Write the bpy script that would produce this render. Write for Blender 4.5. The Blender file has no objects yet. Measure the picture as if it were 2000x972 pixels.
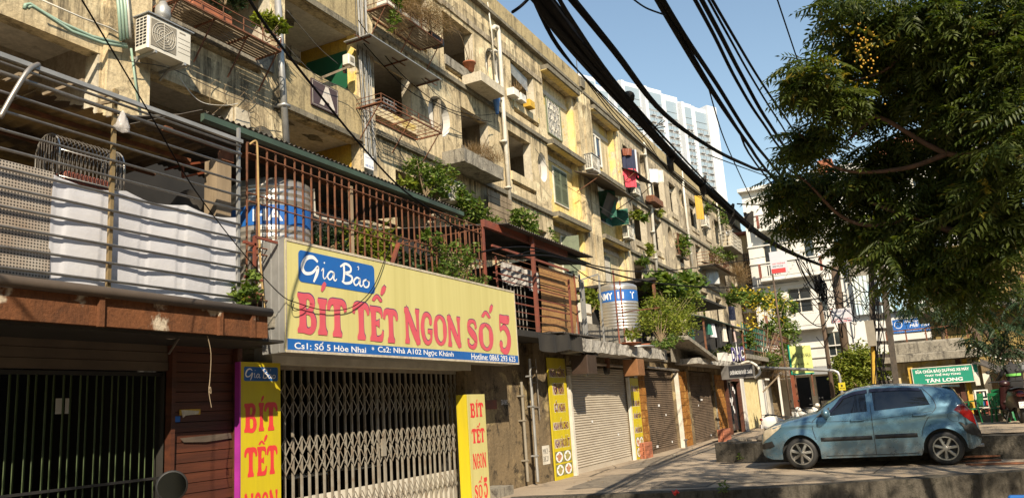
import bpy, math, random
import numpy as np
from mathutils import Vector, Matrix
random.seed(7); RNG = np.random.default_rng(7)
S = bpy.context.scene; COL = S.collection
V = Vector; R = math.radians
# ------------------------------------------------------------------ camera
FPX = 1550.0
_u, _v = (1794-1000)/FPX, -(753-486)/FPX
XC = V((_u, _v, -1)).normalized()                 # street direction (world X) seen from the camera
ZC = V((-.0668, 1, -.0668*_u+_v)).normalized()    # up
YC = ZC.cross(XC)                                 # into the building row
EYE = V((0, 0, 1.45))
cd = bpy.data.cameras.new('camera'); cam = bpy.data.objects.new('camera', cd); COL.objects.link(cam)
cd.sensor_width = 36; cd.lens = FPX/2000*36; cd.clip_end = 3000; cd.clip_start = .05
cam.matrix_world = Matrix.Translation(EYE) @ Matrix((XC, YC, ZC)).to_4x4()
S.camera = cam
# ------------------------------------------------------------------ sky, sun, exposure
SUN = V((-1.3, -1.0, 1.22)).normalized()
w = bpy.data.worlds.new('World'); S.world = w; w.use_nodes = True
nt = w.node_tree; bg = nt.nodes['Background']; sk = nt.nodes.new('ShaderNodeTexSky')
sk.sky_type = 'NISHITA'; sk.sun_disc = False; sk.sun_elevation = math.asin(SUN.z)
sk.sun_rotation = math.atan2(SUN.x, SUN.y) % (2*math.pi)
sk.air_density = 1.55; sk.dust_density = .12; sk.ozone_density = 1.2; sk.altitude = 10
nt.links.new(sk.outputs[0], bg.inputs[0]); bg.inputs[1].default_value = .094
ld = bpy.data.lights.new('sun', 'SUN'); ld.energy = 5.0; ld.angle = R(.5); ld.color = (1, .86, .66)
lo = bpy.data.objects.new('sun', ld); COL.objects.link(lo); lo.rotation_euler = SUN.to_track_quat('Z', 'Y').to_euler()
S.view_settings.view_transform = 'Standard'; S.view_settings.look = 'None'; S.view_settings.exposure = .72; S.view_settings.gamma = 1
S.render.engine = 'CYCLES'
S.cycles.max_bounces = 6; S.cycles.diffuse_bounces = 3; S.cycles.glossy_bounces = 3; S.cycles.transparent_max_bounces = 8
# ------------------------------------------------------------------ surveyed points: a sight line met with a plane of the street
def _ray(px, py):
    d = V(((px-1000)/FPX, -(py-486)/FPX, -1)); return V((d.dot(XC), d.dot(YC), d.dot(ZC)))
def _hit(px, py, k, val):
    r = _ray(px, py); return EYE + r*((val-EYE[k])/r[k])
def sx(px, py, x): return _hit(px, py, 0, x)
def sy(px, py, y): return _hit(px, py, 1, y)
def sz(px, py, z=0.): return _hit(px, py, 2, z)
# ------------------------------------------------------------------ mesh helpers
ORG = {}
def _link(name, me, mat, parent, smooth, org):
    if mat is not None and not me.materials: me.materials.append(mat)
    if smooth: me.polygons.foreach_set('use_smooth', [True]*len(me.polygons))
    o = bpy.data.objects.new(name, me); COL.objects.link(o)
    if parent is not None: o.parent = parent
    return o
def base(parent):
    while parent is not None:
        if parent.name in ORG: return ORG[parent.name]
        parent = parent.parent
    return V((0, 0, 0))
class MB:
    def __init__(s): s.v = []; s.f = []
    def add(s, vs, fs):
        n = len(s.v); s.v += [tuple(p) for p in vs]; s.f += [tuple(i+n for i in f) for f in fs]; return s
    def q(s, *p): return s.add(p, [tuple(range(len(p)))])
    def box(s, x0, x1, y0, y1, z0, z1):
        x0, x1 = min(x0, x1), max(x0, x1); y0, y1 = min(y0, y1), max(y0, y1); z0, z1 = min(z0, z1), max(z0, z1)
        return s.add([(x0,y0,z0),(x1,y0,z0),(x1,y1,z0),(x0,y1,z0),(x0,y0,z1),(x1,y0,z1),(x1,y1,z1),(x0,y1,z1)],
                     [(0,3,2,1),(4,5,6,7),(0,1,5,4),(1,2,6,5),(2,3,7,6),(3,0,4,7)])
    def bevbox(s, x0, x1, y0, y1, z0, z1, b):
        # box with chamfered vertical and top edges
        pl = [(x0+b,y0),(x1-b,y0),(x1,y0+b),(x1,y1-b),(x1-b,y1),(x0+b,y1),(x0,y1-b),(x0,y0+b)]
        cx, cy = (x0+x1)/2, (y0+y1)/2
        pi = [(x-b*(1 if x > cx else -1)*.9, y-b*(1 if y > cy else -1)*.9) for x, y in pl]
        vs = [(x,y,z0) for x, y in pl]+[(x,y,z1-b) for x, y in pl]+[(x,y,z1) for x, y in pi]
        fs = [tuple(range(7,-1,-1)), tuple(range(16,24))]
        for i in range(8):
            j = (i+1) % 8; fs += [(i,j,8+j,8+i), (8+i,8+j,16+j,16+i)]
        return s.add(vs, fs)
    def obox(s, c, a, b, d):
        c, a, b, d = V(c), V(a), V(b), V(d)
        vs = [c-a-b-d, c+a-b-d, c+a+b-d, c-a+b-d, c-a-b+d, c+a-b+d, c+a+b+d, c-a+b+d]
        return s.add(vs, [(0,3,2,1),(4,5,6,7),(0,1,5,4),(1,2,6,5),(2,3,7,6),(3,0,4,7)])
    def bar(s, p0, p1, w, h, up=(0,0,1)):
        p0, p1 = V(p0), V(p1); d = p1-p0; up = V(up)
        sd = d.cross(up)
        if sd.length < 1e-6: sd = d.cross(V((0,1,0)))
        sd.normalize(); u = sd.cross(d).normalized()
        return s.obox((p0+p1)/2, d/2, sd*w/2, u*h/2)
    def tube(s, pts, r, n=6, cap=True):
        pts = [V(p) for p in pts]; m = len(pts); rs = r if isinstance(r, (list, tuple)) else [r]*m
        vs = []; t0 = (pts[1]-pts[0]).normalized(); a = t0.orthogonal().normalized()
        for i, p in enumerate(pts):
            t = (pts[min(i+1, m-1)]-pts[max(i-1, 0)])
            t = t.normalized() if t.length > 1e-9 else t0
            a = (a - t*a.dot(t)); a = a.normalized() if a.length > 1e-6 else t.orthogonal().normalized()
            b = t.cross(a)
            for k in range(n):
                an = 2*math.pi*k/n; vs.append(p+(a*math.cos(an)+b*math.sin(an))*rs[i])
        fs = [(i*n+k, i*n+(k+1) % n, (i+1)*n+(k+1) % n, (i+1)*n+k) for i in range(m-1) for k in range(n)]
        if cap: fs += [tuple(range(n-1,-1,-1)), tuple((m-1)*n+k for k in range(n))]
        return s.add(vs, fs)
    def cyl(s, p0, p1, r, r1=None, n=12): return s.tube([p0, p1], [r, r if r1 is None else r1], n)
    def lathe(s, prof, c=(0,0,0), n=20, axis='z', ang=2*math.pi):
        c = V(c); m = len(prof); full = ang > 6.28; k = n if full else n+1; vs = []
        for i in range(k):
            a = ang*i/n; co, si = math.cos(a), math.sin(a)
            for r, h in prof:
                vs.append(c+(V((r*co, r*si, h)) if axis == 'z' else V((r*co, h, r*si)) if axis == 'y' else V((h, r*co, r*si))))
        fs = [(i*m+j, ((i+1) % k)*m+j, ((i+1) % k)*m+j+1, i*m+j+1) for i in range(n) for j in range(m-1)]
        return s.add(vs, fs)
    def sph(s, c, r, n=10, m=7, sc=(1,1,1)):
        c = V(c); vs = []
        for j in range(m+1):
            t = math.pi*j/m
            for i in range(n):
                a = 2*math.pi*i/n
                vs.append(c+V((math.sin(t)*math.cos(a)*sc[0], math.sin(t)*math.sin(a)*sc[1], math.cos(t)*sc[2]))*r)
        return s.add(vs, [(j*n+i, (j+1)*n+i, (j+1)*n+(i+1) % n, j*n+(i+1) % n) for j in range(m) for i in range(n)])
    def grid(s, fn, nu, nv):
        vs = [fn(i/nu, j/nv) for j in range(nv+1) for i in range(nu+1)]; k = nu+1
        return s.add(vs, [(j*k+i, j*k+i+1, (j+1)*k+i+1, (j+1)*k+i) for j in range(nv) for i in range(nu)])
    def prism(s, poly, fn, d0, d1):
        n = len(poly); vs = [fn(a, b, d0) for a, b in poly]+[fn(a, b, d1) for a, b in poly]
        return s.add(vs, [tuple(range(n)), tuple(range(2*n-1, n-1, -1))]+[(i, n+i, n+(i+1) % n, (i+1) % n) for i in range(n)])
    def build(s, name, mat, parent=None, smooth=False):
        o = base(parent); me = bpy.data.meshes.new(name)
        me.from_pydata([(x-o.x, y-o.y, z-o.z) for x, y, z in s.v], [], s.f); me.update()
        return _link(name, me, mat, parent, smooth, o)
def np_mesh(name, co, faces, k, mat, parent=None, smooth=False):
    """co (n,3) float array, faces (m,k) int array"""
    o = base(parent); co = np.asarray(co, np.float32)-np.array(o, np.float32)
    me = bpy.data.meshes.new(name); me.vertices.add(len(co)); me.vertices.foreach_set('co', co.ravel())
    m = len(faces); me.loops.add(m*k); me.loops.foreach_set('vertex_index', np.asarray(faces, np.int32).ravel())
    me.polygons.add(m); me.polygons.foreach_set('loop_start', np.arange(0, m*k, k, dtype=np.int32))
    try: me.polygons.foreach_set('loop_total', np.full(m, k, np.int32))
    except Exception: pass
    me.update(calc_edges=True); me.validate()
    return _link(name, me, mat, parent, smooth, o)
def tag(o, label=None, cat=None, group=None, kind=None):
    if label: o['label'] = label
    if cat: o['category'] = cat
    if group: o['group'] = group
    if kind: o['kind'] = kind
    return o
def thing(name, label, cat, loc=(0,0,0), group=None, rz=0):
    o = bpy.data.objects.new(name, None); COL.objects.link(o); o.empty_display_size = .1
    o.location = loc; o.rotation_euler = (0, 0, rz); ORG[o.name] = V(loc)
    return tag(o, label, cat, group)
def struct(mb, name, mat, parent=None): return tag(mb.build(name, mat, parent), kind='structure')
def clone(o, loc=None, rz=None, label=None, parent=None, scale=None):
    c = o.copy(); COL.objects.link(c)
    if parent is not None: c.parent = parent
    if loc is not None: c.location = loc
    if rz is not None: c.rotation_euler = (0, 0, rz)
    if scale is not None: c.scale = (scale,)*3 if not isinstance(scale, tuple) else scale
    if label: c['label'] = label
    for ch in list(o.children): clone(ch, parent=c)
    return c
def pts_sag(a, b, sag, n=14):
    a, b = V(a), V(b)
    return [a.lerp(b, t/n)-V((0,0,sag*4*(t/n)*(1-t/n))) for t in range(n+1)]
def spline(ps, n=6):
    ps = [V(p) for p in ps]; out = []
    for i in range(len(ps)-1):
        a, b, c, d = ps[max(i-1,0)], ps[i], ps[i+1], ps[min(i+2,len(ps)-1)]
        for k in range(n):
            t = k/n
            out.append(.5*((2*b)+(c-a)*t+(2*a-5*b+4*c-d)*t*t+(-a+3*b-3*c+d)*t**3))
    return out+[ps[-1]]
# ------------------------------------------------------------------ materials
MATS = {}
def _new(name):
    m = bpy.data.materials.new(name); m.use_nodes = True; MATS[name] = m
    t = m.node_tree; return m, t, t.nodes['Principled BSDF']
def N(t, typ, **kw):
    n = t.nodes.new('ShaderNode'+typ)
    for k, v in kw.items():
        if k.startswith('i_'):
            key = k[2:]; key = int(key) if key.isdigit() else key
            n.inputs[key].default_value = v
        else: setattr(n, k, v)
    return n
def noise(t, vec, scale, detail=4, rough=.6, dist=0.):
    n = N(t, 'TexNoise', i_Scale=scale, i_Detail=detail, i_Roughness=rough, i_Distortion=dist)
    t.links.new(vec, n.inputs['Vector']); return n.outputs['Fac']
def ramp(t, fac, a, b, ca=(0,0,0,1), cb=(1,1,1,1)):
    n = N(t, 'ValToRGB'); e = n.color_ramp.elements
    e[0].position = a; e[1].position = b; e[0].color = ca; e[1].color = cb
    t.links.new(fac, n.inputs[0]); return n.outputs[0]
def mix(t, fac, a, b, blend='MIX'):
    n = N(t, 'Mix', data_type='RGBA', blend_type=blend)
    for sock, val in ((n.inputs[0], fac), (n.inputs[6], a), (n.inputs[7], b)):
        if hasattr(val, 'links'): t.links.new(val, sock)
        elif isinstance(val, (int, float)): sock.default_value = val
        else: sock.default_value = tuple(val)+((1,) if len(val) == 3 else ())
    return n.outputs[2]
def coords(t, scale=(1,1,1), world=True, loc=(0,0,0)):
    if world: s = N(t, 'NewGeometry').outputs['Position']
    else: s = N(t, 'TexCoord').outputs['Object']
    m = N(t, 'Mapping'); m.inputs['Scale'].default_value = scale; m.inputs['Location'].default_value = loc
    t.links.new(s, m.inputs[0]); return m.outputs[0]
def bump(t, bs, h, strength=.3, dist=.02):
    b = N(t, 'Bump', i_Strength=strength, i_Distance=dist); t.links.new(h, b.inputs['Height']); t.links.new(b.outputs[0], bs.inputs['Normal'])
def mat(name, c, rough=.7, c2=None, sc=3., metal=0., bmp=.15, detail=4, spec=.5, world=False, stretch=(1,1,1), a=.35, b=.65, coat=0., alpha=1.):
    """two-tone noise material with fine relief"""
    m, t, bs = _new(name); v = coords(t, stretch, world)
    c2 = c2 or tuple(x*.72 for x in c)
    f = ramp(t, noise(t, v, sc, detail), a, b); t.links.new(mix(t, f, c, c2), bs.inputs['Base Color'])
    bs.inputs['Roughness'].default_value = rough; bs.inputs['Metallic'].default_value = metal
    bs.inputs['Specular IOR Level'].default_value = spec; bs.inputs['Coat Weight'].default_value = coat; bs.inputs['Alpha'].default_value = alpha
    if bmp: bump(t, bs, noise(t, v, sc*9, 3), bmp, .01)
    return m
def plaster(name, c, c2, dirt=(.06,.055,.045), streak=.5, mold=.5, scale=1., bmp=.5, patch=None, loc=(0,0,0), runs=None):
    """old limewash: cloudy tone, vertical rain streaks, mould blotches, optional flaked patches"""
    m, t, bs = _new(name); v = coords(t, (1,1,1), True, loc); vs = coords(t, (2.6,2.6,.22), True, loc)
    col = mix(t, ramp(t, noise(t, v, .9*scale, 7, .65), .33, .66), c, c2)
    if patch: col = mix(t, ramp(t, noise(t, v, .75*scale, 5, .6, .3), .56, .6), col, patch)
    st = ramp(t, noise(t, vs, 1.5*scale, 7, .75), .50, .64); st2 = N(t, 'Math', operation='MULTIPLY', i_1=streak); t.links.new(st, st2.inputs[0])
    col = mix(t, st2.outputs[0], col, dirt)
    if runs:   # rain runs hanging below every floor line
        sp_ = N(t, 'SeparateXYZ'); t.links.new(N(t, 'NewGeometry').outputs['Position'], sp_.inputs[0])
        a_ = N(t, 'MapRange'); a_.inputs[1].default_value = runs; a_.inputs[2].default_value = runs-2.94; t.links.new(sp_.outputs['Z'], a_.inputs[0]); a_.clamp = False
        f_ = N(t, 'Math', operation='FRACT'); t.links.new(a_.outputs[0], f_.inputs[0])
        g_ = ramp(t, f_.outputs[0], .0, .34, (1,1,1,1), (0,0,0,1)); n_ = ramp(t, noise(t, coords(t, (5,5,.35), True, loc), 1.3, 6, .75), .42, .66)
        col = mix(t, mix(t, 1., g_, n_, 'MULTIPLY'), col, tuple(x*.8 for x in dirt))
    mo = ramp(t, noise(t, v, 1.9*scale, 10, .76, .5), .53, .63); mo2 = N(t, 'Math', operation='MULTIPLY', i_1=mold); t.links.new(mo, mo2.inputs[0])
    col = mix(t, mo2.outputs[0], col, dirt)
    sp = ramp(t, noise(t, v, 14*scale, 6, .7), .35, .75, (.72,.72,.72,1), (1.12,1.12,1.12,1)); col = mix(t, 1., col, sp, 'MULTIPLY')
    t.links.new(col, bs.inputs['Base Color']); bs.inputs['Roughness'].default_value = .92; bs.inputs['Specular IOR Level'].default_value = .2
    bump(t, bs, noise(t, v, 9*scale, 8, .7), bmp, .03); return m
def foliage(name, c, c2, c3=None, trans=.35):
    m, t, bs = _new(name); t.nodes.remove(bs); out = t.nodes['Material Output']
    g = N(t, 'NewGeometry').outputs['Random Per Island']
    col = mix(t, ramp(t, g, .1, .8), c, c2)
    if c3: col = mix(t, ramp(t, g, .965, .975), col, c3)
    d = N(t, 'BsdfPrincipled', i_Roughness=.5); d.inputs['Specular IOR Level'].default_value = .35; t.links.new(col, d.inputs['Base Color'])
    tr = N(t, 'BsdfTranslucent'); t.links.new(mix(t, 1., col, (1.5,1.6,.5), 'MULTIPLY'), tr.inputs[0])
    ms = N(t, 'MixShader', i_0=trans); t.links.new(d.outputs[0], ms.inputs[1]); t.links.new(tr.outputs[0], ms.inputs[2])
    t.links.new(ms.outputs[0], out.inputs[0]); return m
def glass_dark(name, c=(.02,.025,.03), rough=.06): return mat(name, c, rough, c, 2, bmp=0, spec=.8)
M = {}
WARM = (.50,.41,.26)
M['wall'] = plaster('old_plaster', (.72,.59,.37), (.52,.42,.26), (.05,.042,.032), .75, .65, 1., .7, (.80,.68,.44), (0,0,0), 11.62)
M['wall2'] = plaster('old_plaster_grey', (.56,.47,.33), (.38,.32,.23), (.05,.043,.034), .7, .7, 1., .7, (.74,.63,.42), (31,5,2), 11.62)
M['cream'] = plaster('cream_limewash', (.74,.62,.40), (.60,.50,.31), (.10,.085,.06), .5, .35, 1., .35, (.62,.47,.16), (11,3,7))
M['yellow'] = plaster('yellow_limewash', (.82,.60,.17), (.78,.65,.36), (.12,.09,.05), .4, .25, 1.2, .3, (.62,.55,.40), (3,9,1))
M['ochre'] = plaster('ochre_limewash', (.66,.40,.04), (.55,.36,.08), (.15,.10,.05), .3, .2, 1.4, .3)
M['parapet'] = plaster('roof_parapet', (.50,.40,.22), (.38,.31,.18), (.05,.045,.035), .6, .5, 1.3, .6, None, (7,1,3))
M['concrete'] = plaster('weathered_concrete', (.36,.33,.27), (.24,.22,.18), (.05,.045,.04), .6, .8, 2., .7, None, (2,8,4))
M['ledge'] = plaster('mouldy_ledge', (.27,.24,.18), (.16,.145,.11), (.04,.036,.03), .5, .8, 2.5, .6)
M['inner'] = plaster('loggia_plaster', (.54,.47,.37), (.42,.36,.28), (.10,.09,.07), .35, .35, .8, .3, None, (5,5,5))
M['ceil'] = plaster('loggia_ceiling', (.62,.57,.49), (.52,.47,.39), (.12,.09,.06), .0, .3, .7, .3, None, (9,2,5))
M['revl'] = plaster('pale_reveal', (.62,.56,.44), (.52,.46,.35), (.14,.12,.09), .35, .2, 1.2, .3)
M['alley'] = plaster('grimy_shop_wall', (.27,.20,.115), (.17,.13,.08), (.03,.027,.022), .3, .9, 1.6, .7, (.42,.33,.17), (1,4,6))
M['white'] = mat('white_render', (.66,.645,.61), .8, (.54,.53,.49), .7, world=True)
M['offwhite'] = mat('offwhite_paint', (.66,.63,.55), .7, (.5,.47,.4), 4)
M['greenboard'] = mat('green_board', (.012,.10,.045), .5, (.01,.08,.036), 1.5)
M['rust'] = mat('rusty_iron', (.20,.075,.032), .8, (.09,.04,.022), 9, bmp=.4)
M['rustpaint'] = mat('red_oxide_paint', (.22,.055,.03), .65, (.13,.045,.03), 6, bmp=.3)
M['brownbeam'] = plaster('flaking_brown_beam', (.21,.085,.036), (.14,.058,.028), (.025,.019,.015), .35, .45, 2.2, .5, (.55,.47,.36), (4,1,1))
M['steel'] = mat('dull_steel_tube', (.34,.32,.29), .4, (.24,.21,.18), 6, metal=.6, bmp=.08)
M['brass'] = mat('brassy_post', (.42,.31,.16), .4, (.28,.2,.1), 6, metal=.5, bmp=.08)
M['stainless'] = mat('stainless_steel', (.66,.63,.58), .3, (.55,.52,.47), 3, metal=.75, bmp=.03, stretch=(1,1,9))
M['galv'] = mat('galvanised_sheet', (.42,.42,.41), .45, (.32,.32,.31), 3, metal=.5, bmp=.1)
M['gate'] = mat('grey_gate_paint', (.26,.24,.20), .55, (.17,.125,.085), 7, bmp=.15, a=.45, b=.75)
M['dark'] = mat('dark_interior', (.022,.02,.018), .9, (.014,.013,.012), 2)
M['black'] = mat('black_rubber', (.012,.012,.012), .6, (.02,.02,.02), 8, bmp=.1)
M['cable'] = mat('black_cable', (.005,.005,.006), .8, (.008,.008,.009), 9, bmp=0, spec=.08)
M['wirethin'] = mat('grey_wire', (.10,.095,.085), .6, (.05,.05,.045), 9, bmp=0)
M['pvc'] = mat('white_pvc_pipe', (.60,.58,.52), .45, (.50,.46,.38), 2, bmp=.04)
M['greenpipe'] = mat('pale_green_pipe', (.34,.45,.36), .45, (.22,.33,.25), 2, bmp=.04)
M['wood'] = mat('grey_timber', (.30,.23,.15), .8, (.16,.12,.075), 5, bmp=.4, stretch=(1,1,.12))
M['plank'] = mat('red_brown_plank', (.10,.03,.013), .6, (.05,.016,.008), 4, bmp=.3, stretch=(.2,1,3))
M['ply'] = mat('rotten_plywood', (.34,.23,.09), .85, (.07,.045,.025), 1.6, bmp=.4, detail=8, a=.42, b=.58)
M['greensheet'] = mat('green_roof_sheet', (.05,.085,.06), .55, (.03,.045,.034), 2, bmp=.1)
M['darksheet'] = mat('grey_roof_sheet', (.10,.09,.08), .6, (.05,.045,.04), 2, bmp=.2)
M['cloth'] = mat('white_cloth', (.55,.56,.60), .85, (.47,.48,.53), 1.2, bmp=.4)
M['terracotta'] = mat('terracotta', (.36,.12,.055), .8, (.26,.09,.045), 7)
M['ceramic'] = mat('glazed_pot', (.5,.46,.38), .4, (.38,.34,.26), 5)
M['plastic_w'] = mat('white_plastic', (.74,.72,.66), .4, (.64,.61,.54), 3, bmp=.03)
M['acwhite'] = mat('aircon_casing', (.66,.63,.55), .45, (.55,.52,.44), 2, bmp=.03)
M['acgrill'] = mat('aircon_grille', (.26,.23,.18), .6, (.2,.18,.14), 4)
M['louvre'] = mat('grey_green_louvre', (.16,.19,.12), .65, (.11,.13,.085), 5)
M['greenlouvre'] = mat('green_louvre', (.035,.17,.115), .6, (.025,.11,.08), 5)
M['glassd'] = glass_dark('dark_window_glass')
M['tarp'] = mat('brown_tarpaulin', (.10,.075,.055), .8, (.06,.045,.035), 2)
M['blackply'] = mat('black_tarp', (.018,.016,.014), .8, (.03,.027,.022), 2)
M['printyellow'] = mat('yellow_vinyl', (.60,.55,.23), .55, (.50,.45,.17), 7, bmp=.12, stretch=(1,1,.02), world=True, a=.3, b=.72, detail=6)
M['brightyellow'] = mat('bright_yellow_vinyl', (.58,.47,.01), .55, (.44,.35,.02), 5, bmp=.1, stretch=(1,1,.12), world=True, a=.35, b=.8, detail=8)
M['printred'] = mat('red_print', (.68,.05,.05), .5, (.6,.045,.045), 3, bmp=0)
M['printpink'] = mat('faded_red_print', (.62,.10,.13), .5, (.56,.09,.12), 3, bmp=0)
M['printnavy'] = mat('navy_print', (.045,.03,.16), .5, None, 3, bmp=0)
M['printblue'] = mat('blue_print', (.012,.12,.42), .5, (.012,.10,.36), 2, bmp=0)
M['printwhite'] = mat('white_print', (.82,.82,.82), .5, (.78,.78,.78), 3, bmp=0)
M['printmaroon'] = mat('maroon_print', (.16,.02,.03), .5, None, 3, bmp=0)
M['printblack'] = mat('black_print', (.015,.015,.018), .5, None, 3, bmp=0)
M['magenta'] = mat('magenta_edge', (.35,.03,.3), .5, None, 3, bmp=0)
M['signgreen'] = mat('green_sign_vinyl', (.008,.25,.16), .5, (.008,.22,.14), 2, bmp=0)
M['bark'] = mat('tree_bark', (.13,.085,.055), .9, (.07,.05,.035), 6, bmp=.6, stretch=(1,1,.3))
M['stem'] = mat('plant_stem', (.22,.16,.09), .9, (.14,.10,.06), 8)
M['orange'] = mat('orange_paint', (.20,.052,.02), .6, None, 4)
M['brick'] = mat('hollow_red_brick', (.42,.15,.075), .9, (.33,.12,.07), 9, bmp=.4)
M['leaf'] = foliage('tree_leaf', (.035,.060,.013), (.085,.11,.021), (.16,.13,.02), .42)
M['leaf_mid'] = foliage('shrub_leaf', (.06,.11,.02), (.14,.19,.035), (.22,.22,.05), .3)
M['leaf_dark'] = foliage('dark_leaf', (.018,.04,.018), (.04,.07,.028), None, .2)
M['leaf_lime'] = foliage('lime_leaf', (.13,.18,.025), (.24,.26,.04), None, .35)
M['leaf_dry'] = foliage('dry_grass', (.30,.20,.10), (.20,.13,.065), None, .15)
M['petal'] = foliage('yellow_petal', (.62,.42,.03), (.6,.5,.06), None, .3)
# ================================================================== SETTING
def _road_mat():
    m, t, bs = _new('road_surface'); v = coords(t)
    col = mix(t, ramp(t, noise(t, v, .35, 7, .65), .35, .65), (.44,.355,.26), (.31,.25,.185))
    col = mix(t, ramp(t, noise(t, v, 1.4, 9, .75, .6), .53, .68), col, (.16,.135,.105))
    col = mix(t, 1., col, ramp(t, noise(t, v, 45, 4, .7), .3, .75, (.7,.7,.7,1), (1.15,1.15,1.15,1)), 'MULTIPLY')
    vo = N(t, 'TexVoronoi', feature='DISTANCE_TO_EDGE', i_Scale=.33)
    d = N(t, 'Mix', data_type='VECTOR', i_0=.06); nn = N(t, 'TexNoise', i_Scale=2.5, i_Detail=6.); t.links.new(v, nn.inputs[0])
    t.links.new(v, d.inputs[4]); t.links.new(nn.outputs['Color'], d.inputs[5]); t.links.new(d.outputs[1], vo.inputs['Vector'])
    cr = ramp(t, vo.outputs['Distance'], .0, .007, (1,1,1,1), (0,0,0,1)); col = mix(t, cr, col, (.035,.03,.025))
    t.links.new(col, bs.inputs['Base Color']); bs.inputs['Roughness'].default_value = .93; bs.inputs['Specular IOR Level'].default_value = .2
    bump(t, bs, noise(t, v, 25, 8, .75), .5, .02); return m
M['road'] = _road_mat()
M['kerb'] = plaster('dark_kerb_concrete', (.12,.105,.085), (.075,.068,.055), (.02,.02,.015), .7, .8, 2., .8)
M['kerbtop'] = plaster('kerb_top_concrete', (.27,.23,.18), (.18,.155,.125), (.05,.045,.04), .1, .7, 2., .6)
struct(MB().q((-900,-900,-.6),(1500,-900,-.6),(1500,900,-.6),(-900,900,-.6)), 'ground', M['road'])
E0 = [(-6,6.25),(12.75,6.25),(12.85,6.61),(13.4,4.0),(14.15,1.65),(15.6,-1.3),(17.3,-5.2),(21,-13),(26,-22)]
poly = E0+[(230,-22),(230,45),(-6,45)]
struct(MB().add([(x,y,0) for x, y in poly], [tuple(range(len(poly)))]), 'road', M['road'])
# rough retaining kerb between the road and the lower ground where the viewer stands
def rough_wall(path, z0, z1, th, name, m, seed, kind='structure'):
    rnd = random.Random(seed); mb = MB(); P = []
    for (a, b) in zip(path, path[1:]):
        a, b = V(a), V(b); n = max(2, int((b-a).length/.35))
        P += [a.lerp(b, i/n) for i in range(n)]
    P.append(V(path[-1])); rows = []
    for i, p in enumerate(P):
        d = (P[min(i+1, len(P)-1)]-P[max(i-1, 0)]).normalized(); nrm = V((-d.y, d.x))
        j = [rnd.uniform(-.03, .03) for _ in range(6)]
        a, b = p, p+nrm*th
        rows.append([(a.x+j[0]*.6,a.y,z0),(a.x+j[1]*.6,a.y,(z0*.6+z1*.4)),(a.x+j[2]*.5,a.y,z1-.04+j[3]*.5),(a.x+nrm.x*.05,a.y+nrm.y*.05,z1+j[4]*.35),(b.x,b.y,z1+j[5]*.3),(b.x,b.y,z0)])
    k = 6
    mb.add([q for r in rows for q in r], [(i*k+j, (i+1)*k+j, (i+1)*k+j+1, i*k+j+1) for i in range(len(rows)-1) for j in range(k-1)]+[tuple(range(k)), tuple((len(rows)-1)*k+j for j in range(k-1,-1,-1))])
    return tag(mb.build(name, m, smooth=False), kind=kind)
rough_wall([(12.83,6.62),(13.38,4.0),(14.13,1.65),(15.58,-1.3),(17.28,-5.2),(20.9,-13)], -.6, .02, -.28, 'road_kerb', M['kerb'], 3)
struct(MB().box(-6,12.72,6.0,6.25,-.6,.01), 'shopfront_kerb', M['kerb'])
# raised carriageway behind the car and its low broken wall
RP = [(18.25,-2.6),(18.6,-.75),(18.95,1.3),(19.3,2.6)]
struct(MB().add([(x+.2,y,.44) for x, y in RP]+[(23.5,2.9,.44),(60,2.9,.44),(60,-22,.44),(27,-22,.44),(18.5,-8,.44)], [tuple(range(9))]), 'raised_road', M['road'])
struct(MB().add([(19.5,2.6,0),(60,2.9,0),(60,2.9,.44),(19.5,2.6,.44)], [(0,1,2,3)]), 'raised_road_edge', M['kerb'])
rough_wall([(19.98,4.32),(19.5,3.1),(19.1,1.5),(18.62,-.75),(18.2,-2.6),(18.3,-8)], -.05, .43, -.55, 'low_wall', M['kerb'], 5)
# ================================================================== APARTMENT BLOCK
D = 11.5; TH = .26
def wall_grid(mb, X0, X1, Z0, Z1, holes, y0, y1):
    xs = sorted({X0, X1} | {h[0] for h in holes} | {h[1] for h in holes}); zs = sorted({Z0, Z1} | {h[2] for h in holes} | {h[3] for h in holes})
    xs = [x for x in xs if X0 <= x <= X1]; zs = [z for z in zs if Z0 <= z <= Z1]
    nx, nz = len(xs)-1, len(zs)-1
    solid = [[not any(h[0] < (xs[i]+xs[i+1])/2 < h[1] and h[2] < (zs[j]+zs[j+1])/2 < h[3] for h in holes) for j in range(nz)] for i in range(nx)]
    sol = lambda i, j: 0 <= i < nx and 0 <= j < nz and solid[i][j]
    for i in range(nx):
        for j in range(nz):
            if not solid[i][j]: continue
            a, b, c, d = xs[i], xs[i+1], zs[j], zs[j+1]
            mb.q((a,y0,c),(b,y0,c),(b,y0,d),(a,y0,d)); mb.q((a,y1,c),(a,y1,d),(b,y1,d),(b,y1,c))
            if not sol(i-1, j): mb.q((a,y0,c),(a,y0,d),(a,y1,d),(a,y1,c))
            if not sol(i+1, j): mb.q((b,y0,c),(b,y1,c),(b,y1,d),(b,y0,d))
            if not sol(i, j-1): mb.q((a,y0,c),(a,y1,c),(b,y1,c),(b,y0,c))
            if not sol(i, j+1): mb.q((a,y0,d),(b,y0,d),(b,y1,d),(a,y1,d))
    return mb
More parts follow.
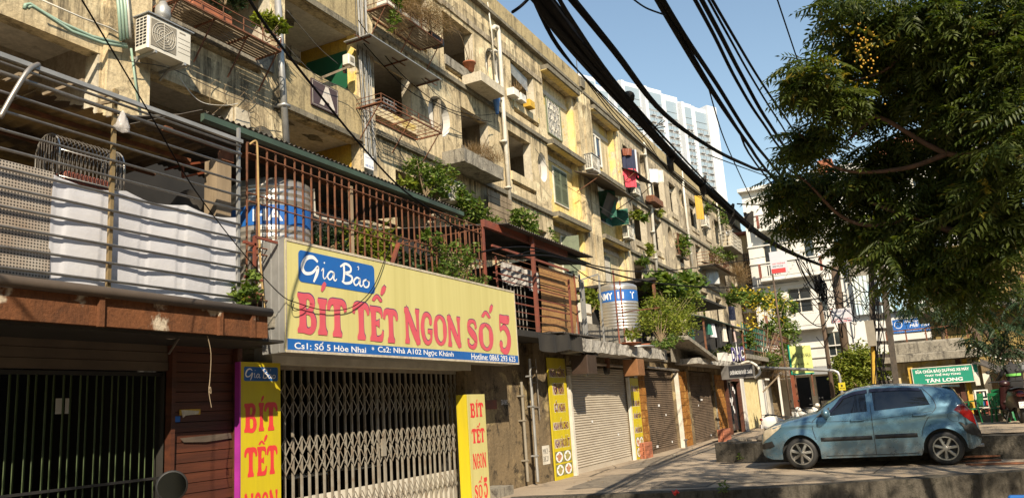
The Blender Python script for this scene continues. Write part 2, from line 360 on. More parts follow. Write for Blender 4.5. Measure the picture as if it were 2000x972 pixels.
def ring_panel(mb, cx, cz, hw, hh, rx, rz, y0, y1, n=32):
    def sq(a):
        c, s = math.cos(a), math.sin(a); k = min(hw/abs(c) if abs(c) > 1e-6 else 9e9, hh/abs(s) if abs(s) > 1e-6 else 9e9); return cx+c*k, cz+s*k
    A = [2*math.pi*(i+.5)/n for i in range(n)]
    # make sure the square corners are hit
    A = sorted(A+[math.atan2(s*hh, c*hw) % (2*math.pi) for s in (-1,1) for c in (-1,1)]); n = len(A)
    inn = [(cx+rx*math.cos(a), cz+rz*math.sin(a)) for a in A]; out = [sq(a) for a in A]
    for i in range(n):
        j = (i+1) % n
        for y, fl in ((y0, 0), (y1, 1)):
            q = [(out[i][0],y,out[i][1]),(out[j][0],y,out[j][1]),(inn[j][0],y,inn[j][1]),(inn[i][0],y,inn[i][1])]
            mb.q(*(q if not fl else q[::-1]))
        mb.q((inn[i][0],y0,inn[i][1]),(inn[j][0],y0,inn[j][1]),(inn[j][0],y1,inn[j][1]),(inn[i][0],y1,inn[i][1]))
near = thing('apartment_building', 'near block of the stained five storey apartment row with the letter A panel', 'building', (16,11.5,0), 'apartment blocks along the street')
far = thing('apartment_building', 'far block of the stained apartment row with clothes hung outside its upper openings', 'building', (48,11.5,0), 'apartment blocks along the street')
H1 = [(4.6,8.18,9.42,10.95),(9.3,12.2,9.45,10.95),(10.05,11.9,8.83,8.95),(4.6,8.18,6.3,7.84),(9.1,11.15,6.4,7.86),
      (12.66,15.25,9.42,11.17),(12.70,15.28,6.4,8.27),(12.66,15.25,12.45,13.95),
      (15.89,17.75,9.47,10.92),(15.95,17.9,9.05,9.17),(16.65,18.8,12.3,13.85),(16.7,18.7,12.0,12.11),(16.8,19.3,6.4,7.95),
      (19.65,21.6,12.36,13.87),(19.68,21.7,11.9,12.02),(20.5,22.33,9.65,10.96),(20.0,21.9,6.2,8.05),
      (24.38,26.35,12.45,14.02),(24.42,26.55,12.04,12.16),(23.8,25.66,9.66,11.17),(23.9,25.85,9.2,9.32),(24.6,26.6,6.4,7.95),
      (27.2,30.5,11.76,14.66),(27.2,30.5,8.86,11.6),(27.2,30.5,5.9,8.66)]
C1 = [(19.2,10.2,.69,.69,.62,.62),(22.98,13.25,.66,.7,.58,.64),(26.62,10.5,.5,.62,.42,.58),(12.0,7.32,.42,.44,.36,.38)]
H2 = [(32.25,35.7,11.76,14.66),(32.25,35.7,8.86,11.6),(32.25,35.7,5.9,8.66)]
for x0, x1 in ((36.9,39.2),(41.9,44.2),(45.3,46.9),(50,52.2),(53.8,55.8),(57.2,59),(61.2,63.4)):
    H2 += [(x0,x1,12.5,14.35),(x0+.05,x1-.1,12.1,12.22)]
for x0, x1 in ((37.6,39.7),(41.3,42.8),(46,48.3),(50.4,52),(54.1,56.4),(58.5,60.5),(62,64)):
    H2 += [(x0,x1,9.55,11.35),(x0+.05,x1-.1,9.15,9.27)]
for x0, x1 in ((36.9,39.1),(41.4,43),(46,48),(50.5,52.5),(54.6,56.6),(58.5,60.5)): H2 += [(x0,x1,6.6,8.3),(x0,x1,3.4,5.3)]
C2 = [(40.15,14.0,.55,.7,.48,.62),(48.1,13.9,.6,.7,.5,.62),(44.4,10.8,.6,.7,.5,.62),(56.8,13.6,.3,.6,.25,.5)]
def rects(cs): return [(c[0]-c[2], c[0]+c[2], c[1]-c[3], c[1]+c[3]) for c in cs]
mb = wall_grid(MB(), -3, 31.12, 0, 15.1, H1+rects(C1), D, D+TH)
for c in C1: ring_panel(mb, *c, D, D+TH)
mb.build('facade_wall', M['wall'], near)
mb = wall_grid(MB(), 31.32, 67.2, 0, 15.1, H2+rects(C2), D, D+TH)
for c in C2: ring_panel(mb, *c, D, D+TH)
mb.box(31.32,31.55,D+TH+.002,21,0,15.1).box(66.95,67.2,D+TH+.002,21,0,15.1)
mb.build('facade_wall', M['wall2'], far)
for b, x0, x1 in ((near,-3,31.12),(far,31.32,67.2)):
    MB().box(x0-.02, x1+.02, D-.14, D+.3, 15.22, 15.86).build('parapet', M['parapet'], b)
    MB().box(x0, x1, D-.2, D+.27, 15.09, 15.215).build('cornice', M['ledge'], b)
    MB().box(x0+.05, x1-.05, D+.31, 21, 15.25, 15.4).build('roof', M['concrete'], b)
    MB().box(x0+.3, x1-.3, 20.7, 20.9, 0, 15.24).build('rear_wall', M['wall2'], b)
    for zc in (13.98, 11.19, 8.3, 5.4):     # loggia floors and ceilings
        MB().box(x0+.25, x1-.25, D+TH+.003, D+1.9, zc, zc+.2).build('ceiling_slab', M['ceil'], b)
    MB().box(x0+.25, x1-.25, D+1.9, D+2.1, 2, 15.08).build('loggia_wall', M['inner'], b)
# partitions between flats, front face painted in places
for x in (8.5,12.42,15.42,19.45,22.9,26.9): MB().box(x-.1, x+.1, D+TH+.004, D+1.898, 2, 15.07).build('partition', M['inner'], near)
for x in (36.2,40.6,44.9,49.2,53.2,57,61): MB().box(x-.1, x+.1, D+TH+.004, D+1.898, 2, 15.07).build('partition', M['inner'], far)
# string courses, piers, band under the roof
for x0, x1 in ((15.92,19.6),(19.62,23.4),(23.42,27.1)):
    for z in (11.58, 8.66): MB().box(x0, x1, D-.1, D-.003, z, z+.15).build('string_course', M['ledge'], near)
    MB().box(x0, x1, D-.05, D-.003, 14.05 if x0 > 19 else 14.0, 14.25).build('lintel_band', M['wall2'], near)
for x0, x1 in ((36.2,40.7),(40.72,44.9),(44.92,49.1),(49.12,53.2),(53.22,57.1),(57.12,61),(61.02,66.9)):
    for z in (11.6, 8.7, 5.7): MB().box(x0, x1, D-.1, D-.003, z, z+.14).build('string_course', M['ledge'], far)
MB().box(8.22,9.06,D-.14,D-.003,2,15.08).build('pier', M['wall'], near)
MB().box(15.30,15.84,D-.10,D-.003,2,15.08).build('pier', M['wall2'], near)
MB().box(30.52,31.10,D-.16,D-.003,2,15.08).build('pier', M['wall'], near)
MB().box(31.34,32.2,D-.16,D-.003,2,15.08).build('pier', M['wall'], far)
MB().box(35.75,36.2,D-.12,D-.003,2,15.08).build('pier', M['cream'], far)
# projecting ledges of the yellow bays
for b, x0, x1 in ((near,27.1,30.5),(far,32.22,35.72)):
    for z0, mm in ((14.66,'parapet'),(11.56,'concrete'),(8.66,'concrete')):
        MB().box(x0, x1, D-.34, D-.003, z0-.02, z0+.17).build('bay_ledge', M['ledge'], b)
        MB().box(x0, x1, D-.27, D-.003, z0-.045, z0-.024).build('ledge_soffit', M['yellow'], b)
    for z0, z1, mm in ((11.76,14.66,'cream'),(8.86,11.6,'yellow'),(5.9,8.66,'cream')):
        MB().box(x0+.08, x1+.0, D+.30, D+.36, z0-.1, z1+.1).build('bay_wall', M[mm], b)
        MB().box(x1-.18, x1-.003, D+.02, D+.298, z0+.003, z1-.003).build('bay_reveal', M['yellow'], b)
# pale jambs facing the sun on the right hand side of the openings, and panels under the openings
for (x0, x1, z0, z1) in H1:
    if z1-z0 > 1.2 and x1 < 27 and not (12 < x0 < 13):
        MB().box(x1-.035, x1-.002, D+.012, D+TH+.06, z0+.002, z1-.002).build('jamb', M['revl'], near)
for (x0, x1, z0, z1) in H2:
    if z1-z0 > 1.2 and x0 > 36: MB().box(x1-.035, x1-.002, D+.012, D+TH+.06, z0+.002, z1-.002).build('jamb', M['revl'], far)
for x0, x1, z0, z1 in ((15.9,17.9,9.19,9.47),(19.64,21.75,12.04,12.36),(20.4,22.4,9.1,9.64),(24.36,26.5,12.18,12.45),(23.8,25.8,9.34,9.66),(9.3,12.25,8.97,9.45)):
    MB().box(x0, x1, D-.06, D-.003, z0+.01, z1).build('parapet_panel', M['cream'] if x0 in (24.36,15.9,23.8) else M['concrete'], near)
MB().box(11.17,12.40,D-.05,D-.003,6.4,6.86).box(11.17,11.55,D-.05,D-.003,6.87,7.86).build('pale_patch', M['revl'], near)
# A bay: panel, yellow side wall with green board, letter sign
MB().box(12.58,15.28,D-.09,D-.003,8.30,9.44).build('balcony_panel', M['parapet'], near)
MB().box(12.58,15.28,D-.09,D-.003,11.19,12.44).build('balcony_panel', M['parapet'], near)
MB().box(12.58,15.26,D-.12,D-.094,11.16,11.32).build('panel_edge', M['ledge'], near)
MB().box(12.58,15.26,D-.12,D-.094,8.27,8.40).build('panel_edge', M['ledge'], near)
MB().box(15.255,15.30,D+TH+.003,D+1.89,9.43,11.18).build('side_wall', M['ochre'], near)
MB().box(15.20,15.252,D+.02,D+TH-.002,9.43,11.165).build('jamb', M['yellow'], near)
MB().box(15.255,15.30,D+TH+.003,D+1.89,5.6,8.29).build('side_wall', M['ochre'], near)
MB().box(15.205,15.253,D+.27,D+1.6,9.25,10.80).build('green_door', M['greenboard'], near)
MB().box(13.4,14.2,D+1.86,D+1.895,5.7,7.9).build('ceiling_flake', M['inner'], near)
for cx, cy, a, b, z in ((13.6,D+.95,.42,.28,11.182),(14.4,D+.7,.33,.14,8.292),(13.3,D+.5,.2,.07,8.292)):
    MB().add([(cx+a*(1+.25*math.sin(5*t))*math.cos(t), cy+b*(1+.3*math.cos(4*t+1))*math.sin(t), z) for t in [2*math.pi*i/18 for i in range(18)]], [tuple(range(18))]).build('peeled_patch', M['ledge'], near)
# mullion through the round openings
for cx, cz, hw, hh, rx, rz in C1[:2]: MB().box(cx+.05, cx+.17, D+.03, D+TH-.03, cz-hh+.01, cz+hh-.01).build('mullion', M['wall2'], near)
for cx, cz, hw, hh, rx, rz in C1:
    A_ = [6.2832*i/36 for i in range(37)]; lin = MB()
    for a, b in zip(A_, A_[1:]): lin.q(*[(cx+rx*.985*math.cos(q), y, cz+rz*.985*math.sin(q)) for q, y in ((a,D+.006),(b,D+.006),(b,D+TH-.004),(a,D+TH-.004))])
    lin.build('hole_lining', M['white'], near)
# bracing wall behind the round openings so the left half shows plaster
for cx, cz in ((19.2,10.2),(22.98,13.25),(26.62,10.5)): MB().box(cx-.75, cx+.06, D+TH+.002, D+TH+.05, cz-.8, cz+.8).build('screen_wall', M['white'], near)
# doors, boards and dim windows set in the loggia back walls
for x0, x1, z0, z1, m in ((16.0,16.9,9.4,10.6,'glassd'),(24.9,26.0,12.45,13.7,'greenboard'),(24.1,25.6,9.5,10.4,'greenboard'),(17.2,18.4,6.5,7.5,'dark'),(20.6,21.5,9.6,10.6,'dark'),(5,7,6.4,7.4,'glassd'),(9.9,11.9,9.4,10.8,'glassd'),(25,26,6.4,7.5,'dark'),(20.5,21.5,6.3,7.6,'dark'),(9.5,10.6,6.3,7.4,'inner')):
    f = MB().box(x0-.05,x1+.05,D+1.86,D+1.897,z0,z1+.05).build('door_frame', M['offwhite'], near)
    MB().box(x0,x1,D+1.82,D+1.857,z0,z1).build('door_leaf', M[m], f)
for (x0, x1, z0, z1) in H2:
    if z1-z0 > 1.2 and x0 > 36:
        f = MB().box(x0+.3,x1-.25,D+1.86,D+1.897,z0-.3,z1-.3).build('door_frame', M['offwhite'], far)
        MB().box(x0+.38,x1-.33,D+1.82,D+1.857,z0-.3,z1-.38).build('door_leaf', M[random.choice(['dark','glassd','greenboard','inner'])], f)
# curtain in the top floor opening beside the pipe, green
mb = MB().grid(lambda u, v: (25.0+1.3*u, D+.55+.03*math.sin(u*40), 12.4+1.0*v), 60, 1); mb.build('curtain', M['greenlouvre'], near)
mb = MB().grid(lambda u, v: (24.4+1.7*u, D+.15-.12*v*(1-u), 13.95-.22*(1-v)-.35*u*(1-v)), 8, 3); mb.build('torn_blind', M['galv'], near)
def louvre_window(parent, x0, x1, z0, z1, y, m, open_left=0., frame='offwhite'):
    f = MB(); t = .05
    for a in ((x0-t,x1+t,z1,z1+t),(x0-t,x1+t,z0-t,z0),(x0-t,x0-.001,z0,z1),(x1+.001,x1+t,z0,z1)): f.box(a[0],a[1],y-.05,y-.002,a[2],a[3])
    w = f.build('window', M[frame], parent)
    MB().box(x0,x1,y-.012,y-.003,z0,z1).build('pane', M['dark'], w)
    xm = (x0+x1)/2
    for a, b, op in ((x0,xm-.01,open_left),(xm+.01,x1,0)):
        s = MB(); L = b-a; ca, sa = math.cos(op), math.sin(op)
        P = lambda u, d, z: (a+u*ca-d*sa*0+(0), y-.03-u*sa-d*ca, z)
        def bx(u0, u1, z0_, z1_, d0=0, d1=.03):
            s.add([P(u0,d0,z0_),P(u1,d0,z0_),P(u1,d1,z0_),P(u0,d1,z0_),P(u0,d0,z1_),P(u1,d0,z1_),P(u1,d1,z1_),P(u0,d1,z1_)], [(0,3,2,1),(4,5,6,7),(0,1,5,4),(1,2,6,5),(2,3,7,6),(3,0,4,7)])
        e = .07; zm = (z0+z1)/2
        bx(0,e,z0,z1); bx(L-e,L,z0,z1); bx(e,L-e,z1-e,z1,.002,.028); bx(e,L-e,z0,z0+e,.002,.028); bx(e,L-e,zm-.04,zm+.04,.002,.028)
        n = int((z1-z0)/.075)
        for i in range(n):
            z = z0+e+(z1-z0-2*e)*(i+.5)/n
            s.add([P(e,0,z+.03),P(L-e,0,z+.03),P(L-e,.03,z-.03),P(e,.03,z-.03),P(e,.004,z+.036),P(L-e,.004,z+.036),P(L-e,.034,z-.024),P(e,.034,z-.024)], [(0,3,2,1),(4,5,6,7),(0,1,5,4),(1,2,6,5),(2,3,7,6),(3,0,4,7)])
        s.build('shutter', M[m], w)
    return w
def grille_window(parent, x0, x1, z0, z1, y, n, curls=True, m='offwhite'):
    f = MB(); t = .05
    for a in ((x0-t,x1+t,z1,z1+t),(x0-t,x1+t,z0-t,z0),(x0-t,x0-.001,z0,z1),(x1+.001,x1+t,z0,z1)): f.box(a[0],a[1],y-.06,y-.002,a[2],a[3])
    w = f.build('window', M['louvre'], parent); MB().box(x0,x1,y-.012,y-.003,z0,z1).build('pane', M['glassd'], w)
    g = MB()
    for i in range(n): x = x0+(x1-x0)*(i+.5)/n; g.box(x-.014,x+.014,y-.05,y-.03,z0,z1)
    for z in (z0+.25*(z1-z0), z0+.75*(z1-z0)): g.box(x0,x1,y-.055,y-.051,z-.012,z+.012)
    if curls:
        for fx in (.2,.5,.8):
            for fz in (.2,.5,.8):
                c = V((x0+(x1-x0)*fx, y-.06, z0+(z1-z0)*fz)); g.tube([c+V((.14*math.cos(a),0,.14*math.sin(a))) for a in [i*math.pi/5 for i in range(11)]], .012, 4)
    g.build('grille', M[m], w); return w
YB = D+.30
grille_window(near, 28.1,29.45,12.42,13.9,YB,9)
louvre_window(near, 28.25,29.6,9.55,11.0,YB,'louvre')
louvre_window(near, 28.55,29.95,6.75,8.15,YB,'louvre', 1.35)
# white sliding window and open shutters of the far block
f = MB()
for a in ((33.0,34.3,13.85,13.92),(33.0,34.3,12.45,12.52),(33.0,33.07,12.52,13.85),(34.23,34.3,12.52,13.85),(33.6,33.7,12.52,13.85)): f.box(a[0],a[1],YB-.06,YB-.002,a[2],a[3])
wn = f.build('window', M['plastic_w'], far); MB().box(33.05,34.25,YB-.02,YB-.006,12.5,13.87).build('pane', M['glassd'], wn)
louvre_window(far, 33.2,34.9,9.75,11.05,YB,'greenlouvre', 1.5)
mb = MB(); mb.add([(34.9,YB-.02,9.75),(34.9+.12,YB-.85,9.75),(34.9+.12,YB-.85,10.5),(34.9,YB-.02,10.5)], [(0,1,2,3)]); 
for i in range(10): z = 9.75+.075*i; mb.bar((34.88,YB-.05,z),(35.0,YB-.85,z),.03,.04)
mb.build('open_shutter', M['greenlouvre'], far)
grille_window(far, 33.0,34.1,6.6,8.05,YB,8,False)
M['wtxt'] = MATS['ochre_limewash']
# vertical movement joint gap between the blocks
MB().box(31.10,31.34,D+.08,D+.12,2,15.0).build('joint_filler', M['ledge'], near)
# dark lower wall strip where the first floor meets the added shops
MB().box(-3,67,D-.02,D-.004,0,3.0).build('base_course', M['ledge'], near)

# unseen row of houses behind the camera, added to block low sky light
op_ = thing('unseen_house_row', 'unseen plain plastered house row opposite, added behind the viewer to block low sky light', 'house', (10,-17,0))
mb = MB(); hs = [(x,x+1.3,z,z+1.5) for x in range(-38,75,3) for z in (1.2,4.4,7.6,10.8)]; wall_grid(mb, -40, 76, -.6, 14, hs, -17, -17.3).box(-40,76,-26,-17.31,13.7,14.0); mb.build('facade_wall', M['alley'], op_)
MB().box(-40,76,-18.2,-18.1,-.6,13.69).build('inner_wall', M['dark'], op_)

# repaired patches and the joint grid of the paving
gp_ = random.Random(21)
for cx, cy, a, b in ((15.6,5.6,1.5,.7),(20.5,6.3,2.2,.45),(24.5,5.2,1.8,.9),(15.2,2.9,.7,1.4),(29,6.2,2.5,.5)):
    P = [(cx+a*math.copysign(abs(math.cos(q))**.5, math.cos(q))*gp_.uniform(.85,1.1), cy+b*math.copysign(abs(math.sin(q))**.5, math.sin(q))*gp_.uniform(.85,1.1)) for q in [6.283*i/22 for i in range(22)]]
    struct(MB().add([(x,y,.005) for x, y in P], [tuple(range(22))]), 'road_patch', M['kerbtop'])
# ================================================================== LETTERING
def lthing(name, label, cat, loc, rz=0, group=None):
    o = thing(name, label, cat, loc, group, rz); ORG[o.name] = V((0,0,0)); return o
_tc = {}
def text_geo(body, bold=.0, shear=0.):
    k = (body, bold, shear)
    if k not in _tc:
        c = bpy.data.curves.new('t', 'FONT'); c.body = body; c.offset = bold; c.shear = shear; c.resolution_u = 3; c.fill_mode = 'FRONT'
        o = bpy.data.objects.new('t', c); COL.objects.link(o); dg = bpy.context.evaluated_depsgraph_get(); dg.update()
        me = bpy.data.meshes.new_from_object(o.evaluated_get(dg)); 
        vs = [tuple(v.co) for v in me.vertices]; fs = [tuple(p.vertices) for p in me.polygons]
        bpy.data.objects.remove(o); bpy.data.curves.remove(c); bpy.data.meshes.remove(me); _tc[k] = (vs, fs)
    return _tc[k]
def letters(body, p0, u, v, wd, ht, m, parent, bold=.01, shear=0., name='lettering', fn=None):
    """flat letters fitted into the box p0, p0+u*wd, p0+v*ht"""
    vs, fs = text_geo(body, bold, shear); xs = [a[0] for a in vs]; ys = [a[1] for a in vs]
    x0, x1, y0, y1 = min(xs), max(xs), min(ys), max(ys); p0, u, v = V(p0), V(u), V(v)
    mb = MB()
    if fn: mb.add([fn((a[0]-x0)/(x1-x0)*wd, (a[1]-y0)/(y1-y0)*ht) for a in vs], fs)
    else: mb.add([p0+u*((a[0]-x0)/(x1-x0)*wd)+v*((a[1]-y0)/(y1-y0)*ht) for a in vs], fs)
    return mb.build(name, m, parent)
def ribbon2(path, wid, n=5):
    """2-D stroke with varying width -> list of quads"""
    P = spline([(x, y, 0) for x, y in path], n); W = spline([(w_, 0, 0) for w_ in wid], n); L = []; Rr = []
    for i, p in enumerate(P):
        d = P[min(i+1, len(P)-1)]-P[max(i-1, 0)]; d = d.normalized(); nn = V((-d.y, d.x, 0))
        L.append(p+nn*W[i].x/2); Rr.append(p-nn*W[i].x/2)
    return [[(L[i].x,L[i].y),(L[i+1].x,L[i+1].y),(Rr[i+1].x,Rr[i+1].y),(Rr[i].x,Rr[i].y)] for i in range(len(P)-1)]
def dot2(x, y, r, ry=None, n=12): return [[(x+r*math.cos(2*math.pi*i/n), y+(ry or r)*math.sin(2*math.pi*i/n)) for i in range(n)]]
def _stem(x, w=.26, y0=0., y1=1.):
    w *= 1.18
    return ribbon2([(x,y0+.0),(x,y0+.09),(x,y0+.2),(x,(y0+y1)/2),(x,y1-.2),(x,y1-.09),(x,y1)], [w*1.45,w*1.5,w*1.05,w*.95,w*1.05,w*1.5,w*1.45], 4)
def _glyphs():
    g = {}
    g['I'] = [_stem(.5, .58)]
    g['B'] = [_stem(.26, .32), ribbon2([(.3,.93),(.62,.93),(.78,.77),(.62,.56),(.3,.54)], [.13,.16,.3,.16,.12]), ribbon2([(.3,.53),(.68,.52),(.85,.28),(.68,.07),(.3,.07)], [.12,.16,.32,.18,.14])]
    g['T'] = [_stem(.5, .28, 0, .97), ribbon2([(.05,.68),(.10,.84),(.25,.92),(.5,.93),(.75,.92),(.90,.84),(.95,.68)], [.14,.2,.17,.15,.17,.2,.14])]
    g['E'] = [_stem(.27, .3), ribbon2([(.3,.93),(.6,.93),(.82,.88),(.88,.70)], [.14,.14,.18,.1]), ribbon2([(.3,.52),(.5,.52),(.7,.52)], [.12,.14,.26]), ribbon2([(.3,.07),(.6,.07),(.84,.12),(.94,.32)], [.14,.15,.2,.1])]
    g['N'] = [_stem(.16, .16), _stem(.86, .16), ribbon2([(.08,.97),(.3,.75),(.66,.28),(.9,.02)], [.24,.26,.26,.2])]
    g['G'] = [ribbon2([(.86,.66),(.84,.82),(.58,.94),(.3,.82),(.17,.5),(.3,.18),(.58,.06),(.84,.18),(.86,.4)], [.2,.2,.13,.22,.3,.22,.13,.16,.2]), ribbon2([(.58,.42),(.75,.42),(.98,.42)], [.12,.13,.13]), dot2(.84,.74,.12,.13)]
    g['O'] = [ribbon2([(.5,.94),(.22,.8),(.15,.5),(.22,.2),(.5,.06),(.78,.2),(.85,.5),(.78,.8),(.5,.94)], [.1,.2,.29,.2,.1,.2,.29,.2,.1])]
    g['S'] = [ribbon2([(.86,.7),(.8,.88),(.55,.94),(.24,.86),(.2,.68),(.45,.54),(.72,.42),(.82,.24),(.62,.08),(.36,.06),(.14,.14),(.12,.32)], [.2,.16,.12,.2,.26,.3,.3,.26,.17,.12,.16,.2])]
    g['5'] = [ribbon2([(.9,.98),(.86,.88),(.55,.86),(.22,.88)], [.1,.22,.22,.2]), ribbon2([(.25,.95),(.22,.75),(.22,.58)], [.1,.1,.1]), ribbon2([(.2,.56),(.5,.66),(.8,.52),(.86,.3),(.68,.08),(.4,.03),(.18,.14)], [.08,.14,.24,.3,.22,.14,.2]), dot2(.22,.2,.13,.1)]
    g["'"] = [ribbon2([(.2,.0),(.5,.5),(.8,.95)], [.25,.55,.35])]
    g['^'] = [ribbon2([(.05,.1),(.3,.55),(.5,.9)], [.3,.34,.2]), ribbon2([(.5,.9),(.7,.55),(.95,.1)], [.2,.34,.3])]
    return g
GLY = _glyphs()
def fat_letters(items, fn, m, parent, name='letter'):
    """items: (glyph, x0, x1, y0, y1); fn(x, y, layer) maps the sign plane to the world; every stroke gets its own layer"""
    k = 0
    for ch, x0, x1, y0, y1 in items:
        mb = MB()
        for part in GLY[ch]:
            k += 1
            for quad in part: mb.add([fn(x0+a*(x1-x0), y0+b*(y1-y0), k % 7) for a, b in quad], [tuple(range(len(quad)))])
        mb.build(name, m, parent)
SCRIPT = {  # brush script strokes in a unit box per letter: list of (path, widths)
 'G': [([(.85,.8),(.6,.98),(.25,.85),(.05,.4),(.2,.12),(.55,.2),(.85,.55),(.8,.2),(.62,-.25)], [.09,.13,.15,.16,.12,.1,.1,.14,.07])],
 'i': [([(.1,.45),(.4,.6),(.35,.15),(.6,.05),(1,.3)], [.1,.16,.15,.1,.07]), ([(.5,.9),(.6,.98)], [.16,.16])],
 'a': [([(.75,.55),(.4,.6),(.08,.3),(.25,.05),(.55,.2),(.78,.55),(.72,.15),(.9,.05),(1.05,.2)], [.12,.13,.14,.11,.1,.12,.14,.1,.06])],
 'B': [([(.28,.95),(.3,.5),(.2,.0)], [.14,.15,.12]), ([(.0,.8),(.4,1.0),(.8,.9),(.8,.65),(.35,.52),(.9,.4),(.85,.12),(.4,.0),(.1,.08)], [.09,.13,.14,.13,.09,.13,.15,.12,.08])],
 'o': [([(.5,.6),(.12,.4),(.25,.06),(.65,.1),(.8,.42),(.5,.6),(.8,.5)], [.11,.15,.12,.13,.14,.1,.06])],
 '?': [([(.3,.9),(.55,1.0),(.6,.8),(.45,.65)], [.08,.11,.12,.08])],
}
def script_word(items, fn, m, parent):
    mb = MB(); k = 0
    for ch, x0, x1, y0, y1 in items:
        for path, wd in SCRIPT[ch]:
            k += 1; A = (y1-y0)/(x1-x0)
            for quad in ribbon2([(a, b*A) for a, b in path], wd): mb.add([fn(x0+a*(x1-x0), y0+b/A*(y1-y0), k % 5) for a, b in quad], [(0,1,2,3)])
    return mb.build('lettering', m, parent)
# ================================================================== LEFT TIMBER SHOP (under the steel balcony)
XU, ZU = V((1,0,0)), V((0,0,1))
ts = thing('timber_shop', 'brown plank fronted shop with dark folding gate under a rusty beam', 'shop', (4,7.2,0))
mb = MB(); n = 24
mb.add([(-2,6.30,2.43),(6.62,6.30,2.43),(6.62,6.36,2.43),(-2,6.36,2.43),(-2,6.30,2.68),(6.62,6.30,2.68),(6.62,6.36,2.68),(-2,6.36,2.68)], [(0,3,2,1),(4,5,6,7),(0,1,5,4),(1,2,6,5),(2,3,7,6),(3,0,4,7)])
for x in (4.55,5.9,6.35): mb.box(x,x+.05,6.26,6.298,2.42,2.69)
mb.build('fascia_beam', M['brownbeam'], ts)
MB().tube([(-2,6.27,2.735),(2,6.28,2.73),(4.5,6.265,2.725),(6.64,6.275,2.71)], .05, 8).build('edge_pipe', M['tarp'], ts, True)
MB().box(-2,6.62,6.362,11.4,2.50,2.66).build('floor_slab', M['concrete'], ts)
MB().box(-2,6.95,6.37,7.5,2.40,2.43).build('soffit_board', M['blackply'], ts)
MB().box(-2,7.1,11.2,11.3,-.3,2.5).box(-2.1,-2,7.2,11.3,-.3,2.5).box(-2,7.1,7.6,11.3,-.1,0).build('room_shell', M['dark'], ts)
for i in range(23):                                  # planks of the wall beside the gate
    z = -.02+i*.107; j = random.uniform(-.006,.006)
    o = MB().box(6.06+j, 6.90+j, 7.10+random.uniform(0,.012), 7.135, z+.004, z+.103).build('plank', M['plank'], ts)
MB().box(6.0,6.05,7.05,7.16,-.1,2.45).box(6.91,6.985,7.04,7.15,-.1,2.45).build('door_post', M['plank'], ts)
MB().box(6.0,7.05,7.14,7.3,-.1,2.5).build('backing_wall', M['blackply'], ts)
for k, (z0, z1) in enumerate(((2.13,2.22),(2.225,2.32),(2.325,2.40))): MB().box(-2,5.99,7.10+.01*k,7.16,z0,z1).build('lintel_board', M['tarp'], ts)
gt = MB().box(-2,5.99,7.19,7.21,1.02,1.045).box(-2,5.99,7.19,7.21,.70,.725).box(-2,5.99,7.19,7.21,2.08,2.12).build('folding_gate', M['black'], ts)
M['greenbar'] = mat('shaded_green_bar', (.05,.08,.02), .6, (.03,.05,.015), 4, bmp=.15)  # green paint darkened, the shade on the gate put into its colour
for i in range(40):
    x = 5.93-i*.0855
    if x < 3.2: break
    a = .75; u = V((math.cos(a), math.sin(a), 0))*.024; MB().obox((x,7.22+.02*(i%2),1.02), u, V((-u.y,u.x,0)).normalized()*.004, (0,0,1.08)).build('gate_bar', M['greenbar'], gt)
for x, z, w_, h_ in ((5.02,1.78,.07,.10),(5.12,1.78,.05,.10)): tag(MB().box(x,x+w_,7.5,7.504,z-.05,z+h_).build('paper_sheet', M['printwhite'], ts))
MB().box(6.14,6.42,7.09,7.096,1.66,1.72).build('tape_strip', M['ochre'], ts)
MB().add([(6.16,7.088,1.715),(6.40,7.088,1.70),(6.39,7.088,1.665),(6.22,7.088,1.655),(6.18,7.085,1.63)], [tuple(range(5))]).build('torn_paper', M['revl'], ts)
MB().box(6.08,6.15,7.092,7.097,1.59,1.65).build('phone_sticker', M['printblue'], ts)
MB().add([(6.15,7.09,1.42),(6.85,7.085,1.44),(6.88,7.09,1.38),(6.5,7.085,1.36),(6.2,7.09,1.375)], [tuple(range(5))]).build('torn_strip', M['tarp'], ts)
c = MB().tube(spline([sy(405,655,6.34), sy(412,690,6.35), sy(410,740,6.4), sy(408,760,6.4), sy(412,768,6.4), sy(411,755,6.4), sy(408,765,6.4), sy(413,795,6.4)],4), .004, 5)
tag(c.build('hanging_string', M['wood']), 'knotted pale string dangling below the rusty beam', 'string')
tag(MB().tube(spline([sy(285,640,6.5), sy(330,660,6.6), sy(352,655,6.5), sy(348,662,6.6), sy(330,690,7.0)],4), .012, 5).build('bracket_rod', M['steel']), 'bent metal rod bracing the soffit above the plank wall', 'rod')
# ------------------------------------------------------------------ steel railed balcony above it
sb = thing('balcony_cage', 'long balcony cage of horizontal steel rails with a white cloth tied inside', 'balcony', (4,6.5,2.7))
XE = sy(470,300,6.5).x
for i, y in enumerate((105,121,141,178,215,252,289,327,364,402,441,481,521)):
    z = sy(0,y,6.5).z
    if i in (0,): MB().box(-2, XE+.02, 6.48, 6.52, z-.03, z+.012).build('rail', M['galv'], sb)
    else: MB().tube([(-2,6.5,z),(XE,6.5,z)], .0135 if i != 2 else .02, 8).build('rail', M['steel'], sb, True)
for px, m, w_ in ((222,'brass',.035),(470,'galv',.03)):
    x = sy(px,400,6.5).x; MB().box(x-w_/2, x+w_/2, 6.52, 6.555, 2.70, 4.86 if px > 300 else 4.78).build('post', M[m], sb)
MB().tube(spline([sy(0,230,6.45), sy(25,185,6.43), sy(55,138,6.42), sy(75,126,6.5)],5), .022, 7).build('bent_rod', M['steel'], sb, True)
for a, b in (((30,170),(72,142)),((85,185),(163,157)),((185,205),(232,195)),((195,190),(230,180)),((0,163),(40,145))):
    MB().bar(sy(*a,7.2), sy(*b,6.6), .03, .03).build('roof_rafter', M['wood'], sb)
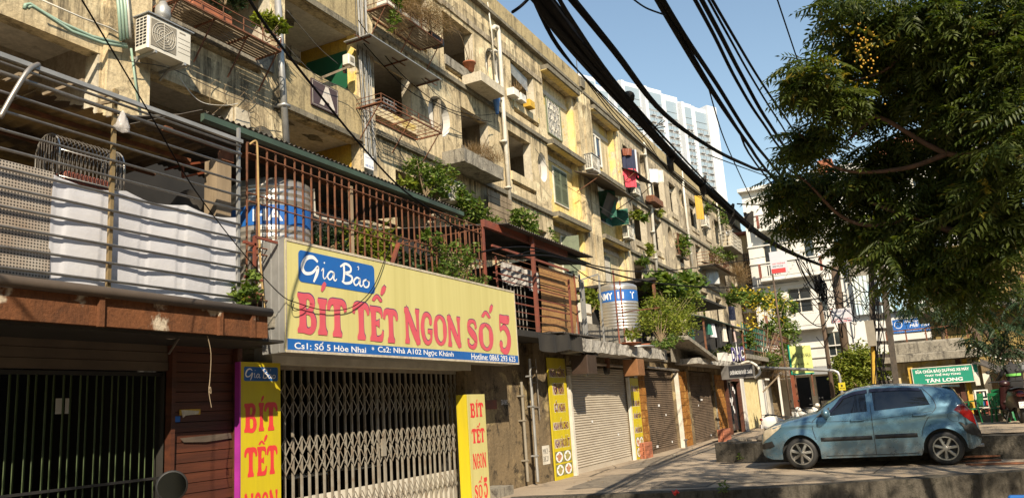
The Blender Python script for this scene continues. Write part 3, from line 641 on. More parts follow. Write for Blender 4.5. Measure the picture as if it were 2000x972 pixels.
# rotten roof sheets over the cage
def corr(x0, x1, y0, z0, y1, z1, amp=.018, pitch=.09, along='x', jag=0., seed=1):
    rnd = random.Random(seed); mb = MB(); n = max(4, int((x1-x0)/pitch*6)); jr = [rnd.uniform(-jag, jag) for _ in range(n+2)]
    for i in range(n+1):
        pass
    return mb.grid(lambda u, v: (x0+(x1-x0)*u, y0+(y1-y0)*v+(jr[int(u*n)]*(1-v)), z0+(z1-z0)*v+amp*math.sin(2*math.pi*(x1-x0)*u/pitch)), n, 2)
for k in range(4):
    x0 = -2+k*2.1; corr(x0, min(x0+2.12, 6.3), 6.95, 4.74-.02*k, 9.6, 4.50+.02*k, .012, .13, jag=.05, seed=k).build('roof_sheet', M['ply'], sb)
for k, y in enumerate((7.3,7.9,8.6)): MB().box(-2, 6.4, y-.02, y+.02, 4.60-.05*k, 4.64-.05*k).build('purlin', M['rust'], sb)
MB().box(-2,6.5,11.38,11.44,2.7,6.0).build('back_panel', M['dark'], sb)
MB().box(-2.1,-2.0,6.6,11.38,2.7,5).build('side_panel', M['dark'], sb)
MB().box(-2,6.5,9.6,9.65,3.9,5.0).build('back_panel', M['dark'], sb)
# ragged corrugated sheet edge seen above, right
corr(sy(390,230,8.2).x, sy(470,270,8.2).x+1.5, 8.2, sy(430,240,8.2).z, 10.5, sy(430,240,8.2).z+.5, .03, .12, jag=.12, seed=9).build('roof_sheet', M['darksheet'], sb)
# perforated sheet, white cloth
def _perf():
    m, t, bs = _new('perforated_sheet'); v = coords(t, (36,1,36)); f = N(t, 'VectorMath', operation='FRACTION'); t.links.new(v, f.inputs[0])
    s = N(t, 'VectorMath', operation='SUBTRACT'); s.inputs[1].default_value = (.5,0,.5); t.links.new(f.outputs[0], s.inputs[0])
    mm = N(t, 'VectorMath', operation='MULTIPLY'); mm.inputs[1].default_value = (1,0,1); t.links.new(s.outputs[0], mm.inputs[0])
    L = N(t, 'VectorMath', operation='LENGTH'); t.links.new(mm.outputs[0], L.inputs[0])
    c = mix(t, ramp(t, noise(t, coords(t), 2.2, 4), .35, .65), (.40,.37,.33), (.30,.24,.19))
    col = mix(t, ramp(t, L.outputs['Value'], .26, .34), (.03,.026,.022), c); t.links.new(col, bs.inputs['Base Color']); bs.inputs['Roughness'].default_value = .5; return m
M['perf'] = _perf()
xa, xb = -1.5, sy(101,450,6.64).x
MB().box(xa, xb, 6.64, 6.648, 2.86, sy(50,323,6.64).z).build('perforated_sheet', M['perf'], sb)
cx0, cx1 = xb-.02, sy(466,500,6.6).x
rn = random.Random(4); ph = [rn.uniform(0,6) for _ in range(8)]
def cloth(u, v):
    x = cx0+(cx1-cx0)*u; zt = sy(100,338,6.6).z*(1-u)+sy(468,424,6.6).z*u-.05*math.sin(math.pi*((u*3) % 1))*(1 if v > .9 else .6)
    z = 2.78+(zt-2.78)*v
    y = 6.61+.010*math.sin(u*14+ph[0]+.5*math.sin(v*3+ph[1]))+.005*abs(math.sin(u*9+ph[2]))**.5+.004*math.sin(v*9+u*23+ph[3])+.007*(1 if math.sin(u*31+ph[4]) > .8 else 0)
    return (x, y+.03*(1-v), z)
tag(MB().grid(cloth, 110, 34).build('cloth_sheet', M['cloth'], None, True), 'creased white cloth tied along the inside of the steel balcony rails', 'cloth')
# bird cage
bc = thing('bird_cage', 'barrel topped wire bird cage behind the steel rails', 'bird cage', tuple(sy(150,340,6.95)))
p0 = sy(112,352,6.95); x0, x1, yb, yf, z0 = p0.x-.05, sy(222,350,6.95).x+.05, 7.22, 6.86, sy(150,352,6.95).z-.03
yc = (yb+yf)/2; ry = (yb-yf)/2; zs = z0+.26
fr = MB()
for x in (x0, x1): fr.tube([(x,yf,z0),(x,yf,zs)]+[(x,yc-ry*math.cos(a),zs+ry*1.05*math.sin(a)) for a in [math.pi*i/10 for i in range(11)]]+[(x,yb,zs),(x,yb,z0)], .009, 5)
for y, z in ((yf,z0),(yb,z0),(yf,zs),(yb,zs)): fr.tube([(x0,y,z),(x1,y,z)], .008, 5)
fr.build('frame', M['stainless'], bc, True)
wr = MB()
for i in range(1,16):
    x = x0+(x1-x0)*i/16; wr.tube([(x,yf,z0),(x,yf,zs)]+[(x,yc-ry*math.cos(a),zs+ry*1.05*math.sin(a)) for a in [math.pi*k/8 for k in range(9)]]+[(x,yb,zs),(x,yb,z0)], .004, 4)
for i in range(1,9):
    y = yf+(yb-yf)*i/9; h = zs+ry*1.05*math.sqrt(max(0,1-((y-yc)/ry)**2))
    for x in (x0, x1): wr.tube([(x,y,z0),(x,y,h)], .004, 4)
wr.build('wires', M['steel'], bc)
MB().bevbox(x0+.08,x1-.1,yf+.03,yb-.02,z0-.02,z0+.09,.03).build('tray', M['rustpaint'], bc)
# timber pillar, rusted bracket, grey shell and bag
pl = thing('timber_pillar', 'thick grey weathered timber pillar behind the balcony rails', 'pillar', tuple(sy(437,420,7.0)))
a = sy(424,290,7.0); b = sy(452,290,7.0); MB().box(a.x-.0, b.x, 7.0, 7.2, 2.7, 4.62).build('timber_post', M['wood'], pl)
MB().box(a.x+.06, b.x+.02, 6.98, 7.05, 4.62, 4.74).build('metal_cap', M['rust'], pl)
br = MB(); q = [sy(357,322,7.3), sy(418,314,7.3), sy(419,332,7.3), sy(357,346,7.3)]
for i in range(4): br.bar(q[i], q[(i+1) % 4], .02, .025)
br.bar(q[0]+V((0,.3,0)), q[0], .02, .02)
tag(br.build('angle_iron', M['orange']), 'small orange rusted angle iron frame hanging beside the timber pillar', 'iron frame')
bgp = sy(230,235,6.45)
def bagf(u, v): a = 2*math.pi*u; r = .008+.075*v**.8*(1 if v < .85 else max(.05,(1-v)/.15))*(1+.28*math.sin(5*a+v*9)+.12*math.sin(11*a-v*20)); return (bgp.x+.03+r*math.cos(a), 6.42+r*math.sin(a)*.7, bgp.z+.10-.22*v)
m, t, bs = _new('clear_plastic'); bs.inputs['Base Color'].default_value = (.75,.72,.7,1); bs.inputs['Alpha'].default_value = .4; bs.inputs['Roughness'].default_value = .2; M['clear'] = m
tag(MB().grid(bagf, 16, 9).build('plastic_bag', M['clear'], None, True), 'crumpled clear plastic bag tied to the brassy balcony post', 'plastic bag')
gs = sy(370,385,7.6); tag(MB().grid(lambda u, v: (gs.x-.25+.55*u, 7.6+.25*v*(1-v), gs.z-.25+.35*v*(1-.6*(2*u-1)**2)), 10, 6).build('curved_panel', M['darksheet'], None, True), 'dim grey curved metal panel leaning in the shadowed balcony', 'panel')
# ================================================================== STEAK SHOP: gate, lintel, sign box, panels
sh = thing('steak_shop', 'shop with a wide grey folding lattice gate beneath the big yellow sign', 'shop', (10,7.3,0))
MB().box(7.56,12.55,7.12,7.42,2.245,2.46).build('lintel', M['offwhite'], sh)
MB().box(12.34,12.72,7.15,7.5,-.05,2.44).build('pier', M['alley'], sh)
MB().box(7.1,12.7,6.66,11.4,2.62,2.78).build('floor_slab', M['concrete'], sh)
MB().box(7.06,7.12,7.45,11.3,0,2.6).box(12.66,12.71,7.6,11.3,0,2.6).box(7.1,12.7,11.2,11.25,0,2.6).build('room_shell', M['dark'], sh)
MB().box(7.1,12.7,7.4,11.3,-.05,-.003).build('shop_floor', M['concrete'], sh)
gt = MB().box(7.62,12.32,7.30,7.34,2.19,2.24).box(7.62,12.32,7.30,7.34,.02,.05).build('lattice_gate', M['gate'], sh)
nb = 31
for i in range(nb):
    x = 7.66+i*(12.28-7.66)/(nb-1)+random.uniform(-.012,.012); wd = .012 if i not in (15,16) else .022
    MB().box(x-wd, x+wd, 7.295, 7.325, .05, 2.19).build('gate_bar', M['gate'], gt)
lt = MB(); st = (12.28-7.66)/(nb-1)
for i in range(nb-1):
    x = 7.66+i*st
    for z0, z1 in ((1.80,2.02),(1.57,1.79),(1.10,1.33),(.86,1.09),(.30,.52)):
        lt.bar((x,7.287,z0),(x+st,7.287,z1),.013,.006,(0,1,0)); lt.bar((x,7.281,z1),(x+st,7.281,z0),.013,.006,(0,1,0))
tag(lt.build('lattice', M['gate'], gt), kind='stuff')
MB().box(7.62,12.32,7.36,7.372,.0,.56).build('kick_panel', M['offwhite'], gt)
MB().box(10.0,10.1,7.26,7.29,.95,1.2).build('lock_case', M['gate'], gt)
# furniture dimly seen through the gate
for x in (8.4,9.6,11.0):
    tb = thing('dining_table', 'dim dining table inside the gated shop, %s' % ('nearest the left end' if x < 9 else 'in the middle' if x < 10 else 'nearest the right end'), 'table', (x,8.6,0), 'tables inside the gated shop')
    MB().box(x-.4,x+.4,8.3,8.9,.72,.75).build('table_top', M['offwhite'], tb)
    for sx_ in (-.35,.35):
        for sy_ in (8.35,8.85): MB().box(x+sx_-.02,x+sx_+.02,sy_-.02,sy_+.02,0,.719).build('leg', M['steel'], tb)
# ------------------------------------------------------------------ the big sign
YS = 6.5; xl, xr, zb, zt = sy(558,600,YS).x, sy(1009,640,YS).x, sy(780,697,YS).z, sy(780,518,YS).z
sg = thing('shop_sign', 'big pale yellow sign box reading Gia Bảo Bít Tết Ngon Số 5', 'shop sign', ((xl+xr)/2, YS, zb))
MB().box(xl, xr, YS+.004, YS+.012, zb, zt).build('face', M['printyellow'], sg)
sd = MB()
sd.box(xl-.004, xr+.004, YS+.014, YS+.36, zb-.012, zt+.012)
for y in (YS+.1, YS+.22): sd.box(xl-.012, xl-.0045, y, y+.012, zb, zt)
sd.build('sign_box', M['galv'], sg)
ed = MB()
for a in ((xl,xr,zt-.018,zt+.014),(xl,xr,zb-.014,zb+.016)): ed.box(a[0],a[1],YS-.004,YS+.003,a[2],a[3])
ed.box(xl-.002,xl+.02,YS-.004,YS+.003,zb+.017,zt-.019); ed.box(xr-.02,xr+.002,YS-.004,YS+.003,zb+.017,zt-.019); ed.build('edge_trim', M['revl'], sg)
hb = sy(560,660,YS).z
MB().box(xl+.021, xr-.021, YS-.001, YS+.0035, zb+.017, hb).build('blue_band', M['printblue'], sg)
fs_ = lambda a, b, k: (a, YS-.0015-.0005*k, b)
fn_ = lambda a, b, k: (a+.014, YS+.0035-.0003*k, b+.014)
its = []
for ch, l, r, tl, bl in (('B',582,618,571,649),('I',621,639,582,653),('T',640,677,581,656),('T',690,722,588,662),('E',723,750,597,665),('T',750,778,602,668),
                         ('N',791,821,600,670),('G',822,846,608,672),('O',848,874,612,674),('N',875,901,616,676),('S',913,934,622,680),('O',936,965,628,684),('5',974,999,612,687),
                         ("'",625,638,549,568),('^',727,745,573,588),("'",741,755,556,575),('^',941,957,605,620),("'",954,964,594,610)):
    p = sy(l,bl,YS); q = sy(r,bl-(0 if ch in "'^" else 0),YS); top = sy(l,tl,YS); its.append((ch, p.x, q.x, p.z, top.z))
fat_letters(its, fn_, M['printnavy'], sg, 'letter_shadow'); fat_letters(its, fs_, M['printpink'], sg)
a, b = sy(583,549,YS), sy(583,487,YS); bx1 = sy(731,530,YS).x; hh = b.z-a.z; bw = bx1-a.x
def rrect(w_, h_, r, n=5):
    out = []
    for cx, cy, s in ((w_-r,h_-r,0),(r,h_-r,1),(r,r,2),(w_-r,r,3)): out += [(cx+r*math.cos(math.pi/2*(s+i/n)), cy+r*math.sin(math.pi/2*(s+i/n))) for i in range(n+1)]
    return out
MB().add([(a.x+p, YS-.0006, a.z+q) for p, q in rrect(bw, hh, .06)], [tuple(range(24))]).build('name_plate', M['printblue'], sg)
GB = lambda x, z, w_, h_: [('G',x,x+.25*w_,z+.22*h_,z+.86*h_),('i',x+.25*w_,x+.34*w_,z+.2*h_,z+.78*h_),('a',x+.33*w_,x+.46*w_,z+.2*h_,z+.7*h_),('B',x+.52*w_,x+.70*w_,z+.2*h_,z+.86*h_),('a',x+.70*w_,x+.84*w_,z+.17*h_,z+.66*h_),('?',x+.745*w_,x+.82*w_,z+.5*h_,z+.86*h_),('o',x+.84*w_,x+.97*w_,z+.17*h_,z+.66*h_)]
script_word(GB(a.x+.05, a.z, bw-.1, hh), lambda p, q, k: (p, YS-.0012-.0004*k, q), M['printwhite'], sg)
for body, l, r in (('Cs1: Số 5 Hòe Nhai',575,715),('*',726,731),('Cs2: Nhà A102 Ngọc Khánh',738,886),('Hotline: 0865 293 625',920,1006)):
    p = sy(l,687,YS); h_ = .10 if body != '*' else .05
    letters(body, (p.x, YS-.0022, zb+.032+(.04 if body == '*' else 0)), XU, ZU, sy(r,695,YS).x-p.x, h_, M['printwhite'], sg, .012)
# upright yellow panels
def vpanel(label, x0, x1, z0, z1, y, rows, m, side, parts=True):
    p = thing('panel_sign', label, 'sign', ((x0+x1)/2, y, z0))
    MB().box(x0, x1, y, y+.06 if not side else y+side, z0, z1).build('board', M[m], p); return p
vp = vpanel('tall yellow panel with magenta edge and Gia Bảo plate left of the lattice gate', 6.90, 7.55, .05, 2.24, 6.98, None, 'brightyellow', 0)
MB().box(6.880,6.898,6.975,7.05,.05,2.24).build('edge', M['magenta'], vp); y_ = 6.98
MB().add([(6.95+p, y_-.001, 2.02+q) for p, q in rrect(.555,.165,.02)], [tuple(range(24))]).build('name_plate', M['printblue'], vp)
script_word(GB(6.97, 2.02, .52, .165), lambda p, q, k: (p, y_-.0016-.0003*k, q), M['printwhite'], vp)
W3 = lambda x, z, w_, h_: [('B',x,x+.36*w_,z,z+h_),('I',x+.42*w_,x+.58*w_,z+.02*h_,z+h_*1.02),('T',x+.60*w_,x+w_,z+.02*h_,z+h_*1.02),("'",x+.48*w_,x+.60*w_,z+h_*1.06,z+h_*1.27)]
W4 = lambda x, z, w_, h_: [('T',x,x+.37*w_,z,z+h_),('E',x+.37*w_,x+.67*w_,z,z+h_),('T',x+.67*w_,x+w_,z,z+h_),('^',x+.42*w_,x+.6*w_,z+h_*1.05,z+h_*1.22),("'",x+.56*w_,x+.7*w_,z+h_*1.17,z+h_*1.4)]
W5_ = lambda x, z, w_, h_: [('N',x,x+.26*w_,z,z+h_),('G',x+.27*w_,x+.49*w_,z,z+h_),('O',x+.5*w_,x+.73*w_,z,z+h_),('N',x+.74*w_,x+w_,z,z+h_)]
W6 = lambda x, z, w_, h_: [('S',x,x+.26*w_,z,z+h_*.8),('O',x+.28*w_,x+.6*w_,z,z+h_*.8),('5',x+.68*w_,x+w_,z,z+h_*1.15),('^',x+.34*w_,x+.54*w_,z+h_*.85,z+h_*1.03),("'",x+.5*w_,x+.62*w_,z+h_*1.0,z+h_*1.25)]
fl = lambda yy: (lambda a, b, k: (a, yy-.001-.0005*k, b))
for wf, z, h_ in ((W3,1.43,.33),(W4,.93,.33),(W5_,.42,.33),(W6,.12,.2)): fat_letters(wf(6.96, z, .53, h_), fl(y_), M['printred'], vp)
vp = vpanel('narrower yellow Bít Tết Ngon Số 5 panel box right of the lattice gate', 11.90, 12.52, -.02, 1.81, 6.86, None, 'printyellow', 0)
MB().box(11.87,11.896,6.862,7.06,-.02,1.808).build('side_return', M['brightyellow'], vp)
for wf, z, h_ in ((W3,1.42,.24),(W4,.99,.24),(W5_,.57,.25),(W6,.08,.29)): fat_letters(wf(11.99, z, .45, h_), fl(6.86), M['printred'], vp)
# wire looped across the sign and its tail
tag(MB().tube(spline([sy(160,0,4.2), sy(232,120,4.7), sy(300,235,5.2), sy(380,370,5.7), sy(470,488,6.2), sy(545,572,6.44), sy(583,592,6.45), sy(640,606,6.46), sy(690,598,6.46), sy(728,562,6.46), sy(752,505,6.46), sy(765,470,6.6)],7), .006, 5).build('sign_wire', M['cable'], None, True), 'thin black wire drooping across the left half of the yellow sign', 'wire')
tag(MB().tube(spline([sy(573,582,6.46), sy(569,596,6.45), sy(574,606,6.45), sy(588,604,6.45), sy(597,598,6.45)],5), .005, 5).build('wire_coil', M['cable'], None, True), 'small loose loop of wire over the letter B of the yellow sign', 'wire')
# ------------------------------------------------------------------ rusty barred cage over the steak shop
rc = thing('barred_cage', 'rusty upright barred balcony cage above the big yellow sign', 'balcony', (9.8,6.8,2.8))
ztop = 4.86; xa, xb = sy(483,300,6.8).x, sy(944,500,6.8).x
for i in range(37):
    x = xa+(xb-xa)*i/36+random.uniform(-.01,.01); MB().box(x-.009, x+.009, 6.79, 6.808, 2.8, ztop+random.uniform(0,.01)).build('bar', M['rust'], rc)
for z in (4.85,4.72,4.22,4.12,3.58,3.50,2.95): MB().tube([(xa,6.782,z),((xa+xb)/2,6.782,z-.012),(xb,6.782,z)], .010, 5).build('rail', M['rust'], rc)
for i in range(12): y = 6.82+i*.16; MB().box(xb-.008,xb+.008,y-.008,y+.008,2.8,ztop).build('bar', M['rust'], rc)
for z in (4.84,4.2,3.55): MB().bar((xb+.012,6.8,z),(xb+.012,8.7,z),.016,.016).build('rail', M['rust'], rc)
MB().box(xb-.03,xb+.03,6.76,6.79,2.78,4.9).build('corner_post', M['rustpaint'], rc)
for px in (690,): x = sy(px,400,6.8).x; MB().box(x-.025,x+.025,6.82,6.87,2.8,4.78).build('post', M['wood'], rc)
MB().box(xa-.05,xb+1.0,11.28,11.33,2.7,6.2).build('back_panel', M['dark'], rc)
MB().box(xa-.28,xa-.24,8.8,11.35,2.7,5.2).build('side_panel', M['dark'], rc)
pv = MB().tube([sy(575,381,7.0), sy(612,371,7.0), sy(614,420,7.0), sy(625,426,7.0), sy(760,452,7.0)], .022, 7); pv.build('water_pipe', M['pvc'], rc, True)
MB().bar(sy(765,515,6.74), sy(778,475,6.72), .07, .03).build('loose_board', M['rustpaint'], rc)
# green sheet roof over the cage
gr = thing('sheet_roof', 'long dark green corrugated sheet roof above the rusty barred cage', 'roof', (9.5,7,5))
x0, x1 = sy(398,233,6.75).x, sy(905,410,6.75).x
def rf(x0, x1, ya, za, yb, zb_, amp, pit): n = int((x1-x0)/pit*6); return MB().grid(lambda u, v: (x0+(x1-x0)*u, ya+(yb-ya)*v, za+(zb_-za)*v+amp*math.sin(2*math.pi*(x1-x0)*u/pit)), n, 2)
rf(x0, x1, 6.78, 5.04, 9.2, 5.25, .016, .09).build('roof_sheet', M['darksheet'], gr)
z_ = sy(690,338,6.74).z
MB().add([(x0,6.74,z_-.02),(x1,6.74,z_-.02),(x1,6.74,z_+.05),(x0,6.74,z_+.05),(x0,6.80,z_+.055),(x1,6.80,z_+.055),(x1,6.80,z_-.045),(x0,6.80,z_-.045)], [(0,1,2,3),(3,2,5,4),(4,5,6,7),(7,6,1,0),(0,3,4,7),(1,6,5,2)]).build('eaves_flashing', M['greensheet'], gr)
for y in (7.4,8.2): MB().box(x0,x1,y-.03,y+.03,4.94,4.99).build('purlin', M['rust'], gr)
# ------------------------------------------------------------------ stainless water tanks
def tank(name, label, c, r, h, word, band, wordspan, sgn=1, a_mid=-1.9):
    t = thing(name, label, 'water tank', c, 'stainless rooftop water tanks')
    prof = [(0,h+.16*r*2),(r*.25,h+.3*r),(r*.3,h+.29*r),(r*.9,h+.08*r),(r,h)]
    k = 0; z = h
    zs = []
    def ribs(z1, z0, n): 
        out = []
        for i in range(n): zz = z1-(z1-z0)*(i+.5)/n; out += [(r,zz+.022),(r*1.022,zz+.008),(r*1.022,zz-.008),(r,zz-.022)]
        return out
    b0, b1 = band
    prof += ribs(h-.03, b1+.03, 3)+[(r,b1),(r,b0)]+ribs(b0-.02, .05, 9)+[(r,.02),(r*.98,0),(r*.3,-.0)]
    MB().lathe([(a, b+c[2]) for a, b in prof], (c[0],c[1],0), 40).build('tank_body', M['stainless'], t, True)
    MB().lathe([(r*1.008,c[2]+b0),(r*1.008,c[2]+b1)], (c[0],c[1],0), 40).build('band', M['printblue'], t, True)
    for body, s0, wd in word:
        ht = (b1-b0)*.62
        letters(body, (0,0,0), XU, ZU, wd, ht, M['printwhite'], t, .02, fn=lambda a, b: (c[0]+r*1.014*math.cos(a_mid+(s0+a)/r), c[1]+r*1.014*math.sin(a_mid+(s0+a)/r), c[2]+b0+(b1-b0)*.18+b))
    MB().lathe([(r*1.04,c[2]-.06),(r*1.04,c[2]-.004),(r*.9,c[2]-.004)], (c[0],c[1],0), 24).build('stand_ring', M['rust'], t)
    return t
def aim(cx, cy): return math.atan2(-cy, -cx)       # side of the tank that faces the viewer
c1 = sy(531,450,7.45); c1 = (c1.x, 7.45, 3.12)
tank('water_tank', 'stainless water tank with a blue HA band behind the rusty bars', c1, .53, 1.5, [('HA',-.24,.38)], (.90,1.16), 0, a_mid=aim(c1[0],c1[1]))
MB_ = thing('tank_stand', 'rusty iron stand under the water tank behind the barred cage', 'stand', (c1[0],c1[1],2.78))
for dx in (-.35,.35):
    for dy in (-.35,.35): MB().box(c1[0]+dx-.02,c1[0]+dx+.02,c1[1]+dy-.02,c1[1]+dy+.02,2.78,3.135).build('leg', M['rust'], MB_)
M['hose'] = mat('dull_yellow_hose', (.40,.27,.10), .6, (.3,.2,.08), 6)
hose = MB().tube(spline([sy(488,282,6.72), sy(500,276,6.7), sy(503,300,6.7), sy(505,400,6.7), sy(508,500,6.7), sy(516,600,6.66), sy(520,640,6.4), sy(521,652,6.34)],6), .014, 6)
tag(hose.build('yellow_hose', M['hose'], None, True), 'yellowish hose hanging down the left end of the barred cage', 'hose')
pr = MB(); 
for a, b in (((497,462),(541,474)),((475,472),(500,478)),((497,462),(497,520)),((478,540),(512,548))): pr.bar(sy(*a,6.6), sy(*b,6.6), .03, .03)
tag(pr.build('iron_bracket', M['rustpaint']), 'red iron bracket sticking out beside the left end of the yellow sign', 'bracket')
# ================================================================== ALLEY WALL between the steak shop and the roller shutters
aw = thing('side_house', 'grimy plastered house front in deep shade between the yellow panels', 'house', (14.3,7.4,0))
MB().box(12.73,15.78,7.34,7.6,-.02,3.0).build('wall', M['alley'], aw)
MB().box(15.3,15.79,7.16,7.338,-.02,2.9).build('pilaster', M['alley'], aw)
MB().box(12.75,13.5,6.9,7.335,-.05,.16).build('doorstep', M['concrete'], aw)
MB().box(13.25,13.85,7.325,7.338,1.55,1.72).build('name_plate', M['rustpaint'], aw)
letters('GIA NHO', (14.05,7.335,1.62), XU, ZU, .28, .1, M['printwhite'], aw, .0); letters('MK3 -\n38.21', (15.45,7.157,.42), XU, ZU, .33, .26, M['printblack'], aw, .0)
MB().box(15.42,15.785,7.158,7.162,.36,.74).build('paint_patch', M['offwhite'], aw)
for px0, py0, px1, py1, r, y, m, lab in ((1018,745,1029,940,.03,7.24,'acgrill','pale drainpipe running down the shaded wall, nearest the alley'),(1034,700,1050,940,.03,7.1,'galv','grey drainpipe on the shaded wall, beside the menu board'),(1046,700,1053,820,.012,7.1,'steel','thin conduit pipe down the shaded wall beside the menu board')):
    a, b = sy(px0,py0,y), sy(px1,py1,y); b.z = max(b.z, 0.02)
    dp = MB(); dp.tube([a,(a.x,y,b.z)], r, 8)
    for k in (.2,.6,.85): dp.box(a.x-r*1.4,a.x+r*1.4,y-r*1.25,y+.1,b.z+(a.z-b.z)*k,b.z+(a.z-b.z)*k+.03)
    tag(dp.build('drainpipe', M[m], None, False), lab, 'drainpipe', 'pipes on the shaded wall')
# ------------------------------------------------------------------ red framed lean-to with bamboo blind
lf = thing('red_framed_balcony', 'red oxide framed balcony between the yellow sign and the water tank', 'balcony', (15.5,6.8,3))
MB().box(13.05,17.45,6.62,11.4,2.88,3.0).build('floor_slab', M['blackply'], lf)
rf(15.35,17.5,6.45,3.03,7.0,3.06,.02,.09).build('sheet_edge', M['darksheet'], lf)
MB().grid(lambda u, v: (14.2+3.2*u, 6.5+.05*math.sin(u*25), 2.98-.34*v-.05*math.sin(u*9)), 40, 3).build('black_tarp', M['blackply'], lf)
px_ = [(1040,462,657,.035,6.66),(1112,545,655,.02,6.62),(1123,535,655,.016,6.9),(968,500,560,.014,6.75)]
for x, y0, y1, w_, Y in px_:
    a = sy(x-2 if x > 1000 else x, y0, Y); MB().box(a.x-w_, a.x+w_, Y-w_, Y+w_, 3.0, a.z).build('post', M['rustpaint'], lf)
x0, x1 = sy(962,500,6.7).x, sy(1112,560,6.7).x
for py, w_ in ((492,.04),(505,.012),(516,.012),(528,.012),(541,.024),(552,.02),(573,.02),(590,.028),(606,.014),(620,.012),(635,.012)):
    z = sy(1000,py,6.7).z-.0; MB().box(x0,x1,6.7-w_/2,6.7+w_/2,z-w_/2,z+w_/2).build('rail', M['rustpaint' if w_ > .013 else 'rust'], lf)
MB().box(x0-.2,x1+.1,6.72,6.8,4.86,5.0).build('top_beam', M['rustpaint'], lf)
rf(13.2,17.7,6.5,4.98,9.5,5.35,.018,.1).build('roof_sheet', M['darksheet'], lf)
rf(15.4,18.2,6.75,4.92,7.6,5.02,.018,.1).build('roof_sheet', M['greensheet'], lf)
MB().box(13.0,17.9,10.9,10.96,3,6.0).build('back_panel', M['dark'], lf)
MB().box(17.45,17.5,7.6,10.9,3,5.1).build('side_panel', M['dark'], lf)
for i in range(7):
    a = sy(985+7*i,600,7.0); MB().tube([(a.x,7.0,3.0),(a.x+.02*math.sin(i),7.0,4.0)], .012, 5).build('inner_bar', M['steel'], lf)
def _blind():
    m, t, bs = _new('bamboo_blind'); v = coords(t, (1,1,22)); v2 = coords(t, (14,1,14))
    col = mix(t, ramp(t, noise(t, v, 2, 4), .3, .7), (.42,.24,.09), (.27,.14,.05)); col = mix(t, ramp(t, noise(t, v2, 1.2, 3), .5, .8), col, (.16,.085,.035))
    t.links.new(col, bs.inputs['Base Color']); bs.inputs['Roughness'].default_value = .85
    w_ = N(t, 'TexWave', i_Scale=14., bands_direction='Z'); t.links.new(coords(t), w_.inputs[0]); bump(t, bs, w_.outputs['Fac'], .4, .01); return m
M['blind'] = _blind()
bx0, bx1 = sy(1054,590,6.95).x, sy(1121,590,6.95).x; zt_, zb_ = sy(1085,528,6.95).z, sy(1085,655,6.95).z
bl = MB().grid(lambda u, v: (bx0+(bx1-bx0)*u, 6.95-.05*math.sin(v*2.5)-.06*(1-v)**6*math.sin(u*5), zb_+(zt_-zb_)*v), 24, 40).build('bamboo_blind', M['blind'], None, True)
tag(bl, 'rolled down tan bamboo blind behind the red balcony rails', 'blind')
a, b = sy(979,506,6.95), sy(1052,556,6.95)
tp = MB().grid(lambda u, v: (a.x+(b.x-a.x)*u, 6.95+.03*math.sin(u*23+3*v)+.02*math.sin(u*51), a.z-.02-(.42+.03*math.sin(u*8))*v-.05*u), 40, 10)
M['greytarp'] = mat('grey_streaked_tarp', (.42,.40,.38), .8, (.26,.25,.235), 5, bmp=.3, stretch=(4,1,.6))
tag(tp.build('grey_tarp', M['greytarp'], None, True), 'grey streaked tarpaulin hung at the top left of the red balcony', 'tarpaulin')
# ================================================================== SHOP ROW with roller shutters
sr = thing('shop_row', 'long single storey shop row of roller shutters with a concrete canopy', 'shop row', (30,7.2,0))
SH = [(17.02,21.16,-.02,2.46),(22.62,26.02,-.02,2.5),(27.80,31.56,-.02,2.52),(33.55,36.35,-.02,2.3),(37.6,41.45,-.02,2.3),(42.6,46.8,-.02,2.4)]
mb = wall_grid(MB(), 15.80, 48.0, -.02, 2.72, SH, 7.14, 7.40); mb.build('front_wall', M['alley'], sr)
MB().box(15.8,48,10.9,11,-.02,2.7).box(15.8,15.85,7.41,10.9,-.02,2.7).build('room_shell', M['dark'], sr)
MB().box(15.8,23.3,7.0,11.4,2.73,2.93).box(23.31,48,7.1,11.4,2.73,2.90).build('roof_terrace', M['concrete'], sr)
def rough_slab(x0, x1, y0, y1, z0, z1, seed, amp=.025, n=40):
    rnd = random.Random(seed); mb = MB(); rows = []
    for i in range(n+1):
        x = x0+(x1-x0)*i/n; j = [rnd.uniform(-amp, amp) for _ in range(6)]
        rows.append([(x,y1,z0),(x,y0+j[0],z0+j[1]*.6),(x,y0+j[2],(z0+z1)/2),(x,y0+j[3],z1+j[4]*.7),(x,y1,z1)])
    k = 5
    return mb.add([q for r in rows for q in r], [(i*k+j, i*k+j+1, (i+1)*k+j+1, (i+1)*k+j) for i in range(n) for j in range(k-1)]+[(0,1,2,3,4), tuple(n*k+j for j in (4,3,2,1,0))])
M['canopy'] = plaster('peeling_white_canopy', (.52,.49,.44), (.36,.34,.30), (.045,.04,.035), .6, .75, 2.6, .8, None, (4,4,4))
rough_slab(16.4,22.95,6.42,7.0,2.67,2.95,2).build('canopy', M['canopy'], sr)
rough_slab(26.2,33.6,6.35,7.1,2.66,2.84,4).build('canopy', M['canopy'], sr)
# tilted broken slab end over the second shutter
a = [sy(1318,668,6.4), sy(1338,658,6.2), sy(1376,700,6.0), sy(1352,706,6.0)]
ts_ = MB(); A = V((23.4,6.0,3.32)); Bv = V((26.9,6.0,2.86)); 
for dz, nm in ((0,0),): ts_.add([(25.0,6.25,3.36),(25.0,7.6,3.46),(28.2,7.4,2.86),(28.2,6.1,2.74),(25.0,6.25,3.48),(25.0,7.6,3.58),(28.2,7.4,2.98),(28.2,6.1,2.86)], [(0,1,2,3),(7,6,5,4),(0,3,7,4),(1,5,6,2),(0,4,5,1),(3,2,6,7)])
ts_.build('tilted_slab', M['concrete'], sr)
MB().add([(25.1,6.9,2.72),(28.1,6.9,2.72),(28.1,6.9,2.84),(25.1,6.9,3.34)], [(0,1,2,3)]).build('slab_web', M['concrete'], sr)
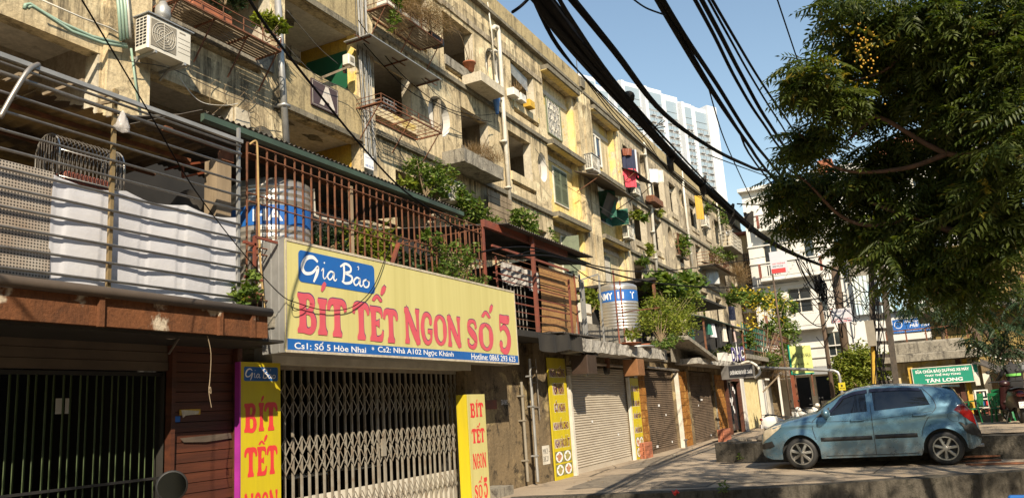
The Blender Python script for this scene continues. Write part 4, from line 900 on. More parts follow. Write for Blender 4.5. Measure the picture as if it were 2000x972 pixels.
# shutters
def shutter(x0, x1, z0, z1, y, m, pitch=.058):
    mb = MB(); z = z0+.12; n = int((z1-z)/pitch); prof = []
    for i in range(n): prof += [(y, z+i*pitch),(y-.022, z+i*pitch+pitch*.25),(y-.022, z+i*pitch+pitch*.6),(y-.003, z+i*pitch+pitch*.92)]
    prof.append((y, z1))
    mb.add([p for yy, zz in prof for p in ((x0,yy,zz),(x1,yy,zz))], [(2*i,2*i+1,2*i+3,2*i+2) for i in range(len(prof)-1)])
    s = mb.build('roller_shutter', m, sr)
    MB().box(x0,x1,y-.03,y+.01,z0,z0+.115).build('bottom_bar', m, s); return s
M['shutter_cream'] = mat('cream_shutter', (.47,.42,.34), .5, (.40,.35,.28), 1.5, bmp=.06, stretch=(1,1,3), world=True)
M['shutter_brown'] = plaster('sooty_brown_shutter', (.20,.145,.10), (.12,.09,.065), (.04,.033,.027), .2, .75, 1.1, .2, None, (9,9,2))
shutter(17.04,21.14,0,2.42,7.2,M['shutter_cream']); shutter(22.64,26.0,0,2.46,7.24,M['shutter_brown']); shutter(27.82,31.54,0,2.48,7.24,M['shutter_brown'])
for x in (17.0,21.17): MB().box(x-.05,x+.05,7.06,7.138,0,2.2).build('guide_rail', M['offwhite'], sr)
for x0, x1 in ((16.9,21.3),(22.6,26.1)): 
    MB().tube([(x0,6.98,2.50),(x1,6.98,2.47)], .035, 8).build('shutter_pipe', M['steel'], sr)
for x in (17.6,19.3): MB().lathe([(0,0),(.11,0),(.11,.1),(0,.1)], (x,6.95,2.36), 12, 'y').build('motor_drum', M['black'], sr)
MB().box(19.22,19.30,6.9,7.0,2.4,2.66).build('hanger', M['rust'], sr)
# pillars faced with rough orange brown tiles
M['tile'] = plaster('orange_brown_stone_tile', (.44,.20,.045), (.30,.125,.03), (.10,.05,.02), .1, .5, 5., 1., (.55,.30,.08), (2,2,2))
def tile_pillar(x0, x1, z1, y, seed):
    p = MB().box(x0-.0, x1+.0, y+.022, 7.138, 0, z1).build('pillar', M['concrete'], sr); rnd = random.Random(seed)
    nz = 11; nx = max(2, int(round((x1-x0)/.3)))
    for j in range(nz):
        for i in range(nx):
            d = rnd.uniform(0,.016); e = .006
            MB().box(x0+(x1-x0)*i/nx+e, x0+(x1-x0)*(i+1)/nx-e, y-d, y+.021, z1*j/nz+e, z1*(j+1)/nz-e).build('tile', M['tile'], p)
tile_pillar(22.0,22.58,2.35,7.06,1); tile_pillar(26.12,27.3,2.45,7.05,2); tile_pillar(31.62,33.1,2.4,7.05,3)
MB().box(26.05,26.115,7.0,7.135,0,2.4).build('white_post', M['offwhite'], sr)
MB().box(27.31,27.78,7.08,7.138,0,2.5).build('bare_strip', M['alley'], sr)
for nm, x, y, m, lab in (('lamp_box',20.35,6.62,'plank','brown wooden lamp box hung under the canopy beside the second menu panel'),('lamp_box',16.9,6.66,'blackply','dark wooden lamp box hung under the canopy above the long menu board')):
    t = thing(nm, lab, 'lamp box', (x,y,2.2), 'lamp boxes under the canopy')
    MB().bevbox(x-.28,x+.30,y-.2,y+.2,2.2,2.62,.015).build('case', mat('varnished_box_%s' % m, (.24,.11,.045) if m == 'plank' else (.05,.03,.02), .5, None, 4), t)
    MB().box(x-.05,x+.05,y-.02,y+.02,2.621,2.68).build('hanger', M['rust'], t)
    MB().lathe([(0,2.15),(.05,2.15),(.05,2.199),(0,2.199)], (x+.1,y,0), 10).build('lamp_cap', M['galv'], t)
# menu boards
def menu(label, x0, x1, z0, z1, y, rows, ztop, step, hh):
    p = thing('menu_board', label, 'sign', ((x0+x1)/2, y, z0), 'yellow duck menu boards')
    MB().box(x0, x1, y, y+.03, z0, z1).build('board', M['brightyellow'], p)
    for i, r in enumerate(rows):
        z = ztop-i*step; wd = (x1-x0)*(.62 if len(r) < 10 else .84); xx = (x0+x1-wd)/2
        letters(r, (xx-.012,y-.001,z-.012), XU, ZU, wd+.024, hh+.024, M['printwhite'], p, .05); letters(r, (xx,y-.004,z), XU, ZU, wd, hh, M['printmaroon'], p, .035)
    return p
M['dishbg'] = mat('photo_print_dark', (.10,.13,.05), .5, (.25,.2,.1), 22, bmp=0, a=.45, b=.6)
M['food'] = mat('photo_print_food', (.45,.28,.12), .5, (.22,.30,.08), 34, bmp=0, a=.45, b=.55); M['foodred'] = mat('photo_print_meat', (.35,.10,.04), .5, (.55,.36,.2), 34, bmp=0, a=.45, b=.55)
def dishes(p, x0, x1, z0, z1, y):
    w_ = (x1-x0)/2; h_ = (z1-z0)/2
    for i in range(2):
        for j in range(2):
            a, b = x0+w_*i+.015, z0+h_*j+.02; cx, cz = a+(w_-.03)/2, b+(h_-.04)/2; k = min(w_, h_)*.44
            ph_ = MB().box(a, a+w_-.03, y-.003, y-.0005, b, b+h_-.04).build('photo', M['dishbg'], p)
            MB().add([(cx+w_*.42*math.cos(q), y-.0045, cz+k*.95*math.sin(q)) for q in [2*math.pi*s/20 for s in range(20)]], [tuple(range(20))]).build('plate', M['printwhite'], ph_)
            MB().add([(cx+w_*.28*(1+.25*math.sin(5*q+i))*math.cos(q), y-.006, cz+k*.62*(1+.25*math.cos(4*q+j))*math.sin(q)) for q in [2*math.pi*s/20 for s in range(20)]], [tuple(range(20))]).build('food', M['foodred' if (i+j) % 2 else 'food'], ph_)
p = menu('long yellow menu board left of the cream roller shutter, five dishes named', 15.84, 16.8, .0, 2.58, 7.08, ['NGAN NƯỚNG','NEM NGAN','GỎI NGAN','NGAN NẤU CHAO','NGAN XÀO SẢ ỚT'], 2.16, .375, .24); dishes(p, 15.87, 16.77, .06, .6, 7.08)
p = menu('short yellow menu board right of the cream roller shutter, beside the tiled pillar', 21.25, 21.97, -.01, 2.18, 7.06, ['BÚN NGAN MỌC','TIẾT NGAN HẤP','BÚN MIẾN TRỘN','LÒNG MỀ XÀO DỨA'], 1.78, .36, .22); dishes(p, 21.28, 21.94, .04, .6, 7.06)
# hollow bricks stacked at the pillar feet
def brick_stack(px, py, nx, nz, label):
    c = sz(px, py); t = thing('brick_stack', label, 'bricks', (c.x,c.y,0), 'hollow brick stacks by the pillars')
    for j in range(nz):
        for i in range(nx):
            for k in range(2):
                bx_, bz = c.x+.23*i+random.uniform(-.01,.01), .105*j; by = c.y+.115*k+random.uniform(-.008,.008)
                q = MB().box(bx_, bx_+.222, by, by+.108, bz+.002, bz+.102).build('brick', M['brick'], t)
        for k in range(2):
            for zz in (.03,.07):
                MB().lathe([(0,0),(.014,0)], (c.x-.012,c.y+.115*k+.05,.105*j+zz), 8, 'x').build('brick_hole', M['printblack'], t)
    return t
brick_stack(1262, 895, 3, 4, 'small stack of red hollow bricks at the foot of the first tiled pillar')
brick_stack(1416, 862, 5, 4, 'stack of hollow bricks in front of the shop doorway with the white cut-out display')
# shop doorway, white posts, pale folding gate
dw = MB().box(33.55,33.75,7.0,7.139,0,2.3).box(36.1,36.3,7.0,7.139,0,2.3).box(33.76,36.09,7.0,7.139,2.16,2.3).build('shop_door', M['plank'], sr)
MB().box(33.76,36.09,7.2,7.21,.12,2.15).build('door_glass', M['glassd'], dw)
for i in range(16):
    x = 34.0+random.random()*1.8; z = .9+random.random()*1.0; MB().lathe([(0,0),(.11,.0)], (x,7.19-.001*i,z), 8, 'y').build('cut_out', M['printwhite'], dw)
for x0, x1 in ((36.32,36.9),(41.5,42.3)): MB().box(x0,x1,6.95,7.139,-.02,2.28).build('white_post', M['white'], sr)
M['yellowgate'] = mat('cream_yellow_gate', (.62,.55,.32), .6, (.5,.42,.22), 3)
yg = MB().box(37.62,41.43,7.22,7.24,0,2.3).build('pale_gate', M['yellowgate'], sr)
for i in range(26): x = 37.7+i*.147; MB().box(x-.025,x+.025,7.17,7.218,.03,2.25).build('gate_bar', M['yellowgate'], yg)
for x in (42.7,43.6,44.8,45.7): MB().box(x,x+.7,7.3,7.34,0,2.3).build('door_panel', M['offwhite' if x > 44 and x < 45 else 'galv'], sr)
# DNC sign with sign board
ds = thing('letter_sign', 'standing DNC letters edged in white on the canopy edge', 'sign', tuple(sy(1430,705,6.6)))
p0 = sx(1431,706,31.5); u = V((.35,-.94,0)).normalized(); zz = sx(1431,672,31.5).z-p0.z
wd_ = (sx(1455,706,31.5)-p0).length
for off, m, bo in ((0,'printwhite',.07),(-.03,'printnavy',.03)): letters('DNC', p0+V((off,0,0)), V((.25,-.97,0)).normalized(), ZU, wd_*1.0, zz*.85, M[m], ds, bo)
MB().add([p0+V((-.03,-.42*wd_,zz*.4)), p0+V((-.03,-.52*wd_,zz*.4)), p0+V((-.03,-.47*wd_,zz*1.25))], [(0,1,2)]).build('spike', M['printwhite'], ds)
ds2 = thing('name_board', 'black shop board under the DNC letters with small white capitals', 'sign', tuple(sx(1440,730,30.5)))
q0 = sx(1410,741,30.5); q1 = sx(1474,744,30.5); q2 = sx(1410,714,30.5); hz = (q2-q0).z; uu = (q1-q0); uu.z = 0; ln = uu.length; uu.normalize(); nn = V((-uu.y*-1, -uu.x*1, 0)); nn = V((-1,0,0))
MB().obox(q0+uu*ln/2+ZU*hz/2+V((.15,0,0)), uu*ln/2, V((.15,0,0)), ZU*hz/2).build('case', mat('grey_board_case', (.16,.15,.14), .5, None, 3), ds2)
MB().obox(q0+uu*(ln*.62)+ZU*hz*.52+V((-.006,0,0)), uu*ln*.37, V((.005,0,0)), ZU*hz*.42).build('black_panel', M['printblack'], ds2)
letters('CHUYÊN HÀNG XÁCH TAY ĐỨC - CHÂU ÂU', q0+uu*ln*.28+ZU*hz*.3+V((-.013,0,0)), uu, ZU, ln*.68, hz*.36, M['printwhite'], ds2, .01)
hp = MB().tube(spline([sx(1447,710,29.5), sx(1462,706,29.5), sx(1478,714,29.5), sx(1484,728,29.5), sx(1474,738,29.5)],5), .05, 7)
tag(hp.build('bent_pipe', M['pvc'], None, True), 'white plastic pipe bent in a loop in front of the black shop board', 'pipe')
# ================================================================== TERRACE ABOVE THE SHUTTERS
tw = thing('terrace_wall', 'low mottled concrete wall under the second water tank', 'wall', (19.8,7.4,2.93))
MB().box(18.7,23.0,7.4,9.3,2.935,3.60).build('wall_body', M['concrete'], tw)
c2 = sy(1207,585,8.2); c2 = (c2.x, 8.2, 3.72)
tank('water_tank', 'stainless water tank lettered NMY standing on the concrete terrace wall', c2, .63, 1.45, [('NMY',-.62,.46),('T',.42,.18)], (.95,1.30), 0, a_mid=aim(c2[0],c2[1]))
am = aim(c2[0], c2[1]); r_ = .63
t2 = [o for o in bpy.data.objects if o.get('label','').startswith('stainless water tank lettered')][0]
MB().add([(c2[0]+r_*1.013*math.cos(am+q), c2[1]+r_*1.013*math.sin(am+q), c2[2]+z) for q, z in ((.0,1.02),(.30,1.02),(.30,1.23),(.0,1.23))], [(0,1,2,3)]).build('square_mark', M['printwhite'], t2)
MB().box(c2[0]-.6,c2[0]+.6,c2[1]-.5,c2[1]+.5,3.601,3.70).build('plinth', M['concrete'], t2)
fr = thing('pole_frame', 'galvanised pole frame beside the lime shrub on the terrace', 'frame', (18.3,7.2,2.93))
for px, y0, y1, w_ in ((1131,535,660,.02),(1137,548,660,.03),(1169,537,630,.02)):
    a = sy(px,y0,7.2); MB().box(a.x-w_,a.x+w_,7.2-w_,7.2+w_,2.94,a.z).build('pole', M['galv'], fr)
a, b = sy(1130,548,7.2), sy(1168,535,7.2); MB().bar(a, b, .03, .03).build('cross_bar', M['galv'], fr)
for px, y0, y1 in ((1197,528,657),(1210,548,655)):
    a = sy(px,y0,7.1); tag(MB().tube([(a.x+.0,7.1,2.95),(a.x,7.1,a.z)], .022, 6).build('iron_rod', M['rustpaint']), 'red iron rod standing in front of the second tank, %s' % ('the taller' if y0 < 540 else 'the shorter'), 'rod', 'iron rods before the tank')
tag(MB().bar(sy(1210,610,7.05), sy(1288,600,7.05), .03, .03).build('iron_rail', M['rustpaint']), 'red iron rail running level right of the second water tank', 'rail')
a = sy(1232,652,7.2); tag(MB().box(a.x-.42,a.x+.42,7.2,7.26,2.95,3.42).build('propped_board', M['offwhite']), 'off-white board propped on the terrace below the second tank', 'board')
a = sy(1140,622,7.6); q = thing('white_crate', 'white box with a cross panel standing behind the low terrace wall', 'box', (a.x,7.6,3.62)); MB().box(a.x-.3,a.x+.35,7.5,7.9,3.62,4.15).build('crate_body', M['offwhite'], q); MB().box(a.x-.25,a.x+.3,7.48,7.498,3.85,3.9).build('slat', M['wood'], q)
def pot(name, label, c, r, h, m, group='plant pots on the terrace', rim=True):
    o = MB().lathe([(0,0),(r*.7,0),(r*.95,h*.85),(r*1.08,h*.85),(r*1.08,h),(r*.92,h),(r*.85,h*.8),(0,h*.8)], (0,0,0), 18).build(name, m, None, True); o.location = c; return tag(o, label, 'plant pot', group)
for px, py, Y, r, h, m, lab in ((1262,672,7.0,.16,.24,'terracotta','small terracotta pot between the white board and the wide bowl'),(1289,668,6.9,.38,.25,'ceramic','wide pale bowl pot at the foot of the big terrace bush'),(1345,655,7.1,.28,.25,'ceramic','pale glazed pot right of the big terrace bush'),(1405,692,6.8,.35,.2,'terracotta','flat terracotta tray below the hanging laundry'),(1480,722,6.6,.2,.3,'ceramic','pale round pot right of the DNC letters'),(1497,700,6.6,.22,.28,'ceramic','pale round pot beneath the terrace railing'),(1222,690,6.6,.4,.06,'terracotta','shallow red dish on the canopy edge')):
    c = sy(px,py,Y); pot('plant_pot', lab, (c.x,Y,2.95 if Y < 7.3 else c.z), r, h, M[m])
for px, lab in ((1411,'left one of two white planter boxes'),(1424,'right one of two white planter boxes')):
    c = sy(px,692,6.6); tag(MB().box(c.x-.25,c.x+.25,6.45,6.75,2.85,3.2).build('planter_box', M['white']), lab+' on the canopy edge by the DNC letters', 'planter box', 'white planter boxes')
sg_ = MB().lathe([(0,0),(.5,0),(.52,.03),(.45,.05),(0,.05)], (0,0,0), 20).build('round_tray', M['galv'], None, True); sg_.location = (sy(1240,668,6.75).x,6.75,2.96); tag(sg_, 'round grey metal tray lying on the canopy edge', 'tray')
# laundry corner
lc = thing('laundry_shelter', 'dark green roofed shelter with clothes hung on the terrace', 'shelter', (29.5,7,2.9))
a, b = sy(1372,615,6.6), sy(1445,628,6.6)
MB().add([(a.x-.5,6.4,a.z-.1),(b.x,6.4,a.z-.1),(b.x,8.2,a.z+.35),(a.x-.5,8.2,a.z+.35),(a.x-.5,6.4,a.z-.13),(b.x,6.4,a.z-.13),(b.x,8.2,a.z+.32),(a.x-.5,8.2,a.z+.32)], [(0,1,2,3),(7,6,5,4),(0,4,5,1),(1,5,6,2),(2,6,7,3),(3,7,4,0)]).build('shelter_roof', M['greensheet'], lc)
for x in (a.x-.3, b.x-.2): MB().box(x-.03,x+.03,6.5,6.56,2.9,a.z-.13).build('post', M['rust'], lc)
MB().box(a.x-.4,b.x,9.2,9.25,2.9,a.z+.2).build('back_panel', M['dark'], lc)
MB().box(a.x-1.0,a.x-.35,6.9,6.95,2.9,a.z-.5).build('green_door', M['greenlouvre'], lc)
cl = [(1392,'cloth','white shirt',.5),(1400,'black','black trousers',.9),(1413,'offwhite','pale towel',.7),(1422,'black','black jacket',.8),(1431,'pinkc','pale pink shirt',.75),(1385,'greenlouvre','green cloth',.4)]
M['pinkc'] = mat('pale_pink_cloth', (.55,.42,.38), .8, None, 3); M['tee'] = mat('pink_red_cloth', (.62,.07,.10), .8, (.52,.05,.08), 4); M['navy'] = mat('navy_cloth', (.02,.025,.06), .85, None, 3)
def garment(name, label, c, w_, h_, m, group, sleeves=False, rot=0.):
    mb = MB(); ph = random.random()*6
    mb.grid(lambda u, v: (c[0]+w_*(u-.5), c[1]+.05*math.sin(u*9+ph)*v+.02*math.sin(u*23), c[2]-h_*v), 14, 8)
    mb.grid(lambda u, v: (c[0]+w_*(u-.5), c[1]+.035+.05*math.sin(u*9+ph)*v+.02*math.sin(u*23), c[2]-h_*v), 14, 8)
    if sleeves:
        for s in (-1,1): mb.grid(lambda u, v: (c[0]+s*(w_*.5+.22*u*w_), c[1]+.02*math.sin(v*6), c[2]-.02-.2*u*h_-.3*h_*v), 4, 4)
    cr_, sr_ = math.cos(rot), math.sin(rot); mb.v = [(c[0]+(x-c[0])*cr_+(y-c[1])*sr_, c[1]-(x-c[0])*sr_+(y-c[1])*cr_, z) for x, y, z in mb.v]
    return tag(mb.build(name, M[m], None, True), label, 'clothes', group)
for px, m, lab, h_ in cl:
    c = sy(px,632,6.55); garment('hung_clothes', lab+' hung in the terrace shelter', (c.x,6.55,c.z), .42, h_, m, 'laundry in the terrace shelter')
# railing on the next terrace
rl = thing('terrace_railing', 'green and rust painted grid railing among vines beyond the DNC letters', 'railing', tuple(sy(1490,680,6.6)))
x0, x1 = sy(1452,660,6.6).x, sy(1540,660,6.6).x; z0, z1 = 3.55, 4.75
for i in range(30): x = x0+(x1-x0)*i/29; MB().box(x-.02,x+.02,6.6,6.64,z0,z1).build('bar', M['rust' if i > 12 else 'greenlouvre'], rl)
for k in range(5): z = z0+(z1-z0)*k/4; MB().box(x0,x1,6.57,6.598,z-.02,z+.02).build('rail', M['rust'], rl)
MB().box(x0-.5,x1+.3,6.4,11,3.1,3.3).build('terrace_slab', M['concrete'], rl)
MB().box(x0-.5,x1+.3,8.8,8.9,3.31,5.2).build('back_panel', M['dark'], rl)

for x, z, w_, h_ in ((24.2,1.35,.16,.07),(24.9,1.05,.10,.06),(29.6,1.45,.34,.05),(29.2,1.25,.08,.06),(23.6,.16,.2,.07),(25.3,.2,.09,.06),(30.6,.12,.16,.06),(18.4,1.1,.08,.05),(20.2,.7,.07,.05)):
    MB().box(x, x+w_, 7.168 if x < 22 else 7.208, 7.172 if x < 22 else 7.212, z, z+h_).build('sticker', M['printwhite'], sr)
# ================================================================== THINGS ON THE FACADE
def aircon(label, c, s=1., stained=True):
    """outdoor unit; c = lower left front corner, facing the street"""
    t = thing('air_conditioner', label, 'air conditioner', c, 'outdoor air conditioner units'); x, y, z = c; w_, d, h = .82*s, .30*s, .56*s
    MB().bevbox(x, x+w_, y, y+d, z, z+h, .02*s).build('casing', M['acwhite'], t)
    MB().box(x-.03*s, x+w_+.03*s, y-.03*s, y+d+.02*s, z+h+.002, z+h+.02*s).build('lid', M['galv'], t)
    MB().box(x+.05*s, x+.52*s, y-.008, y-.001, z+.06*s, z+h-.06*s).build('fan_panel', M['acgrill'], t)
    g = MB()
    for k in range(5): r = (.05+.042*k)*s; g.tube([(x+.285*s+r*math.cos(a), y-.014, z+h/2+r*math.sin(a)) for a in [2*math.pi*i/20 for i in range(21)]], .004*s, 4)
    for k in range(8): a = math.pi*k/4; g.tube([(x+.285*s, y-.016, z+h/2),(x+.285*s+.22*s*math.cos(a), y-.016, z+h/2+.22*s*math.sin(a))], .004*s, 4)
    g.build('fan_guard', M['acwhite'], t)
    v = MB()
    for i in range(9):
        for j in range(3): v.box(x-.006, x-.001, y+.04*s+j*.08*s, y+.10*s+j*.08*s, z+.07*s+i*.052*s, z+.10*s+i*.052*s)
    v.build('side_vents', M['black'], t)
    l = MB(); 
    for i in range(4): l.box(x+.56*s, x+.79*s, y-.004, y-.001, z+(.14+.08*i)*s, z+(.146+.08*i)*s)
    l.box(x+.58*s, x+.70*s, y-.005, y-.001, z+.47*s, z+.49*s); l.build('panel_lines', M['acgrill'], t)
    for xx in (x+.12*s, x+w_-.15*s):
        b = MB(); b.box(xx, xx+.04*s, y-.02, D-.01, z-.045*s, z-.003); b.bar((xx+.02,D-.02,z-.16*s),(xx+.02,D-.25,z-.03),.03*s,.03*s)
        b.build('bracket', M['galv'], t)
    return t
a = sy(296,98,10.9); t = aircon('large cream air conditioner hung on the wall at the upper left', (a.x-.12,10.85,a.z-.0), 1.12)
a = sy(1153,325,11.1); aircon('air conditioner under the white sliding window of the top floor', (a.x,11.0,a.z-.1), 1.2)
a = sy(1242,376,11.1); aircon('air conditioner under the small dark awning below the pink shirt', (a.x,11.1,a.z), 1.0)
a = sy(1229,463,11.1); aircon('air conditioner beside the potted plants, right of the open green shutters', (a.x,11.1,a.z), 1.05)
a = sy(1380,440,11.1); aircon('air conditioner far along the top floor near the red strip', (a.x,11.1,a.z), 1.3)
a = sy(880,378,11.0); aircon('pale air conditioner half hidden in the leafy shrub', (a.x-.1,11.0,a.z-.15), 1.0)
# roof-top clay jar above first unit
tag(MB().lathe([(0,0),(.1,0),(.14,.1),(.13,.25),(.08,.3),(.06,.36),(0,.36)],(sy(330,20,10.9).x,11.05,a.z*0+sy(296,20,10.9).z),12).build('plastic_drum', M['galv'], None, True), 'grey plastic drum above the upper left air conditioner', 'drum')
def rack(name, label, x0, x1, yo, z, nsl, floor, m, rail_h=.28, group='plant racks on the facade', br=3, brd=.7):
    t = thing(name, label, 'plant rack', ((x0+x1)/2, D, z), group)
    f = MB()
    for y in (yo, D-.02): f.bar((x0,y,z),(x1,y,z),.035,.035)
    for x in (x0, x1): f.bar((x,yo,z),(x,D,z),.035,.035)
    f.build('frame', M[m], t)
    for i in range(br):
        x = x0+(x1-x0)*(i+.5)/br if br < 3 else x0+.03+(x1-x0-.06)*i/(br-1)
        MB().bar((x,yo+.02,z-.02),(x,D-.16,z-.03),.03,.035).bar((x,yo+.08,z-.03),(x,D-.16,z-brd),.022,.022).build('bracket', M[m], t)
    if floor:
        for i in range(nsl):
            y = yo+(D-.1-yo)*i/nsl; MB().box(x0,x1,y+.012,y+(D-.1-yo)/nsl-.012,z-.018,z+.0).build('slat', M[floor], t)
    else:
        for i in range(nsl): x = x0+(x1-x0)*i/nsl; MB().bar((x,yo,z+.012),(x,D-.02,z+.012),.01,.01).build('slat', M[m], t)
        for i in range(3): y = yo+(D-yo)*(i+1)/4; MB().bar((x0,y,z+.022),(x1,y,z+.022),.01,.01).build('slat', M[m], t)
    r = MB()
    for h in (rail_h, rail_h*.5): r.bar((x0,yo,z+h),(x1,yo,z+h),.014,.014); r.bar((x0,yo,z+h),(x0,D,z+h),.014,.014); r.bar((x1,yo,z+h),(x1,D,z+h),.014,.014)
    for i in range(6): x = x0+(x1-x0)*i/5; r.bar((x,yo,z),(x,yo,z+rail_h),.016,.016)
    r.build('guard_rail', M[m], t); return t
# upper left plant rack with slatted floor
a, b = sy(345,14,10.8), sy(545,92,10.8); zr = (sy(400,36,10.8).z+sy(545,92,10.8).z)/2
rack('plant_rack', 'slatted iron plant rack with a terracotta trough at the top left', a.x, b.x, 10.75, zr, 8, 'wood', 'rust', .3, br=4, brd=.75)
p = sy(405,12,10.95); tr = MB().bevbox(p.x-.45,p.x+.55,10.85,11.2,zr+.01,zr+.27,.03).build('planter_trough', M['terracotta']); tag(tr, 'long terracotta trough on the upper left plant rack', 'planter')
# second rack with dead plants, centre top
a, b = sy(768,35,10.75), sy(860,52,10.75); z2 = sy(800,40,10.75).z
rack('plant_rack', 'iron plant rack of dead trailing plants and trays beside the top floor opening', sy(757,30,10.75).x, sy(862,60,10.75).x, 10.75, z2, 7, 'wood', 'rust', .3, br=3, brd=.75)
for i, (px, nm, m) in enumerate(((765,'white foam trough at the left end','plastic_w'),(800,'white foam trough in the middle','plastic_w'),(848,'black plastic tray at the right end','black'))):
    p = sy(px,42,10.9); tag(MB().bevbox(p.x-.33,p.x+.36,10.8,11.15,z2+.01,z2+.25,.03).build('planter_trough', M[m]), nm+' of the rack of dead plants', 'planter', 'troughs on the dead plant rack')
# empty rack with three red brackets
a, b = sy(735,205,10.65), sy(863,262,10.65); z3 = (sy(757,212,10.65).z+sy(815,235,10.65).z+sy(860,254,10.65).z)/3
rack('plant_rack', 'empty wire rack on three red iron brackets beside the round opening', sy(745,212,10.65).x, sy(862,258,10.65).x, 10.65, z3, 14, None, 'rust', .22, br=3, brd=.8)
cr = MB(); p = sy(752,205,10.9)
for zz in (0,.1,.2): 
    for q in ((p.x-.2,p.x+.35),): cr.box(q[0],q[1],10.8,10.815,z3+.04+zz,z3+.055+zz); cr.box(q[0],q[1],11.1,11.115,z3+.04+zz,z3+.055+zz); cr.box(q[0],q[0]+.015,10.8,11.1,z3+.04+zz,z3+.055+zz); cr.box(q[1],q[1]+.015,10.8,11.1,z3+.04+zz,z3+.055+zz)
for q in (-.2,-.05,.1,.25): cr.box(p.x+q,p.x+q+.015,10.79,10.799,z3+.03,z3+.26)
tag(cr.build('wire_basket', M['galv']), 'small grey wire basket on the left end of the empty rack', 'basket')
# flat sheet canopy on angle brackets (below the dead plant rack)
cp = thing('sheet_canopy', 'flat grey sheet canopy jutting from the wall under the dead plant rack', 'canopy', tuple(sy(790,110,11.2)))
x0, x1 = sy(722,80,10.7).x, sy(862,143,10.7).x; zc = (sy(722,82,10.7).z+sy(862,143,10.7).z)/2
MB().box(x0,x1,10.7,D-.01,zc,zc+.025).build('sheet', M['galv'], cp)
for i in range(3): x = x0+.1+(x1-x0-.2)*i/2; MB().bar((x,10.72,zc-.02),(x,D-.02,zc-.02),.03,.03).bar((x-.3,11.0,zc-.015),(x+.3,11.0,zc-.015),.02,.02).build('bracket', M['rust'], cp)
# concrete ledge box with blue bag below, planter ledge
lb = thing('ledge_box', 'small white concrete ledge projecting beside the tall white drainpipe', 'ledge', tuple(sy(962,165,11.2)))
a, b = sy(940,160,10.8), sy(984,160,10.8); z = sy(962,172,10.8).z
MB().bevbox(a.x,b.x,10.8,D-.003,z,z+.32,.02).build('ledge_body', M['revl'], lb)
p = sy(972,195,11.2); m, t, bs = _new('blue_plastic_sheet'); bs.inputs['Base Color'].default_value = (.06,.17,.42,1); bs.inputs['Roughness'].default_value = .3; M['bluebag'] = m
tag(MB().grid(lambda u, v: (p.x+.25*math.cos(6.28*u)*(.6+.4*math.sin(3.14*min(1,v+.3)))*(1-v*v*.75)*(1+.1*math.sin(20*u+9*v)), 11.25+.18*math.sin(6.28*u)*(1-v*.7), p.z+.5-1.0*v), 16, 8).build('blue_bag', M['bluebag'], None, True), 'blue plastic bag hanging under the small white ledge', 'bag')
pk = thing('planter_ledge', 'concrete planter ledge full of dry grass below an upper opening', 'planter', tuple(sy(945,325,11)))
a, b = sy(908,330,10.75), sy(984,345,10.75); z = (sy(912,318,10.75).z+sy(982,350,10.75).z)/2
rough_slab(a.x,b.x,10.75,D-.003,z,z+.42,8,.012,16).build('trough', M['concrete'], pk)
# long pipes on the wall
def wpipe(label, pts, r, m, y=11.38, grp='drainpipes on the facade', clamps=True):
    P = [sy(px,py,y) for px, py in pts]; mb = MB(); mb.tube(P, r, 10)
    if clamps:
        for k in range(int((P[0]-P[-1]).length/1.4)):
            q = P[0].lerp(P[-1], (k+.5)/max(1,int((P[0]-P[-1]).length/1.4))); mb.box(q.x-r*1.3,q.x+r*1.3,y-r*1.2,D-.002,q.z-.03,q.z+.03)
    return tag(mb.build('drainpipe', M[m], None, True), label, 'drainpipe', grp)
wpipe('tall white drainpipe with an elbow beside the small white ledge', [(962,58),(966,52),(972,54),(974,62),(984,230),(997,412)], .075, 'pvc')
wpipe('grey drainpipe at the left of the letter A balcony', [(541,-30),(549,120),(560,288)], .075, 'galv', 11.3)
wpipe('white drainpipe beyond the hung pink shirt', [(1256,278),(1258,284),(1271,390),(1283,530)], .085, 'pvc')
wpipe('white drainpipe at the middle of the far block', [(1331,330),(1338,400),(1352,520)], .08, 'pvc')
wpipe('white drainpipe near the far end of the far block', [(1397,388),(1403,420),(1410,480)], .09, 'pvc')
wpipe('thin pale pipe descending the parapet left of the tall white drainpipe', [(952,5),(960,60),(967,145)], .025, 'pvc', 11.36, clamps=False)
for k, (x0_, m) in enumerate(((232,'greenpipe'),(238,'greenpipe'),(245,'greenpipe'),(250,'pvc'))):
    wpipe('pale green water pipe of the bundle at the upper left pier, number %s from left' % ('one','two','three','four')[k], [(x0_-6,-40),(x0_,20),(x0_+4,80-2*k)], .028, m, 11.2, 'green water pipes', False)
for k, q in enumerate(([(48,18),(50,10),(58,8),(140,62),(200,84),(248,92)],[(55,16),(62,12),(120,45),(180,72),(246,88)])):
    wpipe(('pale green pipe sweeping along the lintel at the upper left, lower','pale green pipe sweeping along the lintel at the upper left, upper')[k], q, .03, 'greenpipe', 11.25, 'green water pipes', False)
wpipe('thin green pipe running down the upper left pier', [(256,95),(263,150),(272,220)], .02, 'greenpipe', 11.25, 'green water pipes', False)
wpipe('white hose snaking over the first lintel', [(80,0),(160,35),(215,55),(262,82)], .014, 'pvc', 11.3, 'green water pipes', False)
